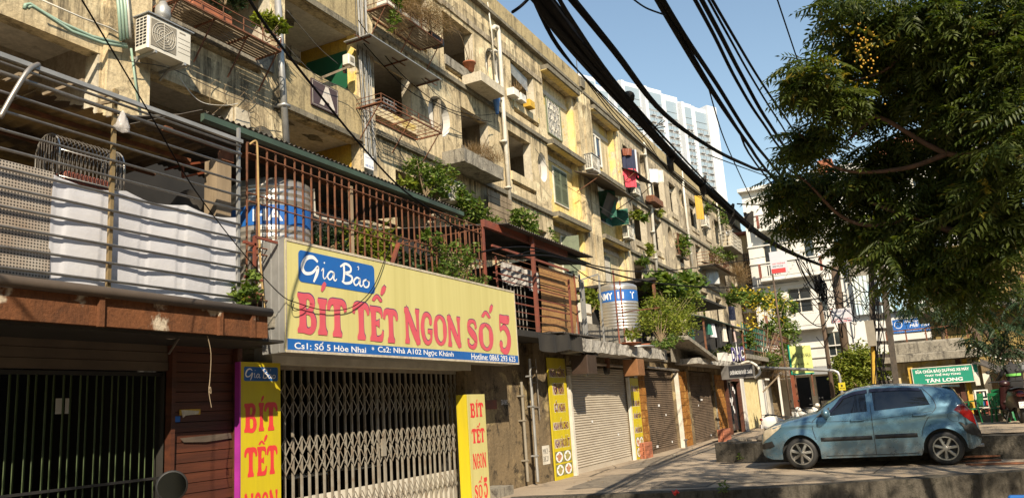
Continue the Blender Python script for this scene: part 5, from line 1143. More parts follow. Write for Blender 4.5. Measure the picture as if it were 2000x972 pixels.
# bundle of cables on the pier by the A balcony
for i in range(9):
    x = 694+i*2.6; wob = random.uniform(-1.5,1.5)
    P = [sy(x+wob*.5,-20,11.3-.02*(i%3)), sy(x+4+wob,70,11.3), sy(x+9-wob,160,11.28), sy(x+14+wob,230,11.3), sy(x+18+i*.4,318,11.28)]
    tag(MB().tube(spline(P,4), .010, 5).build('riser_cable', M['galv' if i % 3 else 'wirethin'], None, True), 'one of the pale cables bundled down the pier by the letter A balcony', 'cable', 'pale riser cables')
def card(name, label, px, py, w_, h_, y, m, txt=None, cat='sign', tilt=0):
    c = sy(px,py,y); t = thing(name, label, cat, tuple(c)); MB().box(c.x,c.x+w_,y,y+.02,c.z-h_,c.z).build('board', M[m], t)
    for i, (s, z0, hh, tm) in enumerate(txt or []): letters(s, (c.x+.06*w_,y-.002,c.z-h_+z0*h_), XU, ZU, w_*.88, hh*h_, M[tm], t, .01)
    return t
M['asign'] = mat('dark_plum_board', (.055,.035,.04), .6, (.075,.05,.05), 3)
a, b = sy(607,152,11.38), sy(659,182,11.38)
t = thing('letter_board', 'dark board with a peeling white letter A on the balcony panel', 'sign', tuple(a)); zb_ = sy(607,203,11.38).z
MB().box(a.x,b.x,11.36,11.40,zb_,a.z).build('board', M['asign'], t)
M['apaint'] = plaster('peeling_white_letter', (.72,.68,.62), (.60,.55,.48), (.25,.09,.03), .2, .35, 3., .1, None, (6,6,6))
letters('A', (a.x+.26,11.356,zb_+.09), XU, ZU, .56, .50, M['apaint'], t, .07)
bd = MB(); x0, x1, z0, z1 = a.x+.03, b.x-.03, zb_+.03, a.z-.03
for q in ((x0,x1,z0,z0+.006),(x0,x1,z1-.006,z1),(x0,x0+.006,z0,z1),(x1-.006,x1,z0,z1)): bd.box(q[0],q[1],11.356,11.3595,q[2],q[3])
bd.build('border_line', M['offwhite'], t)
card('notice', 'small printed notice on the pier cables right of the letter A balcony', 712,299,.36,.36,11.2,'printwhite',[('THU MUA ĐỒ CŨ',.72,.14,'printblue'),('0988 253 184',.1,.16,'printblue')])
card('notice', 'small poster on the dim loggia wall left of the green board', 570,85,.34,.42,13.25,'printwhite',[('CHO THUÊ',.7,.14,'printblack'),('NHÀ',.2,.3,'printblack')])
mt = thing('meter_box', 'grey electricity meter box by the green board in the balcony', 'meter box', tuple(sy(680,125,11.3))); c = sy(679,125,11.25); MB().bevbox(c.x-.02,c.x+.24,11.2,11.4,c.z,c.z+.27,.02).build('case', M['acwhite'], mt); MB().box(c.x+.04,c.x+.18,11.19,11.199,c.z+.08,c.z+.2).build('dial', M['acgrill'], mt)
tag(MB().bar(sy(628,152,11.3), sy(682,130,11.25), .05, .05).build('timber_prop', M['wood']), 'grey timber bar leaning across the green board of the balcony', 'bar')
tag(MB().bar(sy(672,127,11.45), sy(674,143,11.45), .10, .05, (0,1,0)).build('wood_block', M['plank']), 'small brown wood block fixed on the green board', 'block')
# clay pot with bare twig in top opening
p = sy(920,138,11.4); o = pot('plant_pot', 'terracotta pot with a bare twig in the top floor opening', (p.x,11.45,12.36), .2, .3, M['terracotta'], 'plant pots on the facade')
tw_ = MB()
for q in ([(0,0,.3),(-.15,0,.6),(-.5,-.05,.95),(-.8,0,1.2)],[(0,0,.3),(.05,0,.7),(0,0,1.1)],[(0,0,.3),(.15,0,.5),(.2,0,.8)]): tw_.tube([V(k)+V((p.x,11.45,12.36)) for k in q], [.018,.014,.011,.006][:len(q)], 5)
tag(tw_.build('bare_twig', M['stem']), 'bare leafless twigs rising from the terracotta pot', 'plant')
# potted boxes in the opening with the green curtain
for px, py, m, lab in ((1002,195,'plastic_w','first white planter box in the opening with the green curtain'),(1016,203,'plastic_w','second white planter box in the opening with the green curtain'),(1033,212,'ochre','yellow planter box in the opening with the green curtain')):
    c = sy(px,py,11.35); tag(MB().bevbox(c.x-.2,c.x+.25,11.2,11.5,12.46,12.74,.02).build('planter_box', M[m]), lab, 'planter box', 'boxes in the top opening')
# small awnings
def awning(label, x0, x1, y0, z0, z1, m):
    t = thing('awning', label, 'awning', ((x0+x1)/2, D, z1), 'small awnings on the far block')
    MB().add([(x0,y0,z0),(x1,y0,z0),(x1,D-.02,z1),(x0,D-.02,z1),(x0,y0,z0-.03),(x1,y0,z0-.03),(x1,D-.02,z1-.03),(x0,D-.02,z1-.03)], [(0,1,2,3),(7,6,5,4),(0,4,5,1),(1,5,6,2),(2,6,7,3),(3,7,4,0)]).build('sheet', M[m], t)
    for x in (x0+.1, x1-.1): MB().bar((x,y0+.05,z0-.04),(x,D-.05,z0-.5),.03,.03).build('strut', M['rust'], t)
a = sy(1162,355,10.6); b = sy(1232,372,10.6); zm = (a.z+b.z)/2
awning('wide brown sheet awning over the open green shutters', a.x, b.x-.2, 10.4, zm-.1, zm+.3, 'tarp')
a = sy(1238,343,10.8); b = sy(1272,352,10.8); awning('small black awning over the air conditioner below the pink shirt', a.x, b.x, 10.7, (a.z+b.z)/2, (a.z+b.z)/2+.35, 'blackply')
a, b = sy(1185,373,10.95), sy(1207,410,10.95)
tag(MB().grid(lambda u, v: (a.x+(b.x-a.x)*u*1.05, 10.9+.4*v, a.z-.05-(.85+.1*u)*v), 6, 6).build('hanging_tarp', M['tarp'], None, True), 'brown tarpaulin hung over the open green shutter', 'tarpaulin')
# washing outside the top floor
for px, py, w_, h_, m, sl, lab in ((1224,290,.5,.35,'orange',False,'orange cloth hung inside the top floor opening'),(1226,292,.7,1.2,'navy',False,'navy trousers hung in the top floor opening'),(1236,292,.35,1.3,'cloth',False,'long white towel hung in the top floor opening'),(1241,297,.3,1.4,'tarp',False,'dark brown strip of cloth hung in the top floor opening'),(1229,329,.62,.95,'tee',True,'pink red T-shirt hung out under the dark trousers'),(1276,330,.5,.75,'cloth',False,'white shirt hung at the next top opening'),(1287,332,.5,.7,'offwhite',False,'pale cloth hung at the next top opening'),(1363,382,.5,1.6,'ochre',False,'yellow ochre curtain flapping from a far opening'),(1390,525,.9,1.0,'galv',False,'grey striped sheet hung below a far balcony'),(1428,598,.5,1.0,'navy',False,'navy shirt hung above the far terrace')):
    c = sy(px,py,11.1); garment('hung_clothes', lab, (c.x,11.1,c.z), w_, h_, m, 'washing hung on the far block', sl, .85)
a = sy(1285,392,11.0); tag(MB().bevbox(a.x-.9,a.x+.9,10.95,11.4,a.z-.2,a.z+.15,.03).build('planter_box', M['rust']), 'rusty planter box with orange flowers under the hung washing', 'planter box')
# iron balcony cages far along
for px0, py0, px1, py1, yo, lab in ((1386,490,1425,530,10.6,'barred balcony cage low on the far block'),(1425,450,1450,490,10.7,'white window cage near the far end of the block'),(1322,455,1345,500,11.3,'leafy window grille half way along the far block')):
    a, b = sy(px0,py0,yo), sy(px1,py1,yo); z0, z1 = min(a.z,b.z)-.2, max(a.z,b.z); t = thing('window_cage', lab, 'window cage', ((a.x+b.x)/2,D,z0), 'window cages on the far block'); f = MB()
    n = 12
    for i in range(n+1): x = a.x+(b.x-a.x)*i/n; f.box(x-.015,x+.015,yo,yo+.02,z0,z1)
    for k in range(5): z = z0+(z1-z0)*k/4; f.box(a.x,b.x,yo-.022,yo-.002,z-.015,z+.015); f.box(a.x,a.x+.02,yo,D,z-.015,z+.015); f.box(b.x-.02,b.x,yo,D,z-.015,z+.015)
    f.build('bars', M['offwhite' if 'white' in lab else 'rust'], t); MB().box(a.x,b.x,yo,D-.01,z0-.06,z0-.02).build('cage_floor', M['concrete'], t)
a, b = sy(1392,520,10.6), sy(1450,535,10.6); tag(MB().add([(a.x,10.3,a.z+.1),(b.x-2,10.3,a.z+.2),(b.x-2,11.48,a.z+.6),(a.x,11.48,a.z+.5)], [(0,1,2,3)]).build('sheet_awning', M['wood']), 'weathered sheet awning low on the far block', 'awning')
# satellite dish
dsh = sy(1432,448,10.9); t = thing('satellite_dish', 'pale satellite dish near the far end of the top floor', 'satellite dish', tuple(dsh))
o = MB().lathe([(0,.12),(.2,.10),(.42,.05),(.62,-.05),(.63,-.04),(.42,.07),(.2,.12),(0,.14)], (0,0,0), 20, 'y').build('dish', M['offwhite'], t, True); o.location = V((0,-.1,0)); o.rotation_euler = (0,0,-.7)
MB().bar(dsh, (dsh.x,D,dsh.z-.3), .05, .05).build('arm', M['galv'], t)
# aerials on the roof edge
for px, py in ((1127,128),(1127,140)):
    pass
q = sy(1128,142,11.7); tag(MB().tube([(q.x,11.7,15.6),(q.x,11.7,17.2)], .02, 5).tube([(q.x-.5,11.7,16.3),(q.x+.5,11.7,16.0)], .012, 4).build('roof_aerial', M['wirethin']), 'thin aerial rod on the parapet at the joint between the blocks', 'aerial')
tag(MB().bevbox(31.0,31.5,D-.25,D+.05,15.3,15.8,.03).build('vent_box', M['ledge']), 'dark vent box set at the parapet joint', 'vent')
# loose wires strung on the facade
def fw(label, pts, r=.008, y=11.2, m='wirethin', grp='loose wires on the facade'):
    return tag(MB().tube(spline([sy(px,py,y) for px, py in pts],6), r, 4).build('loose_wire', M[m], None, True), label, 'wire', grp)
fw('wire sagging across the first lintel below the air conditioner', [(250,120),(330,133),(400,165),(470,195),(545,210)])
fw('wire drooping in a curve below the first slot panel', [(350,150),(375,185),(400,202),(440,206),(465,202)], .009, 11.2, 'pvc')
fw('wire from the letter A balcony to the pier', [(560,20),(620,90),(660,125)])
fw('wire across the balcony panel with letter A', [(555,85),(620,150),(690,185),(735,280)])
fw('wire past the round opening to the tall white drainpipe', [(700,40),(740,95),(800,160),(870,210),(930,225),(968,222)], .012, 11.1, 'cable')
fw('second wire past the round opening', [(710,85),(790,170),(850,205),(905,228),(960,238)], .012, 11.12, 'cable')
fw('wire down across the middle of the facade', [(820,150),(835,165),(860,190),(930,230),(970,250)], .01, 11.1)
fw('wire crossing the yellow bay', [(1045,290),(1090,350),(1150,390),(1230,440)], .01, 11.0)
fw('wire looping under the second balcony ceiling', [(555,320),(590,345),(630,372)], .01, 11.2)
for i in range(16):
    x = random.uniform(400,560); y = random.uniform(150,240); fw('dry creeper stem on the wall left of the letter A balcony', [(x,y),(x+random.uniform(-25,25),y+random.uniform(8,30)),(x+random.uniform(-40,40),y+random.uniform(25,60))], .006, 11.42, 'stem', 'dry creeper stems')

bp_ = thing('board_panel', 'grey weathered board panel closing an opening beside the tall white drainpipe', 'panel', tuple(sy(975,440,11.3))); a, b = sy(953,400,11.3), sy(999,400,11.3); z0 = sy(975,448,11.3).z
for i in range(6): MB().box(a.x+random.uniform(-.03,.03),b.x+random.uniform(-.03,.03),11.27,11.30,z0+.2*i+.01,z0+.2*i+.19).build('board', M['wood'], bp_)
# ================================================================== BLUE HATCHBACK
def make_car(loc, rz, s=1.):
    car = lthing('parked_car', 'dusty light blue hatchback parked in the tree shade on the right', 'car', loc, rz)
    L = 3.81; W = .83
    # y runs from the nose (0) to the tail; local frame: x across (left side = -x), y = -(distance from nose)
    YF, YR, RW = .76, 3.215, .295; RA = .352
    def lerp(tab, y):
        for (a, b), (c, d) in zip(tab, tab[1:]):
            if y <= c: 
                t = max(0,(y-a)/(c-a)); t = t*t*(3-2*t)*.35+t*.65; return b+(d-b)*t
        return tab[-1][1]
    top = [(0,.60),(.03,.70),(.12,.80),(.30,.885),(.60,.955),(.95,1.03),(1.08,1.07),(1.35,1.24),(1.62,1.39),(1.85,1.462),(2.2,1.495),(2.6,1.488),(3.0,1.45),(3.35,1.395),(3.50,1.35),(3.60,1.18),(3.70,.98),(3.745,.90),(3.79,.72),(3.81,.60)]
    belt = [(0,.57),(.03,.66),(.12,.74),(.30,.80),(.60,.865),(.95,.925),(1.2,.945),(2.0,.985),(3.0,1.03),(3.4,1.05),(3.60,1.02),(3.70,.93),(3.745,.87),(3.79,.70),(3.81,.58)]
    bot = [(0,.34),(.05,.25),(.2,.20),(.5,.19),(1.2,.19),(2.8,.19),(3.4,.24),(3.65,.27),(3.78,.33),(3.81,.40)]
    plan = [(0,.52),(.03,.62),(.1,.70),(.25,.765),(.5,.805),(.8,.822),(1.3,.83),(2.8,.83),(3.2,.822),(3.5,.79),(3.68,.745),(3.78,.68),(3.81,.60)]
    roofw = [(0,.40),(.1,.55),(.3,.62),(.95,.66),(1.2,.66),(1.6,.57),(2.0,.555),(3.0,.555),(3.4,.545),(3.5,.54),(3.6,.58),(3.7,.60),(3.81,.48)]
    def arch(y):
        z = lerp(bot, y)
        for yc in (YF, YR):
            d = abs(y-yc)
            if d < RA: z = max(z, RW+math.sqrt(RA*RA-d*d))
        return z
    def sect(y, t):
        """point of the left half section, t 0..1 lower body, 1..2 greenhouse/bonnet side, 2..3 top to the centre line"""
        zb, zs, zt = arch(y), lerp(belt, y), lerp(top, y); hw = lerp(plan, y); rw = min(lerp(roofw, y), hw-.02)
        zb = min(zb, zs-.03)
        if t <= 1:
            z = zb+(zs-zb)*t; q = max(0., (z-.55)/.5) if z > .55 else 0; ql = max(0,(.5-z)/.35)
            # wheel arch lip bulges out a little
            lip = 0
            for yc in (YF, YR):
                r = math.hypot(y-yc, z-RW)
                if r < RA+.11: lip = max(lip, .022*(1-max(0,(r-RA))/.11))
            crease = .012*math.exp(-((z-(.80+.03*y))/.035)**2)
            return V((-(hw-.055*q**1.6-.035*ql**2+lip+crease-.0), -y, z))
        zr = zt-.055 if zt-zs > .12 else zs+(zt-zs)*.55
        if t <= 2:
            u = t-1; a = hw-.055*max(0.,(zs-.55)/.5)**1.6
            x = a+(rw-a)*u; z = zs+(zr-zs)*u; bow = .022*math.sin(math.pi*u); return V((-(x+bow), -y, z))
        u = t-2; x = rw*math.cos(u*math.pi/2)**.9 if u < 1 else 0; return V((-(rw*(1-u)), -y, zr+(zt-zr)*math.sin(u*math.pi/2)))
    ys = sorted(set([0,.015,.03,.06,.1]+[i*.06 for i in range(2,64)]+[YF+RA*k for k in (-1,-.99,-.95,-.85,.85,.95,.99,1)]+[YR+RA*k for k in (-1,-.99,-.95,-.85,.85,.95,.99,1)]+[3.5,3.55,3.6,3.65,3.7,3.745,3.79,3.81]))
    ys = [y for y in ys if 0 <= y <= L]
    ts = [i/12 for i in range(13)]+[1+i/6 for i in range(1,7)]+[2+i/6 for i in range(1,7)]; k = len(ts)
    mb = MB(); pts = [sect(y, t) for y in ys for t in ts]; n = len(ys)
    mb.add(pts, [(i*k+j, i*k+j+1, (i+1)*k+j+1, (i+1)*k+j) for i in range(n-1) for j in range(k-1)])
    mb.add([V((-p.x,p.y,p.z)) for p in pts], [(i*k+j, (i+1)*k+j, (i+1)*k+j+1, i*k+j+1) for i in range(n-1) for j in range(k-1)])
    for i0 in (0, n-1):   # nose and tail caps
        for j in range(k-1):
            a, b = pts[i0*k+j], pts[i0*k+j+1]; mb.q(a, b, V((-b.x,b.y,b.z)), V((-a.x,a.y,a.z)))
    m, t, bs = _new('blue_car_paint'); v = coords(t, (1,1,1), False)
    col = mix(t, ramp(t, noise(t, v, 2.2, 5), .4, .7), (.085,.185,.265), (.115,.205,.27)); tc = N(t, 'SeparateXYZ'); t.links.new(v, tc.inputs[0])
    dustz = ramp(t, tc.outputs['Z'], .2, .62, (1,1,1,1), (0,0,0,1)); dn = mix(t, 1., dustz, ramp(t, noise(t, v, 5, 6, .7), .35, .75), 'MULTIPLY')
    col = mix(t, dn, col, (.26,.25,.22)); t.links.new(col, bs.inputs['Base Color'])
    bs.inputs['Metallic'].default_value = .45; t.links.new(ramp(t, noise(t, v, 6, 5), .3, .8, (.22,)*3+(1,), (.42,)*3+(1,)), bs.inputs['Roughness']); bs.inputs['Coat Weight'].default_value = .6; bs.inputs['Coat Roughness'].default_value = .08
    M['car'] = m
    body = mb.build('body', m, car, True)
    # inner well so no light leaks through the arches
    MB().box(-.62,.62,-3.62,-.18,.22,.62).build('underbody', M['black'], car)
    for yc in (YF, YR): MB().box(-.66,.66,-yc-.36,-yc+.36,.30,.68).build('wheel_well', M['black'], car)
    M['carglass'] = glass_dark('tinted_car_glass', (.006,.007,.008), .05)
    def panel(poly, off, name, m, parent, tmin=1.0, dens=14):
        """surface patch over the body side; poly = list of (y, t) corners (4), bilinear"""
        for sgn in ((-1,), (1,)):
            q = MB()
            def f(u, v):
                y = (poly[0][0]*(1-u)+poly[1][0]*u)*(1-v)+(poly[3][0]*(1-u)+poly[2][0]*u)*v
                tt = (poly[0][1]*(1-u)+poly[1][1]*u)*(1-v)+(poly[3][1]*(1-u)+poly[2][1]*u)*v
                p = sect(y, tt); p2 = sect(y, tt+.01); p3 = sect(y+.01, tt); nn = (p3-p).cross(p2-p)
                nn = nn.normalized() if nn.length > 1e-9 else V((-1,0,0))
                if nn.x > 0: nn = -nn
                p = p+nn*off; return V((p.x*(-sgn[0]), p.y, p.z))
            q.grid(f, dens, 6); q.build(name, m, parent, True)
    # side windows with black weather shields, pillars stay body coloured
    panel([(1.16,1.07),(2.02,1.06),(2.02,1.90),(1.58,1.90)], .006, 'window', M['carglass'], car)
    panel([(2.14,1.06),(3.08,1.10),(2.98,1.88),(2.14,1.90)], .006, 'window', M['carglass'], car)
    M['shield'] = mat('smoked_rain_guard', (.012,.014,.03), .25, None, 2, bmp=0)
    panel([(1.22,1.16),(1.25,1.02),(1.70,1.96),(1.56,1.90)], .012, 'rain_guard', M['shield'], car)
    panel([(1.56,1.80),(2.06,1.80),(2.06,1.95),(1.62,1.95)], .016, 'rain_guard', M['shield'], car)
    panel([(2.10,1.81),(2.96,1.79),(2.94,1.93),(2.10,1.95)], .016, 'rain_guard', M['shield'], car)
    # windscreen and rear glass
    def glassband(y0, y1, name, inset):
        q = MB(); 
        def f(u, v):
            y = y0+(y1-y0)*v; zt = lerp(top, y); rw = lerp(roofw, y)-inset; x = -rw+2*rw*u; p = sect(y, 3-abs(x)/lerp(roofw, y)*1.0); return V((x, -y+(-.006 if y > 3 else .008), p.z+.008))
        q.grid(f, 14, 8); q.build(name, M['carglass'], car, True)
    glassband(1.12,1.66,'windscreen',.05); glassband(3.53,3.66,'rear_window',.06)
    # seams as thin dark lines laid on the panels
    def seam(path, r=.0065, name='seam', m='printblack'):
        for sgn in (1, -1):
            P = []
            for y, t_ in path: p = sect(y, t_); P.append(V((p.x*sgn*1.002, p.y, p.z)))
            MB().tube(spline(P,4), r, 4).build(name, M[m], car)
    seam([(1.06,.14),(1.02,.5),(1.03,.86),(1.10,1.0)]); seam([(2.07,.06),(2.075,.5),(2.08,1.0),(2.08,1.93)]); seam([(1.2,.06),(1.6,.055),(2.07,.05),(2.6,.05),(2.78,.06)])
    seam([(2.84,.07),(2.88,.30),(3.0,.55),(3.14,.85),(3.17,1.05),(3.12,1.5),(3.0,1.92)]); seam([(.42,.90),(.95,.86),(1.05,.86),(2.07,.84),(3.1,.80)], .004)
    seam([(3.33,.45),(3.40,.36),(3.48,.45),(3.50,.6),(3.42,.72),(3.34,.62),(3.33,.45)], .003)
    # black rubbing strips, door handles, mirrors
    def side_bar(y0, y1, z0, z1, out, name, m):
        for sgn in (-1, 1):
            q = MB(); nn = 14
            for (za, zb, o) in ((z0,z1,out),):
                def f(u, v):
                    y = y0+(y1-y0)*u; zz = z0+(z1-z0)*(v if v <= 1 else 1); zb_ = arch(y); zs = lerp(belt, y); tt = (zz-zb_)/(zs-zb_); p = sect(y, tt)
                    taper = min(1, u*14, (1-u)*14); return V(((p.x-out*taper*math.sin(math.pi*v)**.5)*(-sgn), p.y, zz))
                q.grid(f, 26, 6)
            q.build(name, m, car, True)
    side_bar(1.14,2.04,.50,.575,.022,'rubbing_strip',M['black']); side_bar(2.09,2.80,.51,.585,.022,'rubbing_strip',M['black'])
    side_bar(1.70,1.94,.835,.885,.042,'door_handle',m); side_bar(2.76,3.0,.87,.92,.042,'door_handle',m)
    for sgn in (-1, 1):
        MB().add([(sgn*.80,-1.10,.96),(sgn*.79,-1.36,.965),(sgn*.745,-1.36,1.13)], [(0,1,2)]).build('mirror_base', M['black'], car)
        mm = MB().sph((sgn*.93,-1.30,1.02), 1, 12, 8, (.135,.08,.095)); mm.build('wing_mirror', m, car, True)
        MB().bar((sgn*.76,-1.28,1.0),(sgn*.86,-1.29,1.0),.05,.05).build('mirror_arm', M['black'], car)
    # lights
    M['lens'] = mat('amber_tinted_lamp', (.55,.48,.36), .12, (.40,.34,.24), 9, bmp=0, spec=.8); M['taillens'] = mat('red_tail_lamp', (.25,.01,.01), .12, (.15,.008,.008), 9, bmp=0, spec=.8)
    panel([(.05,.62),(.44,.96),(.46,1.42),(.10,1.36)], .008, 'headlight', M['lens'], car)
    panel([(3.44,.80),(3.765,.66),(3.73,1.0),(3.62,1.26)], .008, 'tail_light', M['taillens'], car)
    panel([(.0,.30),(.28,.42),(.24,.60),(.0,.55)], .012, 'bumper_corner', M['black'], car)
    panel([(3.47,.42),(3.80,.28),(3.80,.62),(3.70,.66)], .02, 'bumper_corner', M['black'], car)
    MB().box(-.36,.36,-.02,.012,.47,.58).build('grille', M['black'], car); MB().box(-.26,.26,.013,.02,.36,.46).build('number_plate', M['printwhite'], car)
    # spoiler, exhaust
    MB().add([(-.5,-3.34,1.408),(.5,-3.34,1.408),(.47,-3.62,1.385),(-.47,-3.62,1.385),(-.5,-3.34,1.37),(.5,-3.34,1.37),(.47,-3.62,1.36),(-.47,-3.62,1.36)], [(0,1,2,3),(7,6,5,4),(0,4,5,1),(1,5,6,2),(2,6,7,3),(3,7,4,0)]).build('spoiler', m, car)
    MB().lathe([(.015,-3.85),(.03,-3.85),(.032,-3.70),(.03,-3.6)], (-.35,0,.30), 12, 'y').build('exhaust', M['galv'], car, True)
    # wheels: tyre, alloy rim with six broad spokes
    for yc in (YF, YR):
        for sgn in (-1, 1):
            w_ = MB().lathe([(.19,-.085),(.26,-.092),(.285,-.075),(.295,-.03),(.295,.03),(.285,.075),(.26,.092),(.19,.085)], (sgn*.735,-yc,RW), 36, 'x').build('wheel', M['black'], car, True)
            sd = sgn
            rim = MB().lathe([(.212,.080*sd),(.208,.091*sd),(.190,.091*sd),(.184,.07*sd),(.184,-.03*sd)], (sgn*.735,-yc,RW), 30, 'x')
            for kx in range(7):
                a = 2*math.pi*kx/7+.3; ca, sa = math.cos(a), math.sin(a); x = sgn*.735+.070*sd
                P = lambda r, wv, dx: V((x+dx*sd, -yc+ca*r-sa*wv, RW+sa*r+ca*wv))
                rim.add([P(.03,-.024,.0),(P(.03,.024,.0)),P(.19,.030,-.002),P(.19,-.030,-.002),P(.03,-.015,.014),P(.03,.015,.014),P(.19,.019,.008),P(.19,-.019,.008)], [(4,5,6,7),(0,1,5,4),(1,2,6,5),(3,7,6,2),(0,4,7,3)])
            rim.lathe([(0,.088*sd),(.030,.086*sd),(.055,.075*sd),(.06,.04*sd)], (sgn*.735,-yc,RW), 16, 'x')
            for kx in range(4): a = math.pi/2*kx+.6; rim.sph((sgn*.735+.083*sd,-yc+.045*math.cos(a),RW+.045*math.sin(a)), .009, 6, 4)
            rim.build('rim', M['alloy'], w_)
            MB().lathe([(0,.012*sd),(.18,.012*sd)], (sgn*.735,-yc,RW), 20, 'x').build('brake_disc', M['black'], w_)
    car.scale = (s, s, s); return car
M['alloy'] = mat('brushed_alloy', (.40,.39,.37), .35, (.24,.225,.205), 6, metal=.8, bmp=.03)
# front wheel foot at (16.9, 2.27), rear at (16.82,-.25): the near side is x about 16.85
make_car((17.70, 3.03, 0.0), R(.8), 1.025)
# ================================================================== FAR BUILDINGS (facing down the street)
def house_front(t, x1, z1, holes, m, win='glassd', depth=.25, deepz=6.):
    mb = wall_grid(MB(), 0, x1, 0, z1, holes, 0, depth); mb.box(0,.2,depth+.002,deepz,0,z1).box(x1-.2,x1,depth+.002,deepz,0,z1).box(.21,x1-.21,depth+.002,deepz,z1-.25,z1-.002); mb.build('facade_wall', m, t)
    MB().box(.21,x1-.21,deepz-.2,deepz,0,z1-.26).build('rear_wall', m, t)
    for a, b, c, d in holes:
        f = MB()
        for q in ((a,b,d-.07,d-.001),(a,b,c+.001,c+.07),(a+.001,a+.07,c+.071,d-.071),(b-.07,b-.001,c+.071,d-.071)): f.box(q[0]+.001,q[1]-.001,.08,.16,q[2],q[3])
        n = 2 if b-a > .9 else 1
        for i in range(1, n): x = a+(b-a)*i/n; f.box(x-.03,x+.03,.085,.155,c+.072,d-.072)
        w_ = f.build('window', M['wood' if win == 'wood' else 'offwhite'], t); MB().box(a+.07,b-.07,.11,.12,c+.07,d-.07).build('pane', M['glassd'], w_)
def balcony(t, x0, x1, z, out, h, m, n=16):
    MB().box(x0,x1,-out,-.003,z-.18,z).build('balcony_slab', m, t)
    MB().box(x0-.04,x1+.04,-out-.05,-.003,z-.26,z-.181).build('moulding', m, t)
    r = MB(); r.box(x0,x1,-out-.01,-out+.08,z+h-.08,z+h); r.box(x0,x1,-out,-out+.07,z+.04,z+.1)
    for i in range(n+1): x = x0+(x1-x0)*i/n; r.box(x-.035,x+.035,-out+.01,-out+.06,z+.1,z+h-.08)
    r.build('balustrade', m, t)
    for x in (x0, x1): MB().box(x-.09,x+.09,-out-.03,-out+.1,z+.002,z+h+.1).build('end_post', M['rustpaint'], t)
XW = 62.
pA = sx(1476,600,XW); pB = sx(1668,600,XW)
yl, yr = pA.y, pB.y; wid = yl-yr
def lz(py, px=1550): return sx(px,py,XW).z
def lx(px, py=560): return yl-sx(px,py,XW).y
wh = lthing('white_house', 'white house with balustraded balconies closing the end of the street', 'house', (XW, yl, 0), R(-90))
h1 = [(lx(1500),lx(1528),lz(540)+.1,lz(462)),(lx(1580),lx(1600),lz(520),lz(462)),(lx(1536),lx(1582),lz(612),lz(562)),(lx(1594),lx(1612),lz(630),lz(560)),(lx(1505),lx(1530),lz(650),lz(580)),(lx(1600),lx(1630),lz(705),lz(655)),(lx(1640),lx(1655),lz(520),lz(460)),(lx(1540),lx(1560),lz(440),lz(395)),(lx(1600),lx(1625),lz(430),lz(385))]
house_front(wh, wid, lz(360), h1, M['white'])
balcony(wh, lx(1492), lx(1612), lz(538), .9, .95, M['white'], 26); balcony(wh, lx(1492), lx(1618), lz(640), .9, .95, M['white'], 26); balcony(wh, lx(1500), lx(1640), lz(440), .9, .9, M['white'], 26)
for py in (408,470,505,552,585,680,700): MB().box(-.05,wid+.05,-.12,-.003,lz(py)-.08,lz(py)).build('cornice', M['white'], wh)
MB().box(-.2,wid+.2,-.5,6.2,lz(360)+.002,lz(360)+.25).build('roof', M['white'], wh)
MB().box(lx(1630),wid,.5,5,lz(360)+.252,lz(360)+1.6).build('roof_hut', M['terracotta'], wh)
MB().box(wid+.003,wid+1.6,-.6,4,lz(700),lz(440)).build('side_wing', M['concrete'], wh)
# narrow house with lattice screens beside it
nh = lthing('lattice_house', 'narrow pale house with tall lattice screens beside the apartment block end', 'house', (64.5, sx(1450,560,64.5).y+.3, 0), R(-90)); w2 = 2.3
house_front(nh, w2, 14.2, [(.6,1.9,9.2,12.8),(.6,1.9,4.6,7.6)], M['cream'])
for z0, z1 in ((9.3,12.7),(4.7,7.5)):
    g = MB(); n = 7
    for i in range(n+1): x = .65+1.2*i/n; g.box(x-.03,x+.03,-.03,.02,z0,z1)
    for k in range(11): z = z0+(z1-z0)*k/10; g.box(.65,1.85,-.06,-.032,z-.03,z+.03)
    g.build('lattice_screen', M['wood'], nh)
balcony(nh, .3, 2.1, 8.2, .5, .8, M['white'], 6); MB().box(-.3,w2+.2,-.7,5,14.21,14.4).build('roof', M['rustpaint'], nh)
# house with the blue corrugated screen and the blue banner
XB = 47.
a, b = sx(1672,690,XB), sx(1868,690,XB); yl2, yr2 = a.y, b.y; w3 = yl2-yr2
qz = lambda px, py: sx(px,py,XB).z; qx = lambda px, py=600: yl2-sx(px,py,XB).y
bh = lthing('corrugated_house', 'house fronted with a blue corrugated screen over a blue banner', 'house', (XB, yl2, 0), R(-90))
house_front(bh, w3, qz(1750,540), [(qx(1745),qx(1770),qz(1760,616),qz(1760,606)),(qx(1700),qx(1728),qz(1715,628),qz(1715,612)),(qx(1755),qx(1815),qz(1790,695),qz(1790,682))], M['white'])
m, t, bs = _new('sky_blue_corrugated'); v = coords(t, (1,1,1)); cz = N(t, 'SeparateXYZ'); t.links.new(v, cz.inputs[0])
nz_ = noise(t, coords(t, (.5,.5,.5)), 1.2, 4); col = mix(t, ramp(t, nz_, .4, .6), (.30,.52,.68), (.62,.66,.62)); t.links.new(col, bs.inputs['Base Color']); M['bluecorr'] = m
for x0, x1 in ((qx(1672),qx(1712)),(qx(1722),qx(1812))):
    n = int((x1-x0)/.22*6); z0, z1 = qz(1760,607), qz(1760,538)+.2
    MB().grid(lambda u, v: (x0+(x1-x0)*u, -.35+.04*math.sin(2*math.pi*(x1-x0)*u/.22), z0+(z1-z0)*v), n, 1).build('corrugated_screen', M['bluecorr'], bh)
MB().box(qx(1736),qx(1850),-.4,-.1,qz(1790,662),qz(1790,650)).build('canopy_slab', M['white'], bh)
MB().box(qx(1738),qx(1848),-.3,-.25,qz(1790,647),qz(1790,621)).build('banner', M['printblue'], bh)
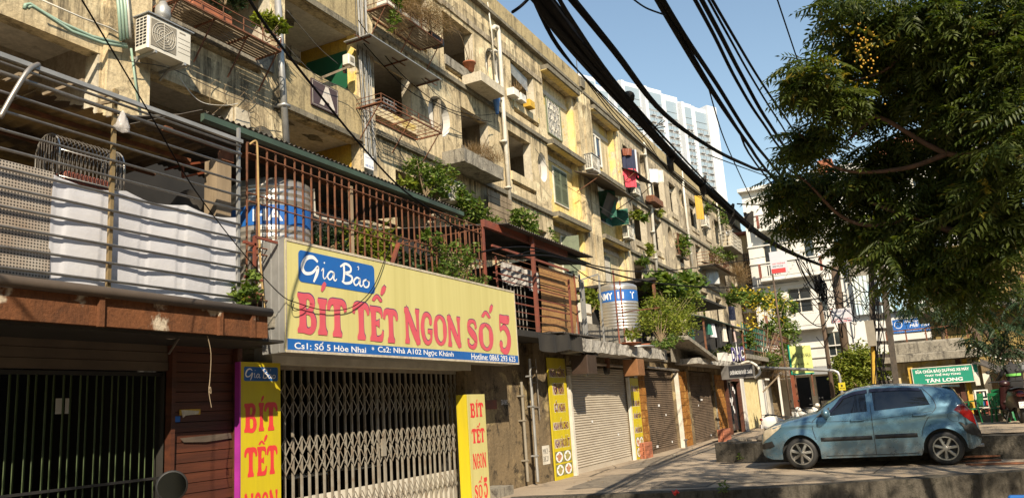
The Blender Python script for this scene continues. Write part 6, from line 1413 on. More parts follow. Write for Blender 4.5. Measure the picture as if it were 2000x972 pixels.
X0 = qx(1738); Wb = qx(1848)-X0; z0 = qz(1790,647); Hb = qz(1790,621)-z0
for s, fx, fz, fw_, fh, sh_ in (('Nhà Hàng',.22,.66,.28,.22,.3),('Hải Tâm Nam',.30,.34,.62,.34,.35),('TIÊN, NHẬN ĐẶT TIỆC - 0979 TIẾN TIỆC',.06,.06,.88,.18,0)):
    letters(s, (X0+fx*Wb,-.303,z0+fz*Hb), XU, ZU, fw_*Wb, fh*Hb, M['printwhite'], bh, .008, sh_)
MB().add([(X0+.1*Wb+Hb*.28*math.cos(q)*r,-.303-.001*(r<1),z0+.6*Hb+Hb*.28*math.sin(q)*r) for r in (1,.86) for q in [2*math.pi*i/20 for i in range(20)]], [(i,(i+1)%20,20+(i+1)%20,20+i) for i in range(20)]).build('ring_mark', M['printwhite'], bh)
MB().box(qx(1755),qx(1870),-1.2,-.4,qz(1790,700),qz(1790,697)).build('terrace_slab', M['concrete'], bh)
# lit red roofed house glimpsed through the tree, further back
rh = lthing('red_roofed_house', 'tall sunlit house with an orange red roof glimpsed through the tree crown', 'house', (74, sx(1590,400,74).y, 0), R(-90)); wr_ = sx(1590,400,74).y-sx(1960,400,74).y; zt_ = sx(1760,300,74).z
house_front(rh, wr_, zt_, [(4,5.6,zt_-5,zt_-2.5),(8,9.6,zt_-5,zt_-2.5),(12,13.6,zt_-5,zt_-2.5),(4,5.6,zt_-9,zt_-6.5),(8,9.6,zt_-9,zt_-6.5)], M['white'], 'glassd', .25, 8)
MB().add([(5,-.6,zt_+.01),(wr_+.3,-.6,zt_+.01),(wr_-1,4,zt_+2.6),(6.5,4,zt_+2.6),(5,8.4,zt_+.01),(wr_+.3,8.4,zt_+.01)], [(0,1,2,3),(5,4,3,2),(0,3,4),(1,5,2)]).build('tiled_roof', M['terracotta'], rh)
# ochre low house behind the repair stall
XO = 33.
oh = lthing('ochre_house', 'shaded ochre walled house behind the motorbike repair stall', 'house', (XO, sx(1835,700,XO).y, 0), R(-90)); wo = 12.
M['dullochre'] = plaster('dull_ochre_wall', (.34,.25,.09), (.26,.19,.08), (.08,.06,.04), .4, .4)
house_front(oh, wo, 6.4, [(4.2,5.4,2.6,3.9),(7.2,8.4,2.6,3.9),(3.2,6.6,.44,2.1)], M['dullochre'])
MB().box(-.4,wo+.3,-.9,5,4.0,4.2).build('balcony_slab', M['concrete'], oh)
g = MB(); 
for i in range(60): x = -.3+i*.2; g.box(x-.015,x+.015,-.85,-.82,4.201,5.0)
g.box(-.35,wo,-.86,-.81,5.0,5.05); g.build('railing', M['rust'], oh)
# distant white residential tower
u_ = V((math.cos(R(-27)), math.sin(R(-27)), 0)); dT = 390.
def tdir(px, py): r = _ray(px, py); return EYE+r*(dT/r.dot(-(XC*0)+V((XC.z*-1, YC.z*-1, ZC.z*-1))))
c0 = tdir(1404, 260); n_ = V((u_.y, -u_.x, 0))      # facing normal toward the street
def tx(px, py):   # position along the tower face of a sight line, 0 at its right edge
    r = _ray(px, py); tt = (c0-EYE).dot(n_)/r.dot(n_); p = EYE+r*tt; return (p-c0).dot(u_), p.z
tw_ = lthing('residential_tower', 'distant white residential tower rising beyond the apartment roofs', 'tower', (c0.x, c0.y, 0), R(-27))
M['towerw'] = mat('hazy_tower_white', (.57,.60,.64), .8, (.53,.56,.60), .05, bmp=0); M['towerglass'] = glass_dark('hazy_tower_glass', (.25,.32,.38), .2); M['towergrey'] = mat('tower_grey_panel', (.34,.35,.36), .7, None, .2, bmp=0)  # distance haze put into the pale, bluish wall and glass colours
segs = [(1118,1140,146),(1140,1170,160),(1178,1202,178),(1222,1242,155),(1242,1265,163),(1265,1298,176),(1298,1340,185),(1340,1360,199),(1360,1391,204)]
ztop = lambda px, py: tx(px, py)[1]
xr0 = tx(1391,300)[0]
cols = []
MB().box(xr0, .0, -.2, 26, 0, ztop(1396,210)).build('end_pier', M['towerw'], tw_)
edges = [1115,1172,1200,1222,1262,1300,1332,1356,1391]; tops = [140,166,176,157,170,186,200,207]
for k in range(len(edges)-1):
    xa, xb = tx(edges[k],260)[0], tx(edges[k+1],260)[0]; zt = ztop(edges[k], tops[k]); rec = (1.2 if k % 2 else 0)
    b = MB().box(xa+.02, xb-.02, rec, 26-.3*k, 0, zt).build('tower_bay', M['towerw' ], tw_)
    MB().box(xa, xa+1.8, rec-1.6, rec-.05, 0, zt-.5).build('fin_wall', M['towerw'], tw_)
    fl = 3.25; j = 0; wN = MB(); wF = MB(); z = zt-4.5
    while z > zt-95:
        big = j < 2
        if big: wN.box(xa+3, xb-.8, rec-.3, rec-.1, z-2.9, z+ (2.4 if j == 0 else 0))
        else:
            n = max(2, int((xb-xa-3.4)/4.2))
            for i in range(n):
                x = xa+3+(xb-xa-3.8)*i/n; ww = (xb-xa-3.8)/n
                wN.box(x+.25, x+ww*.62, rec-.3, rec-.1, z-2.6, z-.3); wN.box(x+ww*.68, x+ww-.2, rec-.35, rec-.1, z-2.6, z-.3)
                wF.box(x+ww*.3, x+ww*.8, rec-1.1, rec-.36, z-2.75, z-2.3)
            wF.box(xa+2.5, xb-.3, rec-.45, rec-.36, z-.28, z+.1)
        z -= fl; j += 1
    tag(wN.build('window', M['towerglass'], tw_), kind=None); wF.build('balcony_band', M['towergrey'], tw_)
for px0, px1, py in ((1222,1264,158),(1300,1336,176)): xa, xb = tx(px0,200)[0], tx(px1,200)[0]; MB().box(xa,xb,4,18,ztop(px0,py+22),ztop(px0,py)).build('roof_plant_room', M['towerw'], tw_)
# pale block right of the apartment roof with blue roof tank
q = sx(1482,385,110); r2 = lthing('pale_house', 'small pale rooftop block beside the tree edge with a blue tank', 'house', (110,q.y,0), R(-90)); MB().box(0,9,0,8,0,q.z).build('wall', M['white'], r2)
MB().lathe([(0,q.z+2.6),(.8,q.z+2.4),(1.1,q.z+2),(1.1,q.z+.4),(0,q.z+.4)], (2.6,2,0), 14).build('roof_tank', M['printblue'], r2)
# ================================================================== END SHOPS, POLES, SIGNS
es = lthing('open_shop', 'dark open fronted shop under a sheet canopy at the end of the row', 'shop', (47.9, 7.0, 0), R(-90))
MB().box(0,4.6,.0,.3,2.35,2.8).build('lintel', M['offwhite'], es); MB().box(-.05,.5,.3,.6,0,2.34).box(1.6,1.9,.0,.3,0,2.34).build('pier', M['offwhite'], es)
MB().box(0,4.8,5,5.1,0,2.8).box(4.6,4.7,0,5,0,2.8).build('room_shell', M['dark'], es)
MB().add([(-.5,-2.6,2.55),(5.2,-2.6,2.35),(5.2,.2,2.85),(-.5,.2,2.95),(-.5,-2.6,2.50),(5.2,-2.6,2.30),(5.2,.2,2.80),(-.5,.2,2.90)], [(0,1,2,3),(7,6,5,4),(0,4,5,1),(1,5,6,2),(2,6,7,3),(3,7,4,0)]).build('sheet_canopy', M['galv'], es)
for i in range(4): 
    for j in range(3): MB().box(1.95+.16*i,2.09+.16*i,.9,1.1,.4+.2*j,.58+.2*j).build('stacked_carton', M['offwhite'], es)
op = sx(1552,760,40); tag(MB().box(op.x-.1,op.x+.1,op.y-.11,op.y+.11,0,2.6).build('orange_post', M['orange']), 'orange painted post at the mouth of the dark open shop', 'post')
# yellow sign beyond the terrace
ys = thing('shop_sign', 'yellow green restaurant sign standing above the end shops', 'shop sign', (37.5,5.3,2.6)); p0 = sx(1548,729,36.5); zz = sx(1541,676,36.5).z-p0.z; u = V((.55,-.835,0)).normalized(); ln = .98
v_ = u.cross(ZU)
def spin(a, b, d): return p0+u*a+ZU*b+V((u.y,-u.x,0))*d
MB().prism([(0,0),(ln,0),(ln,zz),(0,zz)], lambda a, b, d: spin(a,b,d), -.03, 0).build('board', mat('lime_yellow_vinyl', (.62,.66,.20), .5, None, 2), ys)
fr_ = MB(); fr_.prism([(-.06,-.06),(0,-.06),(0,zz+.06),(-.06,zz+.06)], spin, -.08, .03); fr_.prism([(0,-.06),(ln,-.06),(ln,-.003),(0,-.003)], spin, -.08, .03); fr_.build('frame', M['signgreen'], ys)
for s, fx, fz, fw_, fh in (('ẨM THỰC BÀN NHỰA',.06,.52,.9,.30),('CƠM - NHẬU - LẨU',.22,.26,.6,.16),('ĐT: 0984 567',.08,.08,.3,.08),('PHỤC VỤ',.66,.08,.25,.09)): letters(s, spin(fx*ln,fz*zz,.004), u, ZU, fw_*ln, fh*zz, M['printblack'], ys, .006)
for q_ in (.1, ln-.1): MB().bar(spin(q_,-.06,-.05), spin(q_,-1.0,-.05), .06, .06).build('post', M['rust'], ys)
gp = thing('pipe_gantry', 'pale horizontal pipe on an upright post spanning before the end shops', 'pipe', tuple(sx(1630,760,30.5)))
a, b, c = sx(1478,717,30.5), sx(1626,723,30.5), sx(1636,760,30.5); MB().tube([a, b]+[b+V((0,-.06,-.02)), V((b.x,b.y-.16,b.z-.08)), V((b.x,b.y-.2,b.z-.2)), V((b.x,b.y-.2,0))], .055, 10).build('pipe', M['galv'], gp, True)
a, b = sx(1522,732,30), sx(1490,765,30); tag(MB().bar(a, b, .05, .05).build('brace', M['wood']), 'slanting timber brace under the end shop canopy', 'brace')
# hanging yellow card sign
yc_ = thing('hanging_sign', 'small bright yellow hanging sign near the round clipped tree', 'sign', tuple(sx(1645,750,29))); a = sx(1639,762,29); b = sx(1650,746,29); w_ = a.y-b.y; h_ = b.z-a.z
MB().box(29,29.04,b.y,a.y,a.z,b.z).build('board', M['brightyellow'], yc_); letters('SỬA XE', (28.995,a.y-.03,a.z+.2*h_), V((0,-1,0)), ZU, w_-.06, h_*.18, M['printblack'], yc_, .01); MB().box(28.99,28.998,a.y-w_*.62,a.y-w_*.38,a.z+h_*.5,a.z+h_*.72).build('picture', M['printblack'], yc_)
MB().tube([(29.02,(a.y+b.y)/2,b.z),(29.02,(a.y+b.y)/2,b.z+.3)], .008, 4).build('hook_wire', M['cable'], yc_)
# poles
def pole(name, label, pts, r, m, X): 
    P = [sx(px,py,X) for px, py in pts]; P[-1].z = min(P[-1].z, .0); return tag(MB().tube(P, r, 9).build(name, M[m], None, True), label, 'pole', 'utility poles')
pole('utility_pole', 'slim brown iron pole left of the round clipped tree', [(1601,590),(1612,660),(1629,790)], .075, 'bark', 31); 
pole('utility_pole', 'dark concrete pole at the end of the thick cable bundle', [(1630,520),(1640,600),(1652,700)], .16, 'bark', 34)
for P in ([(1507,520),(1519,660)],): a, b = sx(*P[0],40), sx(*P[1],40); tag(MB().tube([a,(a.x,a.y,0)], .045, 8).build('utility_pole', M['bark'], None, True), 'pale thin post carrying the white printed notice', 'pole', 'utility poles')
lp = thing('lattice_pole', 'openwork concrete lattice pole wrapped in cables behind the car', 'pole', tuple(V((sx(1728,760,24.3).x,sx(1728,760,24.3).y,.44))))
b0, b1 = sx(1708,760,24.3), sx(1752,760,24.3); t0, t1 = sx(1702,540,24.3), sx(1724,540,24.3); M['poleconc'] = mat('shaded_pole_concrete', (.085,.068,.052), .9, (.04,.035,.03), 6, bmp=.4)  # tree shade over the pole put into a darker base colour
for a, b, n2 in ((b0,t0,'leg'),(b1,t1,'leg')):
    d = (b-a); MB().bar(a-d*.12, a+d*1.55, .16, .15).build('leg', M['poleconc'], lp)
for k in range(14):
    f = -.05+k*.115; MB().bar(b0.lerp(t0,f), b1.lerp(t1,f), .12, .09).build('rung', M['poleconc'], lp)
MB().box(b0.x-.35,b0.x-.1,t0.y+.12,t0.y+.34,2.6,3.3).build('junction_box', M['acgrill'], lp)
MB().tube([b0.lerp(t0,.05)+V((-.14,0,0)), b0.lerp(t0,.55)+V((-.14,0,0))], .05, 8).build('yellow_sleeve', M['ochre'], lp)
for i in range(8):
    o = random.uniform(-.1,.25); P = [b0.lerp(b1,random.random()).lerp(t0.lerp(t1,random.random()), f)+V((-.18,o*(.3),0)) for f in (0,.25,.5,.75,1.0,1.4)]; MB().tube(spline(P,3), .014, 4).build('cable_run', M['cable'], lp, True)
pn = card('printed_sign', 'white printed notice with red lettering fixed in the cables before the white house', 0,0,1,1,9,'printwhite') if False else None
def facing_sign(name, label, X, px0, py0, px1, py1, m, txt, th=.03):
    a, b = sx(px0,py1,X), sx(px1,py0,X); t = thing(name, label, 'sign', (X,(a.y+b.y)/2,a.z)); w_, h_ = a.y-b.y, b.z-a.z
    MB().box(X,X+th,b.y,a.y,a.z,b.z).build('board', M[m], t)
    for s, fx, fz, fw_, fh, tm in txt: letters(s, (X-.004,a.y-fx*w_,a.z+fz*h_), V((0,-1,0)), ZU, fw_*w_, fh*h_, M[tm], t, .01)
    return t
t = facing_sign('printed_sign', 'white printed notice with a red lower band on a post before the white house', 36, 1507,488,1534,535,'cloth',[('CHO THUÊ NHÀ',.12,.40,.76,.09,'printred'),('0904 772 218',.12,.28,.6,.07,'printblack')]); a = sx(1508,534,36); b = sx(1534,522,36); MB().box(35.985,35.997,b.y,a.y,a.z,b.z).build('red_band', M['printred'], t)
facing_sign('printed_sign', 'white printed scrap dealer sign hanging on the dark concrete pole', 32, 1625,600,1662,632,'cloth',[('MUA ĐỒ GỖ CŨ',.06,.74,.88,.18,'printnavy'),('TIVI, TỦ LẠNH',.06,.52,.4,.1,'printblue'),('Ở ĐÂU, CŨNG MUA',.06,.24,.88,.10,'printred'),('ĐT: 0936 354 902',.06,.06,.88,.13,'printred')])
# ================================================================== OVERHEAD CABLES
POLE = sx(1640,528,34); PN = sx(1712,470,27)
def cable(label, pts, r, n=7, grp='overhead cables', m='cable'): return tag(MB().tube(spline(pts, 6), r, n).build('overhead_cable', M[m], None, True), label, 'cable', grp)
def P3(lst): return [_hit(px, py, 0, X) for px, py, X in lst]
main = [(1045,-30,2.9),(1100,45,3.4),(1200,170,5.0),(1300,285,7.2),(1400,385,10.5),(1500,468,17),(1580,508,25),(1640,530,34)]
for i in range(26):
    off = V((random.gauss(0,.03), random.gauss(0,.03), random.gauss(0,.023)))
    pts = [p+off*(.75+.25*math.sin(k*1.7+i)) + V((random.gauss(0,.006),)*3) for k, p in enumerate(P3(main))]
    cable('one strand of the thick black cable bundle crossing toward the far poles', pts, random.choice([.010,.013,.017]), 6, 'strands of the thick cable bundle')
for i in range(4):
    pts = P3([(1046-5*i,-20,3.1),(1090+3*i-10,70+8*i,3.6),(1150+6*i,165+4*i,4.6),(1230+8*i,262,6),(1330,345+5*i,8.2),(1440,430,12.5),(1560,505,24)])
    cable('thin loose strand drooping under the thick cable bundle', pts, .004, 5, 'loose strands')
for i, (px, py, X) in enumerate(((1228,190,5.6),(1308,300,7.6),(1370,345,9.4),(1425,400,12),(1462,415,14))):
    q = _hit(px, py, 0, X); s_ = .055*X/5.6; mb = MB()
    mb.grid(lambda u, v: q+V((.02*math.sin(v*6+i), s_*(u-.5)*1.3*(1-.5*v), -v*s_*(2.6 if i != 0 else 2.0)+.02*math.sin(u*9))), 5, 8)
    if i == 0: mb.sph(q, s_*.9, 8, 6)
    tag(mb.build('cable_wrap', M['blackply'], None, True), 'torn dark wrap hanging from the cable bundle, %s' % ('nearest','second','third','fourth','farthest')[i], 'wrap', 'wraps on the cable bundle')
sp_ = MB(); q = _hit(1275,252,0,6.6)
for i in range(9): a = random.uniform(0,6.28); sp_.tube([q, q+V((.02,.13*math.cos(a),.1*math.sin(a)))*random.uniform(.5,1.2)], .004, 4)
tag(sp_.build('cable_ties', M['cable']), 'bristling tie ends on the cable bundle before the parapet', 'cable ties')
for k, (lst, r, lab) in enumerate((([(1110,-10,3.6),(1200,100,4.6),(1300,225,6.4),(1400,295,9),(1470,328,12),(1520,352,16),(1600,440,27)],.022,'single thick cable curving above the main bundle'),
    ([(1278,-10,5),(1330,80,6),(1388,175,7.5),(1460,280,10),(1520,360,14),(1640,500,30)],.020,'left strand of the steep middle cables'),
    ([(1288,-10,5.0),(1340,75,6),(1400,165,7.5),(1470,275,10),(1530,350,14),(1640,490,30)],.020,'right strand of the steep middle cables'),
    ([(1284,-10,5.1),(1336,80,6.1),(1392,175,7.6),(1440,250,9.6),(1500,350,14),(1630,500,30)],.014,'thin strand between the steep middle cables'),
    ([(1352,-10,5.6),(1395,70,6.6),(1440,160,8),(1490,240,10),(1560,330,15),(1700,470,27)],.016,'first of the upper right cables'),
    ([(1365,-10,5.6),(1408,70,6.6),(1450,150,8),(1505,245,10),(1570,330,15),(1700,465,27)],.019,'second of the upper right cables'),
    ([(1378,-10,5.6),(1425,75,6.6),(1470,155,8),(1520,235,10),(1580,320,15),(1700,460,27)],.010,'third thin upper right cable'),
    ([(1385,-10,5.6),(1432,70,6.6),(1480,150,8),(1530,225,10),(1590,310,15),(1700,455,27)],.012,'fourth upper right cable nearest the tree'),
    ([(1515,-10,6),(1545,80,7),(1572,160,8.4),(1600,240,10)],.006,'thin lone wire beside the tree edge'),
    ([(1050,-20,3),(1020,10,2.9),(1001,24,2.8)],.007,'short dangling wire end against the sky'),
    ([(1232,-5,4.2),(1262,16,4.5),(1300,30,4.9)],.006,'faint wire end at the top of the sky'),
    ([(1384,172,7.6),(1410,260,9),(1440,330,11),(1472,398,14)],.007,'thin wire dropping from the steep middle cables'),
    ([(1390,305,12),(1500,345,18),(1600,380,30)],.009,'faint wire crossing level behind the cables'),
    ([(1440,398,14),(1480,400,20),(1560,402,30)],.012,'level wire reaching the tree edge'))):
    cable(lab, P3(lst), r, 6)
# the long black service wire across the facade and two street-long lines
cable('long black service wire slanting across the facade to the sheet roof', [sy(478,-15,4.4), sy(530,65,4.9), sy(620,180,5.6), sy(700,278,6.2), sy(770,355,6.6), sy(820,395,6.75), sy(900,450,6.78)], .014, 6, 'service wires')
for lst, r, lab in (([(940,492),(985,484),(1040,484),(1110,505),(1180,522),(1260,530),(1380,520),(1500,500),(1600,482)],.016,'upper long service line running along the shop terraces'),([(990,500),(1075,500),(1150,520),(1240,545),(1340,558),(1450,560),(1560,548)],.022,'lower long service line running along the shop terraces'),([(960,520),(1040,490),(1100,508),(1165,548),(1240,550)],.012,'slack service line before the red framed balcony')):
    cable(lab, [sy(px,py,6.3) for px, py in lst], r, 6, 'service wires')
# tangle of loose wire at the far pole
for i in range(30):
    a = sx(random.uniform(1580,1690), random.uniform(505,600), random.uniform(29,34)); b = a+V((random.uniform(-1,1), random.uniform(-1.8,1.8), random.uniform(-1.6,.5))); c = (a+b)/2+V((0,random.uniform(-.6,.6),random.uniform(-1.2,-.1)))
    tag(MB().tube(spline([a,c,b],7), random.choice([.012,.016,.02]), 4).build('loose_wire', M['cable'], None, True), 'one of the tangled black wires looping round the far poles', 'wire', 'tangled wires at the far poles')
for i in range(9):
    a = P3([(1560,505,25)])[0]+V((random.gauss(0,.3),random.gauss(0,.12),random.gauss(0,.1))); b = sx(1604+random.gauss(0,4), 566+random.gauss(0,8), 31); tag(MB().tube(pts_sag(a,b,random.uniform(.05,.5),8), .014, 4).build('loose_wire', M['cable'], None, True), 'one of the tangled black wires looping round the far poles', 'wire', 'tangled wires at the far poles')
for i in range(11):
    q = sx(1604,566,31); a1 = random.uniform(0,6.28); r = random.uniform(.12,.4); n1 = V((random.gauss(0,1),random.gauss(0,1),random.gauss(0,.3))).normalized(); e1 = n1.orthogonal().normalized(); e2 = n1.cross(e1)
    tag(MB().tube([q+V((0,random.gauss(0,.15),0))*0+V((0,.0,random.uniform(-.2,.3)))+(e1*math.cos(t_)+e2*math.sin(t_))*r for t_ in [6.28*k/16 for k in range(17)]], .018, 4).build('cable_coil', M['cable'], None, True), 'coil of black cable tied in the clump on the slim brown pole', 'cable coil', 'cable coils on the slim pole')
for i in range(5): cable('cable from the bundle through the tree to the lattice pole', pts_sag(POLE+V((0,0,random.uniform(-.2,.2))), PN+V((0,0,random.uniform(-1.4,.3))), random.uniform(.2,.9), 8), .02, 5, 'cables between the far poles')
# ================================================================== VEGETATION
def leaf_cloud(name, blobs, size, m, parent, flat=.5, asp=2.2, droop=.3, seed=1, clump=7):
    """blobs: (centre, (rx,ry,rz), count). Small folded leaves gathered in clumps on random twigs inside each blob."""
    g = np.random.default_rng(seed); C = []; 
    for c, r, n in blobs:
        k = max(1, n//clump); d = g.normal(size=(k,3)); d /= np.linalg.norm(d,axis=1)[:,None]; rad = g.random(k)**(.42); cc = np.array(c)+d*rad[:,None]*np.array(r)
        C.append(np.repeat(cc,clump,0)+g.normal(size=(k*clump,3))*np.array(r).mean()*.13)
    C = np.concatenate(C); n = len(C)
    az = g.random(n)*2*np.pi; el = g.normal(-droop,.5,n); rl = g.normal(0,flat,n)
    L = np.stack([np.cos(az)*np.cos(el),np.sin(az)*np.cos(el),np.sin(el)],1); s = np.stack([-np.sin(az),np.cos(az),0*az],1); up = np.cross(L,s)
    s2 = s*np.cos(rl)[:,None]+up*np.sin(rl)[:,None]; nn = np.cross(s2,L)
    sz_ = size*(.6+.8*g.random(n)); l = L*sz_[:,None]; w_ = s2*(sz_/asp)[:,None]; h = nn*(sz_*.17/asp)[:,None]
    co = np.stack([C, C+l*.45+w_*.5+h, C+l-h*2, C+l*.45-w_*.5+h, C+l*.5-h],1).reshape(-1,3)
    i = np.arange(n)*5; F = np.concatenate([np.stack([i,i+1,i+2,i+4],1), np.stack([i,i+4,i+2,i+3],1)])
    return np_mesh(name, co, F, 4, m, parent)
def twigs(name, basep, blobs, r, m, parent, per=3, seed=1, n=5):
    rnd = random.Random(seed); mb = MB(); b = V(basep)
    for c, rr, k in blobs:
        for i in range(per):
            e = V(c)+V((rnd.uniform(-.7,.7)*rr[0],rnd.uniform(-.7,.7)*rr[1],rnd.uniform(-.3,.8)*rr[2])); md = b.lerp(e,.5)+V((rnd.uniform(-.15,.15),rnd.uniform(-.15,.15),rnd.uniform(0,.2)))*rr[0]
            mb.tube(spline([b,md,e],4), [r*(1-.8*t/8) for t in range(9)], n)
    return mb.build(name, m, parent, True)
def shrub(name, label, basep, blobs, size, m, cat='shrub', group=None, seed=1, stem=.02, asp=2.2, per=3, crown='crown', flat=.5, droop=.3, tr=None):
    t = thing(name, label, cat, tuple(basep), group)
    tag(leaf_cloud(crown, blobs, size, M[m], t, flat, asp, droop, seed), kind='stuff'); twigs('trunk', basep, blobs, stem, M['stem'], t, per, seed); return t
def B(px, py, Y, rpx, n, ry=None, depth=None):
    c = sy(px,py,Y); d = -(c-EYE).dot(V((XC.z,YC.z,ZC.z))); k = d/FPX; r = rpx*k; return (tuple(c), (r, depth or r, (ry or rpx)*k), n)
# ferns and greenery behind the rusty bars
shrub('potted_fern', 'bright green drooping fern behind the rusty bars above the name plate', sy(700,520,7.1), [B(690,470,7.15,30,220),B(720,480,7.15,38,330),B(745,490,7.15,28,200)], .26, 'leaf_lime', 'plant', 'plants in the barred cage', 3, .012, 5, crown='fronds')
shrub('potted_shrub', 'dark small leaved shrub right of the water tank behind the rusty bars', sy(620,500,7.15), [B(610,465,7.2,20,260,30),B(640,470,7.2,35,420),B(670,470,7.2,25,260)], .07, 'leaf_dark', 'shrub', 'plants in the barred cage', 5)
shrub('potted_shrub', 'leafy plant low behind the bars at the middle of the yellow sign', sy(790,540,7.2), [B(780,515,7.2,30,260),B(810,520,7.2,28,260)], .2, 'leaf_dark', 'shrub', 'plants in the barred cage', 7, asp=3)
shrub('climbing_vine', 'vine climbing the right end of the rusty bars over the yellow sign', sy(900,560,6.75), [B(850,470,6.78,22,130),B(870,505,6.78,38,320),B(900,520,6.78,35,300),B(865,530,6.78,30,260),B(910,490,6.78,25,140),B(935,545,6.7,28,120,8),B(830,455,6.78,14,60)], .085, 'leaf_mid', 'vine', None, 9, .008, 1.9)
shrub('trailing_vine', 'small leafy vine hanging at the left end of the big yellow sign', sy(470,600,6.5), [B(478,565,6.5,24,160,22),B(492,535,6.55,16,70),B(470,585,6.5,16,70)], .09, 'leaf_mid', 'vine', None, 11, .006)
# tree-like shrub on the sheet roof and the creepers beside it
shrub('balcony_shrub', 'loose grey green shrub growing on the balcony above the sheet roof', sy(830,385,10.9), [B(815,330,11,26,300),B(845,345,11,32,380),B(865,365,11,30,300),B(830,365,11,28,240),B(880,335,11,18,90)], .15, 'leaf_mid', 'shrub', None, 13, .03, 2.4)
shrub('climbing_vine', 'creeper mass spilling right of the balcony shrub toward the dark doorway', sy(910,440,10.9), [B(900,390,11,22,300),B(915,410,10.9,30,420),B(930,425,10.9,22,240),B(895,370,11,16,160)], .16, 'leaf_mid', 'vine', None, 15, .02, 2.)
shrub('small_plant', 'lime green seedlings on the balcony edge left of the balcony shrub', sy(790,366,10.9), [B(792,358,11,18,150,8)], .16, 'leaf_lime', 'plant', None, 17, .01)
shrub('climbing_vine', 'hanging vine mass under the third pier beside the wooden panel', sy(1020,470,10.6), [B(1015,425,10.7,20,420),B(1030,440,10.7,22,420,30),B(1015,460,10.7,18,240),B(1000,455,10.7,16,160)], .16, 'leaf_mid', 'vine', None, 19, .02, 2.)
shrub('climbing_vine', 'dry tinged vine left of the wooden panel above the red balcony', sy(965,460,10.6), [B(960,430,10.7,14,180,22),B(970,460,10.6,22,260,14)], .15, 'leaf_mid', 'vine', None, 21, .02)
shrub('climbing_vine', 'thin creeper on the pier by the half open louvre shutters', sy(1075,500,11.0), [B(1078,465,11.1,10,120,26),B(1085,490,11.0,22,170,10),B(1060,480,11.0,22,140,8)], .16, 'leaf_mid', 'vine', None, 23, .012)
shrub('potted_shrub', 'lime leaved bush in the planter at the top left pillar', sy(520,80,10.9), [B(520,40,11,20,260,16),B(540,50,11,20,240,14),B(505,35,11,12,120)], .13, 'leaf_lime', 'shrub', None, 25, .012)
shrub('dark_shrub', 'dark foliage filling the window above the upper left plant rack', sy(440,10,11.3), [B(450,-10,11.3,40,300,14)], .15, 'leaf_dark', 'shrub', None, 27)
# dry grass tufts: thin blades
def dry(name, label, blobs, m, seed, L=.36, n=1.0, cat='dry plant', group='dry plants on the facade', droop=-.6):
    t = thing(name, label, cat, blobs[0][0], group); tag(leaf_cloud('blades', [(c, r, int(k*2.2)) for c, r, k in blobs], L, M[m], t, .5, 55, droop, seed, 5), kind='stuff'); return t
dry('dry_grass_tuft', 'tuft of dry straw coloured grass in the concrete planter ledge', [B(925,300,10.95,18,260,6),B(960,315,10.95,22,260,6),B(950,300,11,14,140)], 'leaf_dry', 31)
dry('dead_plant', 'tangle of dead brown stems on the top rack beside the top floor opening', [B(790,10,10.9,30,420,16),B(830,25,10.8,34,520,24),B(860,40,10.8,18,200,26),B(775,30,10.8,14,120,30)], 'leaf_dry', 33, .45, droop=.5)
shrub('rack_plant', 'green trailing plant at the left of the rack of dead stems', sy(775,20,10.8), [B(772,8,10.85,20,160,12),B(770,40,10.7,10,80,26)], .13, 'leaf_mid', 'plant', None, 35, .008)
dry('dry_plant', 'dry twiggy plant in the boxes of the opening with the green curtain', [B(1010,180,11.35,9,120,9)], 'leaf_dry', 37, .4)
dry('dry_plant', 'dry brush growing on the low balcony cage near the far end', [B(1445,540,10.6,14,300,20),B(1435,590,10.6,12,120,10)], 'leaf_dry', 39, .9)
for i, (px, py, rx, ry, m, lab, n) in enumerate(((1243,418,7,8,'leaf_lime','yellow green pot plant beside the second pair of air conditioners',120),(1256,425,6,8,'leaf_mid','green pot plant beside the second pair of air conditioners',100),(1268,485,5,14,'leaf_lime','creeper strip beside the white drainpipe',120),(1386,405,10,12,'leaf_mid','balcony plant over the far air conditioner',160),(1412,415,16,26,'leaf_mid','tall creeper near the far end of the top floor',420),(1335,475,12,24,'leaf_mid','creeper over the leafy window grille',300),(1400,500,16,20,'leaf_mid','plants inside the barred cage low on the far block',260),(1290,412,6,10,'leaf_lime','orange flowering plant by the rusty planter',60),(1425,500,12,10,'leaf_mid','plant over the far cage',160),(1255,510,10,6,'leaf_mid','shrub at the green glazed opening',120))):
    shrub('balcony_plant', lab, sy(px,py+ry*.6,11.1), [B(px,py,11.1,rx,n,ry)], .26, m, 'plant', 'plants on the far block', 41+i, .015)
# terrace plants
shrub('terrace_bush', 'lime leaved round shrub by the pole frame left of the second tank', sy(1152,620,7.8), [B(1150,572,7.8,14,300,10),B(1158,590,7.8,16,320,12),B(1145,590,7.8,10,160)], .12, 'leaf_lime', 'shrub', 'terrace plants', 61, .02, 1.8)
shrub('terrace_bush', 'big leafy bush spreading over the terrace right of the second tank', sy(1290,668,7.0), [B(1280,600,7.3,32,700,26),B(1320,610,7.2,38,900,30),B(1350,600,7.2,26,500,40),B(1265,625,7.1,22,400,28),B(1300,635,7.0,36,700,20),B(1340,640,7.0,28,420,18),B(1310,625,6.9,40,900,26)], .11, 'leaf_lime', 'shrub', 'terrace plants', 63, .016, 2.2, per=4)
shrub('terrace_bush', 'broad leaved vine over the dark shelter right of the second tank', sy(1300,600,7.8), [B(1300,560,7.9,36,360,18),B(1345,545,7.9,26,260,22),B(1330,575,7.9,30,260,14),B(1280,545,8.0,18,120,12)], .32, 'leaf_mid', 'vine', 'terrace plants', 65, .03, 1.3)
shrub('trailing_plant', 'small green plant trailing over the tilted slab', sy(1310,672,6.5), [B(1295,670,6.4,24,220,8),B(1315,660,6.5,18,160,8)], .12, 'leaf_mid', 'plant', 'terrace plants', 67, .008)
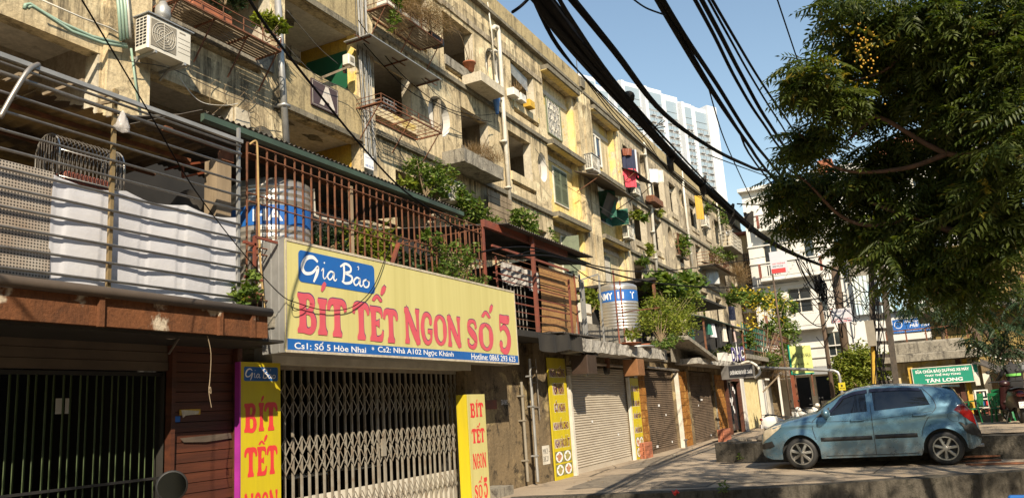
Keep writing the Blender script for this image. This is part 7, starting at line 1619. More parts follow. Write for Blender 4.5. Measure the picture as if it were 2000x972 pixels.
shrub('seedling', 'young leafy seedling before the white propped board', sy(1236,665,6.8), [B(1236,655,6.8,14,60,11)], .16, 'leaf_lime', 'plant', 'terrace plants', 69, .008, 1.8)
shrub('potted_shrub', 'small dark bush by the white planter boxes', sy(1420,690,6.9), [B(1420,680,6.9,16,200,9),B(1395,690,6.9,10,90,8)], .14, 'leaf_mid', 'shrub', 'terrace plants', 71)
dk = thing('dark_shelter', 'dark sheet roofed shelter behind the big terrace bush', 'shelter', tuple(sy(1270,600,8.6)))
a, b = sy(1240,535,8.6), sy(1375,540,8.6); MB().box(a.x,b.x+1,7.9,11.3,a.z-.3,a.z-.2).build('shelter_roof', M['blackply'], dk); MB().box(a.x,b.x+1,10.6,10.7,2.95,a.z-.31).build('back_panel', M['dark'], dk)
for x in (a.x+.2,): MB().box(x-.05,x+.05,7.95,8.05,2.95,a.z-.31).build('post', M['rust'], dk)
# yellow flowering tree and vines around the railing
ft = shrub('flowering_tree', 'slender tree with yellow blossom beyond the hanging laundry', sy(1490,720,6.6), [B(1440,575,6.7,26,240,14),B(1480,585,6.7,34,380,18),B(1520,590,6.7,30,340,22),B(1530,630,6.6,26,420,26),B(1500,640,6.6,20,160,16),B(1545,600,6.5,18,160,16)], .30, 'leaf_mid', 'tree', None, 73, .03, 2.4, per=2)
tag(leaf_cloud('blossom', [B(1445,572,6.6,24,90,14),B(1480,590,6.6,36,150,24),B(1520,600,6.6,34,120,26),B(1460,630,6.5,20,40,16)], .15, M['petal'], ft, .6, 1.5, .2, 74, 3), kind='stuff')
shrub('climbing_vine', 'thick vine wrapped over the terrace railing by the yellow green sign', sy(1530,715,6.6), [B(1545,650,6.5,16,420,32),B(1460,665,6.6,14,200,18),B(1500,700,6.5,30,320,16),B(1530,690,6.5,18,220,20)], .24, 'leaf_mid', 'vine', None, 75, .012)
dry('dead_vine', 'dry brown vine hanging under the terrace railing', [B(1520,705,6.5,22,420,22)], 'leaf_dry', 76, .6, droop=.9)
# round tree behind the car
rt = shrub('round_tree', 'round leafy street tree behind the car roof', sx(1690,790,33)*1.0, [(tuple(sx(px,py,33)), (rr*33/1550*.95,)*3, n) for px, py, rr, n in ((1660,715,30,1500),(1700,715,32,1500),(1685,695,28,1200),(1645,735,24,800),(1722,730,26,1000),(1690,740,34,1000),(1640,705,14,300),(1735,700,14,260))], .15, 'leaf_lime', 'tree', None, 77, .09, 2.4, per=3)
# ---- big feathery leaved tree overhanging from the right
def pinnate(nl=13, L=.34, lw=.026, ll=.085, seed=0):
    g = random.Random(seed); v = []; f = []; n = 0
    bend = g.uniform(.5,1.0)
    P = lambda t: np.array([t*L, .02*math.sin(t*2), -bend*.35*L*t*t])
    for i in range(nl):
        t = .12+.86*(i//2)/((nl-1)//2) if nl > 1 else 1; base_ = P(min(t,1)); sd = (1 if i % 2 else -1) if i < nl-1 else 0
        an = sd*g.uniform(.85,1.15); l = ll*(.75+.5*math.sin(math.pi*min(1,t*.85+.1)))*g.uniform(.85,1.1); d = np.array([math.cos(an), math.sin(an), -.32-g.random()*.3]); d /= np.linalg.norm(d)
        s = np.array([-d[1], d[0], 0]); s /= np.linalg.norm(s); up = np.cross(d, s)
        q = [base_, base_+d*l*.4+s*lw*.5+up*.004, base_+d*l+up*-.012, base_+d*l*.4-s*lw*.5+up*.004, base_+d*l*.45-up*.004]
        v += q; f += [(n,n+1,n+2,n+4),(n,n+4,n+2,n+3)]; n += 5
    k = [P(0)+np.array([0,.003,0]), P(0)-np.array([0,.003,0]), P(.98), P(.5)+np.array([0,.003,0])]
    v += k; f += [(n,n+1,n+2,n+3)]
    return np.array(v), np.array(f)
def crown_tree(t, blobs, nleaf, protos, m, seed, scale=(.8,1.25), name='crown', droop=.35, lone=None):
    """sprays of feather leaves: each spray sits on a twig and its leaves fan out and droop"""
    g = np.random.default_rng(seed); allv = []; allf = []; off = 0; poses = []
    tot = sum(b[2] for b in blobs)
    for c, r, w_ in blobs:
        n = int(nleaf*w_/tot); k = max(1, n//6); d = g.normal(size=(k,3)); d /= np.linalg.norm(d,axis=1)[:,None]; rad = g.random(k)**.45
        cc = np.array(c)+d*rad[:,None]*np.array(r)
        for i in range(k):
            a0 = g.random()*6.28
            for j in range(6):
                az = a0+j*2.4+g.normal()*.3; el = g.normal(-droop,.35); rl = g.normal(0,.45); s_ = g.uniform(*scale)
                poses.append((cc[i]+g.normal(size=3)*.05, az, el, rl, s_))
    def M3(az, el, rl):
        L = np.array([math.cos(az)*math.cos(el), math.sin(az)*math.cos(el), math.sin(el)]); s = np.array([-math.sin(az), math.cos(az), 0]); u = np.cross(L, s)
        return np.stack([L, s*math.cos(rl)+u*math.sin(rl), np.cross(L, s*math.cos(rl)+u*math.sin(rl))], 0)
    eye = np.array(EYE); poses.sort(key=lambda p: np.linalg.norm(p[0]-eye)/p[4])
    nl = lone or 0
    vis = [p for p in poses if inview(p[0])][:nl]; ids = set(id(p) for p in vis)
    if nl:
        mes = []
        for pv, pf in protos:
            me = bpy.data.meshes.new('leaf'); me.from_pydata([tuple(x) for x in pv], [], [tuple(int(i) for i in q) for q in pf]); me.materials.append(m); mes.append(me)
        o0 = base(t)
        for i, p in enumerate(vis):
            o = bpy.data.objects.new('leaf', mes[i % len(mes)]); COL.objects.link(o); o.parent = t; m3 = M3(*p[1:4])
            o.matrix_local = Matrix.LocRotScale(V(p[0])-o0, Matrix(m3.T.tolist()).to_quaternion(), (p[4],)*3)
    for i, p in enumerate(poses):
        if id(p) in ids: continue
        pv, pf = protos[i % len(protos)]; allv.append((pv*p[4])@M3(*p[1:4])+p[0]); allf.append(pf+off); off += len(pv)
    return tag(np_mesh(name, np.concatenate(allv), np.concatenate(allf), 4, m, t), kind='stuff')
def inview(p):
    d = V(p)-EYE; c = XC*d.x+YC*d.y+ZC*d.z
    if c.z > -1: return False
    px, py = 1000+FPX*c.x/-c.z, 486-FPX*c.y/-c.z; return -20 < px < 2020 and -20 < py < 990
def BX(px, py, X, rpx, n, ry=None, dx=None):
    c = sx(px,py,X); d = -(c-EYE).dot(V((XC.z,YC.z,ZC.z))); k = d/FPX; return (tuple(c), (dx or rpx*k, rpx*k, (ry or rpx)*k), n)
bt = thing('shade_tree', 'large feathery leaved shade tree overhanging the street from the right', 'tree', (9.5,-5.2,-.55))
blobs = [BX(1640,40,8,45,7,60,.9),BX(1700,110,8.5,80,14,70),BX(1585,185,7.6,50,9,50),BX(1640,220,8,60,11,60),BX(1750,40,8,90,14,60),BX(1850,60,8,110,18,90),BX(1950,100,8,110,18,120),
         BX(1800,190,8.5,110,18,80),BX(1900,250,8.5,110,18,90),BX(1985,300,8,80,12,110),BX(1700,235,9,70,7,40),BX(1580,300,8.4,55,9,50),BX(1545,390,9,50,8,50),BX(1620,390,9.5,70,10,60),BX(1560,450,9.5,50,6,40),
         BX(1830,330,9.5,90,9,50),BX(1720,400,9.5,80,9,55),BX(1820,430,9,100,16,70),BX(1930,420,8.5,100,16,80),BX(1690,470,9.5,70,10,50),BX(1780,510,9,90,13,50),BX(1880,530,8.8,90,13,55),BX(1970,480,8.5,60,8,70),BX(1660,510,9.8,40,5,30)]
# crown beyond the picture edge, which shades the car and the road
blobs += [((12.2,-4.2,5.4),(2.2,2.0,1.3),44),((10.0,-5.2,6.6),(2.2,1.8,1.4),36),((14.2,-4.8,6.0),(2.0,1.8,1.3),30),((15.5,-2.5,6.6),(2.0,1.6,1.1),24),((12.5,-1.4,7.0),(2.0,1.6,.9),26),((6.5,-4.0,6.4),(1.8,1.6,1.2),30),((8.5,-2.0,7.4),(1.8,1.6,.9),34),((7,-1.6,6.6),(1.5,1.4,.8),24)]
protos = [pinnate(13,.36,.030,.095,s) for s in range(4)]+[pinnate(11,.30,.032,.10,9)]
blobs = [(c if c[2] > 4.3 or c[0] > 11.5 else (c[0],c[1],c[2]+.15), tuple(.8*x for x in r), n) for c, r, n in blobs[:24]]+blobs[24:]
blobs += [BX(1760,295,9,60,9,36),BX(1700,345,9,55,7,36),BX(1880,330,9,70,8,50),BX(1800,120,9,90,10,70),BX(1800,545,9,60,6,26),BX(1900,560,9,70,7,30),BX(1975,15,8,80,9,50)]
crown_tree(bt, blobs, 10500, protos, M['leaf'], 5, (.6,.95), lone=290, droop=.2)
tr = MB(); base_p = V((9.5,-5.2,-.6)); fork = V((9.2,-4.7,2.6))
tr.tube(spline([base_p, V((9.45,-5.1,.8)), fork],5), [.26-.006*i for i in range(11)], 12); tr.build('trunk', M['bark'], bt, True)
M['twigbark'] = mat('reddish_branch_bark', (.13,.07,.045), .9, (.065,.04,.028), 9, bmp=.4)
def branch(pts, r0, r1, name='branch'):
    P = spline(pts,6); MB().tube(P, [r0+(r1-r0)*i/(len(P)-1) for i in range(len(P))], 7).build(name, M['twigbark'], bt, True)
branch([fork, V((9.2,-3.9,3.6)), sx(1990,470,8.6), sx(1880,455,8.7), sx(1780,425,8.8), sx(1700,395,9.0)], .08, .012)
branch([fork, V((9.0,-4.0,4.4)), sx(1990,270,8.3), sx(1940,290,8.3), sx(1850,300,8.5), sx(1720,230,8.5), sx(1690,245,8.6), sx(1650,280,8.7)], .055, .008)
branch([fork, V((8.6,-4.2,5.0)), sx(1990,60,8), sx(1880,10,8), sx(1800,45,8), sx(1700,55,8)], .06, .01)
branch([sx(1780,425,8.8), sx(1700,440,9), sx(1640,420,9), sx(1580,360,8.8), sx(1540,330,8.6)], .03, .008)
branch([sx(1720,230,8.5), sx(1700,225,8.4), sx(1685,205,8.3)], .016, .006); branch([sx(1850,300,8.5), sx(1760,330,8.6), sx(1640,330,8.6), sx(1560,260,8.2)], .03, .008)
branch([sx(1720,180,8.3), sx(1650,190,8.1), sx(1580,180,7.8)], .02, .006); branch([sx(1800,45,8), sx(1740,130,8.2), sx(1660,160,8)], .025, .006)
branch([fork, V((10.2,-4.2,4.2)), V((12,-4,5.2)), V((14.5,-4.2,6))], .11, .03); branch([fork, V((9.6,-3.6,5.2)), V((11,-2.4,6.4)), V((14.5,-2.4,6.6))], .1, .03)
# berries
by_ = MB(); g = random.Random(3); c = sx(1690,100,7.4)
for i in range(60): by_.sph(c+V((g.gauss(0,.03),g.gauss(0,.045),g.gauss(0,.14))), g.uniform(.007,.011), 6, 4)
tag(by_.build('berry_cluster', mat('orange_yellow_berry', (.50,.20,.02), .4, (.35,.30,.03), 60, bmp=0), bt, True), kind='stuff')
tag(leaf_cloud('yellow_leaves', [BX(1690,85,7.5,50,24,40),BX(1600,150,7.6,80,90,40),BX(1930,390,8,20,18,50)], .075, M['petal'] if False else foliage('yellowing_leaf', (.20,.17,.02), (.26,.20,.03), None, .3), bt, .5, 2.6, .5, 8, 6), kind='stuff')
# darker small leaved trees behind the stall
def dark_tree(label, basep, blobs, n, seed, trunkpts, group='small leaved trees behind the stall'):
    n = int(n*.72)
    t = thing('acacia_tree', label, 'tree', tuple(basep), group); crown_tree(t, blobs, n, [pinnate(15,.34,.02,.07,s+20) for s in range(3)], M['leaf_dark'], seed, (.9,1.5))
    for k, (pts, r0) in enumerate(trunkpts): P = spline(pts,6); MB().tube(P, [r0*(1-.75*i/(len(P)-1)) for i in range(len(P))], 8).build('trunk' if k == 0 else 'branch', M['bark'], t, True)
    return t
XT = 21.
dark_tree('dark feathery tree leaning in from the right above the repair stall', (XT,-6.6,.44), [BX(1940,620,XT,90,10,55),BX(1850,600,XT,70,7,40),BX(1915,650,XT,50,5,30),BX(1980,560,XT,60,6,60),BX(1980,680,XT,50,5,30),BX(1790,590,XT,40,3,22)], 620, 31, [([V((XT,-6.6,.44)), V((XT,-5.6,2.0)), sx(1960,690,XT), sx(1900,645,XT), sx(1830,600,XT)], .16),([sx(1960,690,XT), sx(1920,640,XT), sx(1900,580,XT)], .07)])
XT2 = 38.
dark_tree('sunlit feathery tree standing behind the ochre house', (XT2,sx(1960,700,XT2).y,0), [BX(1960,540,XT2,70,10,70),BX(1880,540,XT2,60,7,50),BX(1990,600,XT2,50,6,60),BX(1800,570,XT2,50,5,40)], 700, 33, [([V((XT2,sx(1960,700,XT2).y,0)), sx(1950,640,XT2), sx(1930,560,XT2)], .2)])
dark_tree('dark leaning tree in front of the blue banner', (30,sx(1800,740,30).y,.44), [BX(1830,560,30,34,6,40),BX(1850,615,30,30,5,26)], 170, 35, [([V((30,sx(1840,740,30).y,.44)), sx(1842,660,30), sx(1838,560,30)], .09)])
# weeds at the kerb
for px, py, Xw, lab in ((1420,955,13.3,'small green weed sprouting from the kerb below the car'),(1452,892,19.3,'weeds at the foot of the low wall by the car nose')):
    c = sx(px,py,Xw); shrub('weed', lab, (c.x,c.y,c.z-.05), [(tuple(c+V((-.05,0,.05))),(.12,.14,.08),60)], .07, 'leaf_mid', 'plant', 'weeds', 91, .004)

ot = thing('shade_tree', 'unseen second feathery leaved tree added over the viewer to shade the left foreground', 'tree', (-3.2,.6,-.6))  # added out of view, crown shaped to shade the foreground and cut sky fill
crown_tree(ot, [((-.6,2.2,5.7),(2.0,1.3,.8),10),((-3.2,1.2,6.2),(2.2,2.0,1.0),12),((-5.6,2.6,6.0),(2.2,1.8,1.0),10),((-2.5,3.6,5.6),(1.8,1.2,.7),8),((1.2,.4,6.2),(1.8,1.2,.7),8),((2.6,-.8,5.9),(1.7,1.7,.7),11),((-1,-2.5,6),(2.5,2,.9),11),((2.8,-3.2,6.1),(2,1.8,.9),10),((-4.5,-1.2,6),(2.2,2,.9),9)], 4600, protos[:2], M['leaf'], 15, (.9,1.3))
mb = MB(); mb.tube(spline([V((-3.2,.6,-.6)),V((-3.15,.7,2)),V((-2.9,1.0,4.2)),V((-2.6,1.4,5.8))],4), [.2-.012*i for i in range(13)], 10); mb.build('trunk', M['bark'], ot, True)
for e in ((-.4,2.2,5.8),(-5.4,2.5,6),(1,.5,6.3)): MB().tube(spline([V((-2.95,.95,4.0)),(V((-2.95,.95,4.0))+V(e))/2+V((0,0,.3)),V(e)],4), [.09-.008*i for i in range(9)], 7).build('branch', M['bark'], ot, True)
# ================================================================== REPAIR STALL AND THINGS BEHIND THE CAR
XS = 25.5; GZ = .44
def q_(px, py, X=XS): return sx(px, py, X)
st = thing('repair_stall', 'low ochre stall with a concrete roof slab behind the car', 'stall', (XS, q_(1820,760).y, GZ))
y0, y1 = q_(1745,740).y, q_(1905,740).y
MB().box(XS,XS+.2,y1,y0-.02,GZ,q_(1820,704).z).build('front_wall', M['cream'], st); MB().box(XS+.201,XS+3,y1-.2,y1-.003,GZ,q_(1820,704).z).build('side_wall', M['cream'], st)
MB().box(XS+2.9,XS+3,y1,y0,GZ,q_(1820,704).z).build('rear_wall', M['concrete'], st)
rough_slab(0,1,0,1,0,1,1,.0,1) if False else None
MB().bevbox(XS-.45,XS+3.1,y1-.25,y0+.2,q_(1820,703).z,q_(1820,688).z,.03).build('roof_slab', M['concrete'], st)
MB().bevbox(XS-.2,XS+2.8,y1+.1,y0+.0,q_(1820,687).z,q_(1820,664).z,.05).build('roof_upstand', M['concrete'], st)
r = MB(); zr = q_(1820,664).z
for i in range(5): y = y0+(y1-y0)*i/4; r.box(XS-.15,XS-.11,y-.02,y+.02,zr-.02,zr+.35)
r.box(XS-.15,XS-.11,y1,y0,zr+.33,zr+.36); r.build('roof_railing', M['rust'], st)
a, b = q_(1786,751), q_(1896,712); gs_ = thing('shop_sign', 'green motorbike repair sign reading Tân Long on the low stall', 'shop sign', (XS-.3,(a.y+b.y)/2,a.z)); w_, h_ = a.y-b.y, b.z-a.z
MB().box(XS-.32,XS-.28,b.y,a.y,a.z,b.z).build('board', M['signgreen'], gs_)
f = MB(); X = XS-.33
for q in ((b.y-.02,a.y+.02,b.z,b.z+.02),(b.y-.02,a.y+.02,a.z-.02,a.z),(b.y-.02,b.y,a.z,b.z),(a.y,a.y+.02,a.z,b.z)): f.box(X,X+.06,q[0],q[1],q[2],q[3])
f.build('frame', M['offwhite'], gs_)
for s, fx, fz, fw_, fh in (('SỬA CHỮA BẢO DƯƠNG XE MÁY',.05,.68,.90,.25),('~',.600,.885,.028,.03),('THAY THẾ PHỤ TÙNG',.20,.42,.60,.22),('TÂN LONG',.20,.08,.62,.27)): letters(s, (XS-.324,a.y-fx*w_,a.z+fz*h_), V((0,-1,0)), ZU, fw_*w_, fh*h_, M['printwhite'], gs_, .03)
MB().box(XS-.28,XS-.22,q_(1786,740).y-.0,q_(1780,740).y+.05,a.z-.02,b.z+.1).build('yellow_post', M['ochre'], st)
for px in (1880,1893): y = q_(px,760).y; MB().box(XS-.06,XS-.004,y-.06,y+.06,GZ,q_(px,700).z).build('door_post', M['ochre' if px == 1893 else 'plank'], st)
MB().box(XS-.02,XS-.004,q_(1878,770).y,q_(1863,770).y,GZ,1.35).build('door', M['plank'], st)
sb_ = thing('side_board', 'narrow printed banner edge on the stall corner', 'sign', tuple(q_(1906,740))); MB().box(XS-.3,XS-.27,q_(1912,740).y,q_(1903,740).y,q_(1906,752).z,q_(1906,708).z).build('board', M['offwhite'], sb_); MB().box(XS-.305,XS-.301,q_(1911,740).y,q_(1904,740).y,q_(1906,726).z,q_(1906,711).z).build('green_top', M['signgreen'], sb_)
aw_ = thing('awning', 'dark lean-to awning stretching right from the stall', 'awning', tuple(q_(1940,730)))
a, b = q_(1900,706), q_(1975,735); MB().add([(XS-.4,a.y,a.z),(XS-.9,b.y,b.z-.02),(XS+2,b.y,b.z+.3),(XS+2,a.y,a.z+.3),(XS-.4,a.y,a.z-.04),(XS-.9,b.y,b.z-.06),(XS+2,b.y,b.z+.26),(XS+2,a.y,a.z+.26)], [(0,1,2,3),(7,6,5,4),(0,4,5,1),(1,5,6,2),(2,6,7,3),(3,7,4,0)]).build('sheet', M['darksheet'], aw_)
MB().bar((XS-.6,q_(1962,735).y,GZ),(XS-.6,q_(1962,735).y,q_(1962,730).z),.04,.04).build('post', M['rust'], aw_)
pr_ = thing('parasol', 'grey fabric canopy at the right edge beyond the stall', 'canopy', tuple(q_(1995,740,27))); a, b = q_(1955,728,27), q_(2030,715,27)
MB().grid(lambda u, v: (27+2*v, a.y+(b.y-a.y)*u, a.z-.02+(b.z-a.z)*u+.35*v-.05*math.sin(3.14*u)), 8, 6).build('fabric', M['galv'], pr_, True); MB().bar((27.6,q_(1998,740,27.6).y,GZ),(27.6,q_(1998,740,27.6).y,a.z+.1),.04,.04).build('pole', M['steel'], pr_)
dw_ = thing('shed', 'dim shed front with plywood door and iron shutter right of the stall', 'shed', (28.5,q_(1950,780,28.5).y,GZ)); X = 28.5
MB().box(X,X+.1,q_(2060,780,X).y,q_(1908,780,X).y,GZ,q_(1950,700,X).z).build('wall', M['alley'], dw_); MB().box(X-.03,X-.004,q_(1942,780,X).y,q_(1914,780,X).y,GZ,q_(1930,728,X).z).build('door', M['ply' if False else 'offwhite'], dw_)
for i in range(14): y = q_(1966,780,X).y-.055*i*2; MB().box(X-.02,X-.004,y-.04,y+.04,GZ,q_(1980,735,X).z).build('shutter_slat', M['wood'], dw_)
# glass cabinet on the red stand
gc = thing('glass_cabinet', 'white framed glass snack cabinet standing on the red stand', 'cabinet', tuple(q_(1918,796,24.3))); X = 24.3
a, b = q_(1910,796,X), q_(1927,761,X); f = MB()
for y in (a.y, b.y): 
    for x in (X, X+.35): f.box(x-.02,x+.02,y-.02,y+.02,a.z,b.z)
for z in (a.z, (a.z+b.z)/2, b.z): f.box(X-.022,X+.372,b.y-.022,a.y+.022,z-.015,z+.015)
f.build('frame', M['plastic_w'], gc); MB().box(X+.01,X+.34,b.y+.022,a.y-.022,a.z+.016,b.z-.016).build('dark_goods', M['glassd'], gc)
for i, m in enumerate(('printwhite','ochre','printblue','printwhite','printred')): MB().box(X-.012,X+.008,a.y-.05-.04*i-.035,a.y-.05-.04*i,a.z+.06+.23*(i%2),a.z+.16+.23*(i%2)).build('packet', M[m], gc)
rs = thing('red_stand', 'red wooden stand under the glass snack cabinet', 'stand', tuple(V((X,q_(1918,800,X).y,GZ)))); a2, b2 = q_(1905,800,X), q_(1932,797,X); zt = a.z-.025
for y in (a2.y,b2.y):
    for x in (X-.05,X+.4): MB().box(x-.025,x+.025,y-.025,y+.025,GZ,zt-.03).build('leg', M['rustpaint'], rs)
MB().box(X-.1,X+.45,b2.y-.04,a2.y+.04,zt-.03,zt).build('top', M['rustpaint'], rs); MB().box(X-.06,X+.42,b2.y,a2.y,GZ+.2,GZ+.23).build('shelf', M['rustpaint'], rs)
MB().box(X+.3,X+.34,q_(1908,770,X).y-.02,q_(1902,770,X).y,GZ,zt+.25).build('back_board', M['rustpaint'], rs)
gb = thing('glass_showcase', 'wide glass food showcase on the dark counter right of the snack cabinet', 'cabinet', tuple(q_(1950,785,25.2))); X2 = 25.2; a, b = q_(1939,785,X2), q_(1961,764,X2); f = MB()
for y in (a.y,b.y): f.box(X2-.02,X2+.02,y-.02,y+.02,a.z,b.z)
for z in (a.z,b.z): f.box(X2-.018,X2+.018,b.y,a.y,z-.02,z+.02)
f.build('frame', M['wood'], gb); MB().box(X2+.003,X2+.3,b.y+.021,a.y-.021,a.z+.021,b.z-.021).build('glass_box', M['carglass'], gb); MB().box(X2-.012,X2+.002,b.y+.06,a.y-.06,a.z+.1,a.z+.13).build('shelf', M['offwhite'], gb)
ct = thing('counter', 'dark battered counter under the glass showcase', 'counter', tuple(V((X2,q_(1950,800,X2).y,GZ)))); MB().bevbox(X2-.1,X2+.4,q_(1964,800,X2).y,q_(1936,800,X2).y,GZ,a.z-.03,.02).build('counter_body', M['alley'], ct)
ks = MB().box(24.0,29,q_(1995,812,24).y-.6,q_(1868,812,24).y,GZ+.004,GZ+.16); struct(ks, 'stall_kerb', M['kerbtop'])
# stacking plastic chairs, green
def chair(name, label, c, rz, m, group):
    t = lthing(name, label, 'chair', c, rz, group)
    MB().bevbox(-.19,.19,-.19,.19,.33,.36,.03).build('seat', M[m], t)
    for sx_ in (-1,1):
        for s2 in (-1,1): MB().bar((sx_*.17,s2*.17,.33),(sx_*.20,s2*.21,0),.035,.035).build('leg', M[m], t)
        MB().bar((sx_*.19,.17,.36),(sx_*.19,.20,.66),.03,.03).bar((sx_*.20,.17,.55),(sx_*.20,-.15,.52),.035,.025).bar((sx_*.20,-.15,.52),(sx_*.20,-.16,.35),.03,.03).build('arm', M[m], t)
    for i in range(5): MB().box(-.15+.065*i,-.11+.065*i,.185,.20,.38,.68).build('slat', M[m], t)
    MB().box(-.2,.2,.182,.212,.64,.72).build('back_rail', M[m], t); return t
M['greenplastic'] = mat('green_plastic', (.01,.18,.065), .4, (.008,.14,.05), 3, bmp=.02)
p = q_(1960,821,23.6); ch = chair('plastic_chair', 'green plastic armchair on the raised road before the showcase', (23.6,p.y,GZ), R(70), 'greenplastic', 'green plastic chairs')
p2 = q_(1905,818,24); clone(ch, (24,p2.y,GZ), R(160), 'green plastic chair half hidden behind the car tail')
clone(ch, (23.75,p.y-.12,GZ+.08), R(66), 'second green armchair nested in the one before the showcase')
# motor scooters
def scooter(name, label, c, rz, shell, seatm, group, s=1.):
    """nose along +y, length 1.9 m"""
    t = lthing(name, label, 'motor scooter', c, rz, group)
    for y in (-.62,.64):
        w_ = MB().lathe([(.15,-.045),(.22,-.05),(.255,-.02),(.255,.02),(.22,.05),(.15,.045)], (0,y,.255), 22, 'x').build('wheel', M['black'], t, True)
        rm = MB().lathe([(.15,-.03),(.13,0),(.15,.03)], (0,y,.255), 18, 'x')
        for k in range(5): a = 6.28*k/5; rm.bar((0,y,.255),(0,y+.145*math.cos(a),.255+.145*math.sin(a)),.03,.03,(1,0,0))
        rm.build('rim', M['alloy'], w_)
    P = [(-.95,.72,.05),(-.75,.80,.13),(-.45,.78,.17),(-.15,.62,.17),(.05,.50,.13)]
    mb = MB(); rows = []
    for y, z, hw in P:
        zb = .36 if y < -.2 else .28
        rows.append([(-hw*.5,y,zb),(-hw,y,(z+zb)/2),(-hw*.85,y,z-.03),(0,y,z),(hw*.85,y,z-.03),(hw,y,(z+zb)/2),(hw*.5,y,zb)])
    k = 7; mb.add([p for r in rows for p in r], [(i*k+j,(i+1)*k+j,(i+1)*k+j+1,i*k+j+1) for i in range(len(rows)-1) for j in range(k-1)]+[tuple(range(k)), tuple((len(rows)-1)*k+j for j in range(k-1,-1,-1))]); mb.build('tail_shell', M[shell], t, True)
    MB().grid(lambda u, v: (.34*(u-.5)*(1-.25*v*v), -.85+.85*v, .79+.03*math.sin(3.14*u)-.10*v*v+.02*math.sin(6*v)), 8, 12).build('seat', M[seatm], t, True)
    MB().box(-.15,.15,-.05,.38,.26,.31).build('footboard', M['black'], t)
    mb = MB().grid(lambda u, v: ((u-.5)*(.40-.1*v), .36+.16*(1-(2*u-1)**2)*(1-.3*v)+.02-.13*v, .30+.55*v), 10, 8).grid(lambda u, v: ((u-.5)*(.38-.1*v), .33+.14*(1-(2*u-1)**2)*(1-.3*v)+.02-.13*v, .30+.55*v), 10, 8); mb.build('leg_shield', M[shell], t, True)
    MB().grid(lambda u, v: (.09*math.cos(3.14*u), .64+.32*math.cos(.4+2.2*v), .255+.10+.235*math.sin(.4+2.2*v)*1.0-.05*math.sin(3.14*u)*0), 6, 8).build('front_fender', M[shell], t, True)
    for sx_ in (-.07,.07): MB().tube([(sx_,.64,.255),(sx_,.50,.62)], .022, 6).build('fork', M['steel'], t)
    MB().sph((0,.40,.92),1,12,8,(.13,.10,.09)).build('handlebar_cowl', M[shell], t, True)
    MB().tube(spline([(-.36,.28,.97),(-.2,.36,.98),(0,.39,.96),(.2,.36,.98),(.36,.28,.97)],4), .015, 6).build('handlebar', M['black'], t)
    MB().sph((0,.485,.90),1,10,6,(.075,.03,.06)).build('headlight', M['lens'], t, True)
    for sx_ in (-1,1):
        MB().tube([(sx_*.24,.36,.98),(sx_*.30,.33,1.18)], .007, 5).build('mirror_stem', M['black'], t)
        MB().sph((sx_*.32,.33,1.22),1,10,6,(.06,.02,.045)).build('mirror', M['black'], t, True); 
    MB().box(-.09,.09,-1.00,-.985,.36,.50).build('number_plate', M['printwhite'], t); MB().sph((0,-.95,.66),1,10,6,(.11,.04,.05)).build('tail_lamp', M['taillens'], t, True)
    MB().tube([(.17,-.1,.24),(.19,-.5,.30),(.19,-.95,.40)], [.03,.045,.05], 8).build('exhaust', M['galv'], t, True)
    MB().tube([(-.1,.0,.26),(-.2,-.02,.0)], .012, 5).build('side_stand', M['steel'], t)
    t.scale = (s,)*3; return t
c = sz(1545,832); sc = scooter('motor_scooter', 'white scooter with black seat parked before the end shops', (29.5, sx(1541,835,29.5).y, 0), R(-150), 'white', 'black', 'parked scooters')
d = clone(sc, (37.5, sx(1582,800,37.5).y, 0), R(150), 'pale scooter facing out beside the orange post')
d = clone(sc, (38.6, sx(1606,800,38.6).y, 0), R(150), 'cream scooter just beyond the car bonnet')
XM = 22.3; M['maroon'] = mat('dark_maroon_shell', (.03,.009,.009), .35, None, 3)
mb_ = scooter('motorbike', 'dark red and black motorbike seen from behind at the right edge', (XM+.6, sx(1984,800,XM).y, GZ), R(-82), 'maroon', 'black', 'parked scooters')
letters('29-D1\n526.84', (-.08,-1.002,.375), XU, ZU, .16, .11, M['printblack'], [ch_ for ch_ in mb_.children if ch_.name.startswith('number_plate')][0], .0)
# rider in a black jacket sitting behind it
def person(label, joints, edges, radii, skin, parts):
    pass
def skinned(name, pts, edges, rad, m, parent, sub=2):
    me = bpy.data.meshes.new(name); me.from_pydata([tuple(p) for p in pts], edges, []); o = bpy.data.objects.new(name+'_src', me); COL.objects.link(o)
    o.modifiers.new('s', 'SKIN'); sv = me.skin_vertices[0].data
    for i, r_ in enumerate(rad): sv[i].radius = (r_, r_) if not isinstance(r_, tuple) else r_
    sv[0].use_root = True; md = o.modifiers.new('u', 'SUBSURF'); md.levels = sub; md.render_levels = sub
    dg = bpy.context.evaluated_depsgraph_get(); dg.update(); me2 = bpy.data.meshes.new_from_object(o.evaluated_get(dg)); bpy.data.objects.remove(o)
    return _link(name, me2, m, parent, True, V())
pe = lthing('person', 'person in a black jacket with bright green trim seated at the right edge', 'person', (24.0, sx(1992,790,24.0).y, GZ), R(-70))
J = [(0,0,.86),(0,.03,1.05),(0,.06,1.28),(0,.08,1.40),(0,.10,1.47),(-.17,.05,1.33),(-.25,.18,1.12),(-.22,.42,1.04),(-.21,.50,1.03),(.17,.05,1.33),(.25,.18,1.12),(.22,.42,1.04),(.21,.50,1.03),(-.10,.02,.84),(-.17,.40,.78),(-.16,.36,.40),(-.16,.50,.34),(.10,.02,.84),(.17,.40,.78),(.16,.36,.40),(.16,.50,.34)]
E_ = [(0,1),(1,2),(2,3),(3,4),(2,5),(5,6),(6,7),(7,8),(2,9),(9,10),(10,11),(11,12),(0,13),(13,14),(14,15),(15,16),(0,17),(17,18),(18,19),(19,20)]
rad = [.15,.14,.15,.06,.055,.065,.05,.035,.04,.065,.05,.035,.04,.10,.075,.05,.045,.10,.075,.05,.045]
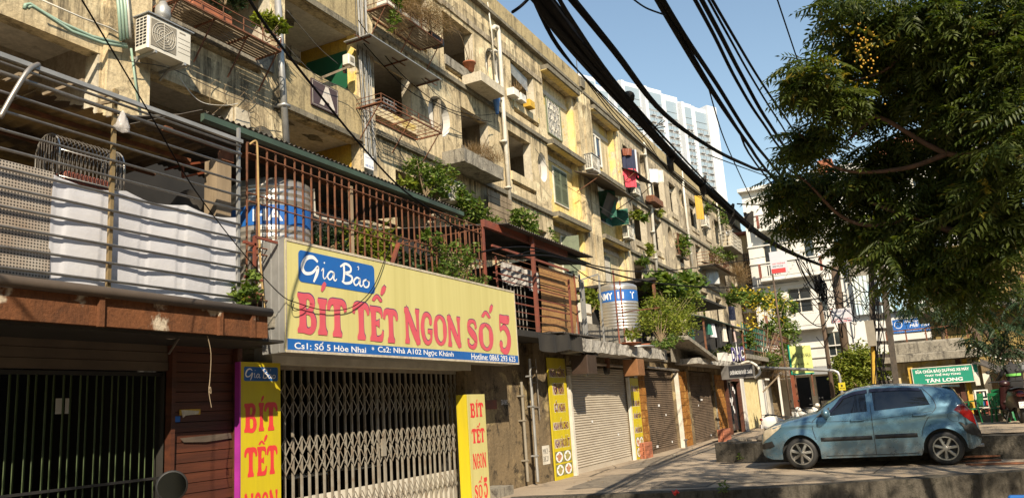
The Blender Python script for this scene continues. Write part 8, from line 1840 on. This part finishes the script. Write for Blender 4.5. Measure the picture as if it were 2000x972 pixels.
M['skin'] = mat('skin_tone', (.38,.22,.14), .6, None, 4); M['jacket'] = mat('black_jacket', (.018,.018,.02), .8, None, 5)
skinned('body', J, E_, rad, M['jacket'], pe)
hd = MB().sph((0,.11,1.585),1,14,10,(.078,.098,.118)); hd.build('head', M['skin'], pe, True)
MB().sph((0,.095,1.615),1,14,8,(.086,.104,.105)).build('hair', M['black'], pe, True); MB().add([(-.014,.20,1.57),(.014,.20,1.57),(0,.228,1.565),(0,.207,1.61)], [(0,2,3),(2,1,3),(0,1,2)]).build('nose', M['skin'], pe)
for s_ in (-1,1):
    MB().sph((s_*.03,.196,1.60),1,6,5,(.012,.006,.007)).build('eye', M['printblack'], pe); MB().sph((s_*.08,.105,1.585),1,8,6,(.012,.022,.03)).build('ear', M['skin'], pe, True)
    for k in range(5): MB().tube([(s_*(.19+.014*k),.50,1.03),(s_*(.19+.014*k),.54-.006*abs(k-2),1.025),(s_*(.19+.014*k),.55,1.0)] if k else [(s_*.185,.48,1.03),(s_*.165,.52,1.02)], .009, 6).build('finger', M['skin'], pe, True)
MB().box(-.03,.03,.200,.204,1.535,1.545).build('mouth', M['rustpaint'], pe)
M['hivis'] = mat('lime_trim', (.25,.75,.15), .6, None, 3); MB().lathe([(.165,1.10),(.17,1.16)], (0,.035,0), 20).build('trim_band', M['hivis'], pe, True)
ub = clone(mb_, (23.95+.1, sx(1992,790,24.0).y-.05, GZ), R(-70), 'motorbike under the person in the black jacket at the right edge')
# string of bulbs
a, b = sx(1895,672,20), sx(2010,700,20); P = pts_sag(a, b, .12, 12); ls = thing('bulb_string', 'drooping string of small pale bulbs by the dark feathery tree', 'string lights', tuple(a)); MB().tube(P, .006, 4).build('cord', M['cable'], ls)
for p in P: MB().sph(p-V((0,0,.03)), .017, 8, 6).build('bulb', M['plastic_w'], ls, True)
# bits by the kerb: red plastic, blue-yellow scrap, stones, planks behind the wheel
tag(MB().grid(lambda u, v: sx(1320,962,12.95)+V((.03*math.sin(6*v),.10*(u-.5)+.015*math.sin(9*v),.06*v+.02*math.sin(7*u)-.02)), 8, 6).build('plastic_scrap', M['printred'], None, True), 'crumpled red plastic scrap lying on the kerb edge', 'litter')
c = sx(1985,966,12.6); bs_ = thing('blue_packet', 'blue and yellow packet at the bottom right corner', 'litter', tuple(c)); MB().bevbox(c.x-.05,c.x+.05,c.y-.14,c.y+.1,c.z-.1,c.z,.02).build('packet_body', M['printblue'], bs_); MB().bevbox(c.x-.05,c.x+.05,c.y+.1,c.y+.16,c.z-.12,c.z-.05,.01).build('yellow_end', M['ochre'], bs_)
for i, (px, py) in enumerate(((1905,902),(1930,896),(1945,908))):
    c = sz(px,py); tag(MB().obox((c.x,c.y,.03+.03*(i == 1)), (.05,.02*i,0), (-.1*.2,.42,0), (0,0,.015)).build('loose_plank', M['rust']), 'old plank on the ground behind the car tail, %s' % ('nearest the tyre','lying on top','nearest the picture edge')[i], 'plank', 'planks behind the car')
g = random.Random(12); lit = MB()
for i in range(420):
    x = g.uniform(14,34); y = g.uniform(3.0,6.9) if g.random() < .75 else g.uniform(-1,3); r_ = g.uniform(.008,.035); a = g.random()*3.1
    lit.add([(x+r_*math.cos(a+q)*g.uniform(.6,1.3), y+r_*math.sin(a+q)*g.uniform(.6,1.3), .004+g.random()*.012) for q in (0,1.6,3.1,4.7)], [(0,1,2,3)])
tag(lit.build('fallen_leaf_litter', M['leaf_dry']), 'scattered dry leaves and scraps on the road', 'litter', None, 'stuff')
for i in range(10):
    c = sz(g.uniform(1290,1420), g.uniform(862,900)); tag(MB().sph((c.x,c.y,.02), g.uniform(.02,.05), 7, 5, (1,1,.6)).build('stone', M['concrete']), 'pale loose stone on the pavement by the brown shutters', 'stone', 'loose stones')
for i in range(7):
    c = V((19.8+g.uniform(-.2,.6), 3.6+g.uniform(-.5,.6), .45)); r_ = g.uniform(.06,.16); mb = MB().sph(c, r_, 8, 6, (1.2,1,.6)); tag(mb.build('rubble_stone', M['kerbtop']), 'rubble lump on top of the low wall by the car nose', 'stone', 'rubble on the low wall')
struct(MB().box(19.6,20.5,3.0,4.3,.0,.40), 'rubble_fill', M['kerb'])
# road details: cover slabs and iron grate
for k, (px0, py0, px1, py1) in enumerate(((1270,952,1420,940),)):
    pass
iron = thing('drain_cover', 'long dark slot drain cover on the road before the low wall', 'drain cover', tuple(sz(1455,903))); c = sz(1455,903); MB().box(c.x-.12,c.x+.12,c.y-.75,c.y+.55,.004,.012).build('plate', M['black'], iron)
cv = sz(1340,945); iron = thing('manhole_slab', 'sunken concrete slab with dark joints near the kerb', 'manhole cover', (cv.x,cv.y,0)); 
fr = MB()
for q in ((-.55,.55,-.5,-.47),(-.55,.55,.47,.5),(-.55,-.52,-.47,.47),(.52,.55,-.47,.47)): fr.box(cv.x+q[0],cv.x+q[1],cv.y+q[2],cv.y+q[3],.004,.008)
fr.build('joint', M['black'], iron); MB().box(cv.x-.515,cv.x+.515,cv.y-.465,cv.y+.465,.004,.010).build('slab', M['kerbtop'], iron)
tp_ = thing('iron_stub', 'small T shaped iron stub at the foot of the second tiled pillar', 'post', tuple(sz(1341,880))); c = sz(1341,878); MB().bar((c.x,c.y,0),(c.x,c.y,.3),.05,.05).bar((c.x-.14,c.y,.3),(c.x+.14,c.y,.3),.05,.05).build('stub', M['steel'], tp_)
# rear-view mirror of a scooter parked in front of the viewer
mc = _ray(335,948).normalized()*3.6+EYE; mr = thing('motorbike_mirror', 'round black motorbike mirror on its stem at the bottom left', 'mirror', tuple(mc)); nrm = (EYE-mc).normalized(); nrm = (nrm+V((.05,-.12,-.02))).normalized()
e1 = nrm.cross(ZU).normalized(); e2 = e1.cross(nrm)
def disc(r, d, n=28): return [mc+nrm*d+(e1*math.cos(6.2832*i/n)+e2*math.sin(6.2832*i/n))*r for i in range(n)]
h = MB(); n = 28; rr = [disc(.061,.0), disc(.061,.012), disc(.054,.014), disc(.045,-.02)]
h.add(rr[3]+rr[0]+rr[1]+rr[2], [(k*n+i,k*n+(i+1)%n,(k+1)*n+(i+1)%n,(k+1)*n+i) for k in range(3) for i in range(n)]+[tuple(range(n))]); h.build('housing', M['black'], mr, True)
m, t, bs = _new('mirror_glass'); bs.inputs['Base Color'].default_value = (.55,.57,.58,1); bs.inputs['Metallic'].default_value = 1; bs.inputs['Roughness'].default_value = .06; MB().add(disc(.0545,.0125), [tuple(range(n))]).build('glass', m, mr)
MB().tube(spline([mc-nrm*.02, mc-nrm*.03+V((0,0,-.06)), mc+V((.0,.04,-.18)), mc+V((-.02,.06,-.30))],5), .006, 6).build('stem', M['black'], mr); MB().tube([mc+V((-.16,.0,-.31)), mc+V((.2,.1,-.30))], .016, 8).build('handlebar', M['black'], mr)
for nm_ in ('lens','taillens'): pass
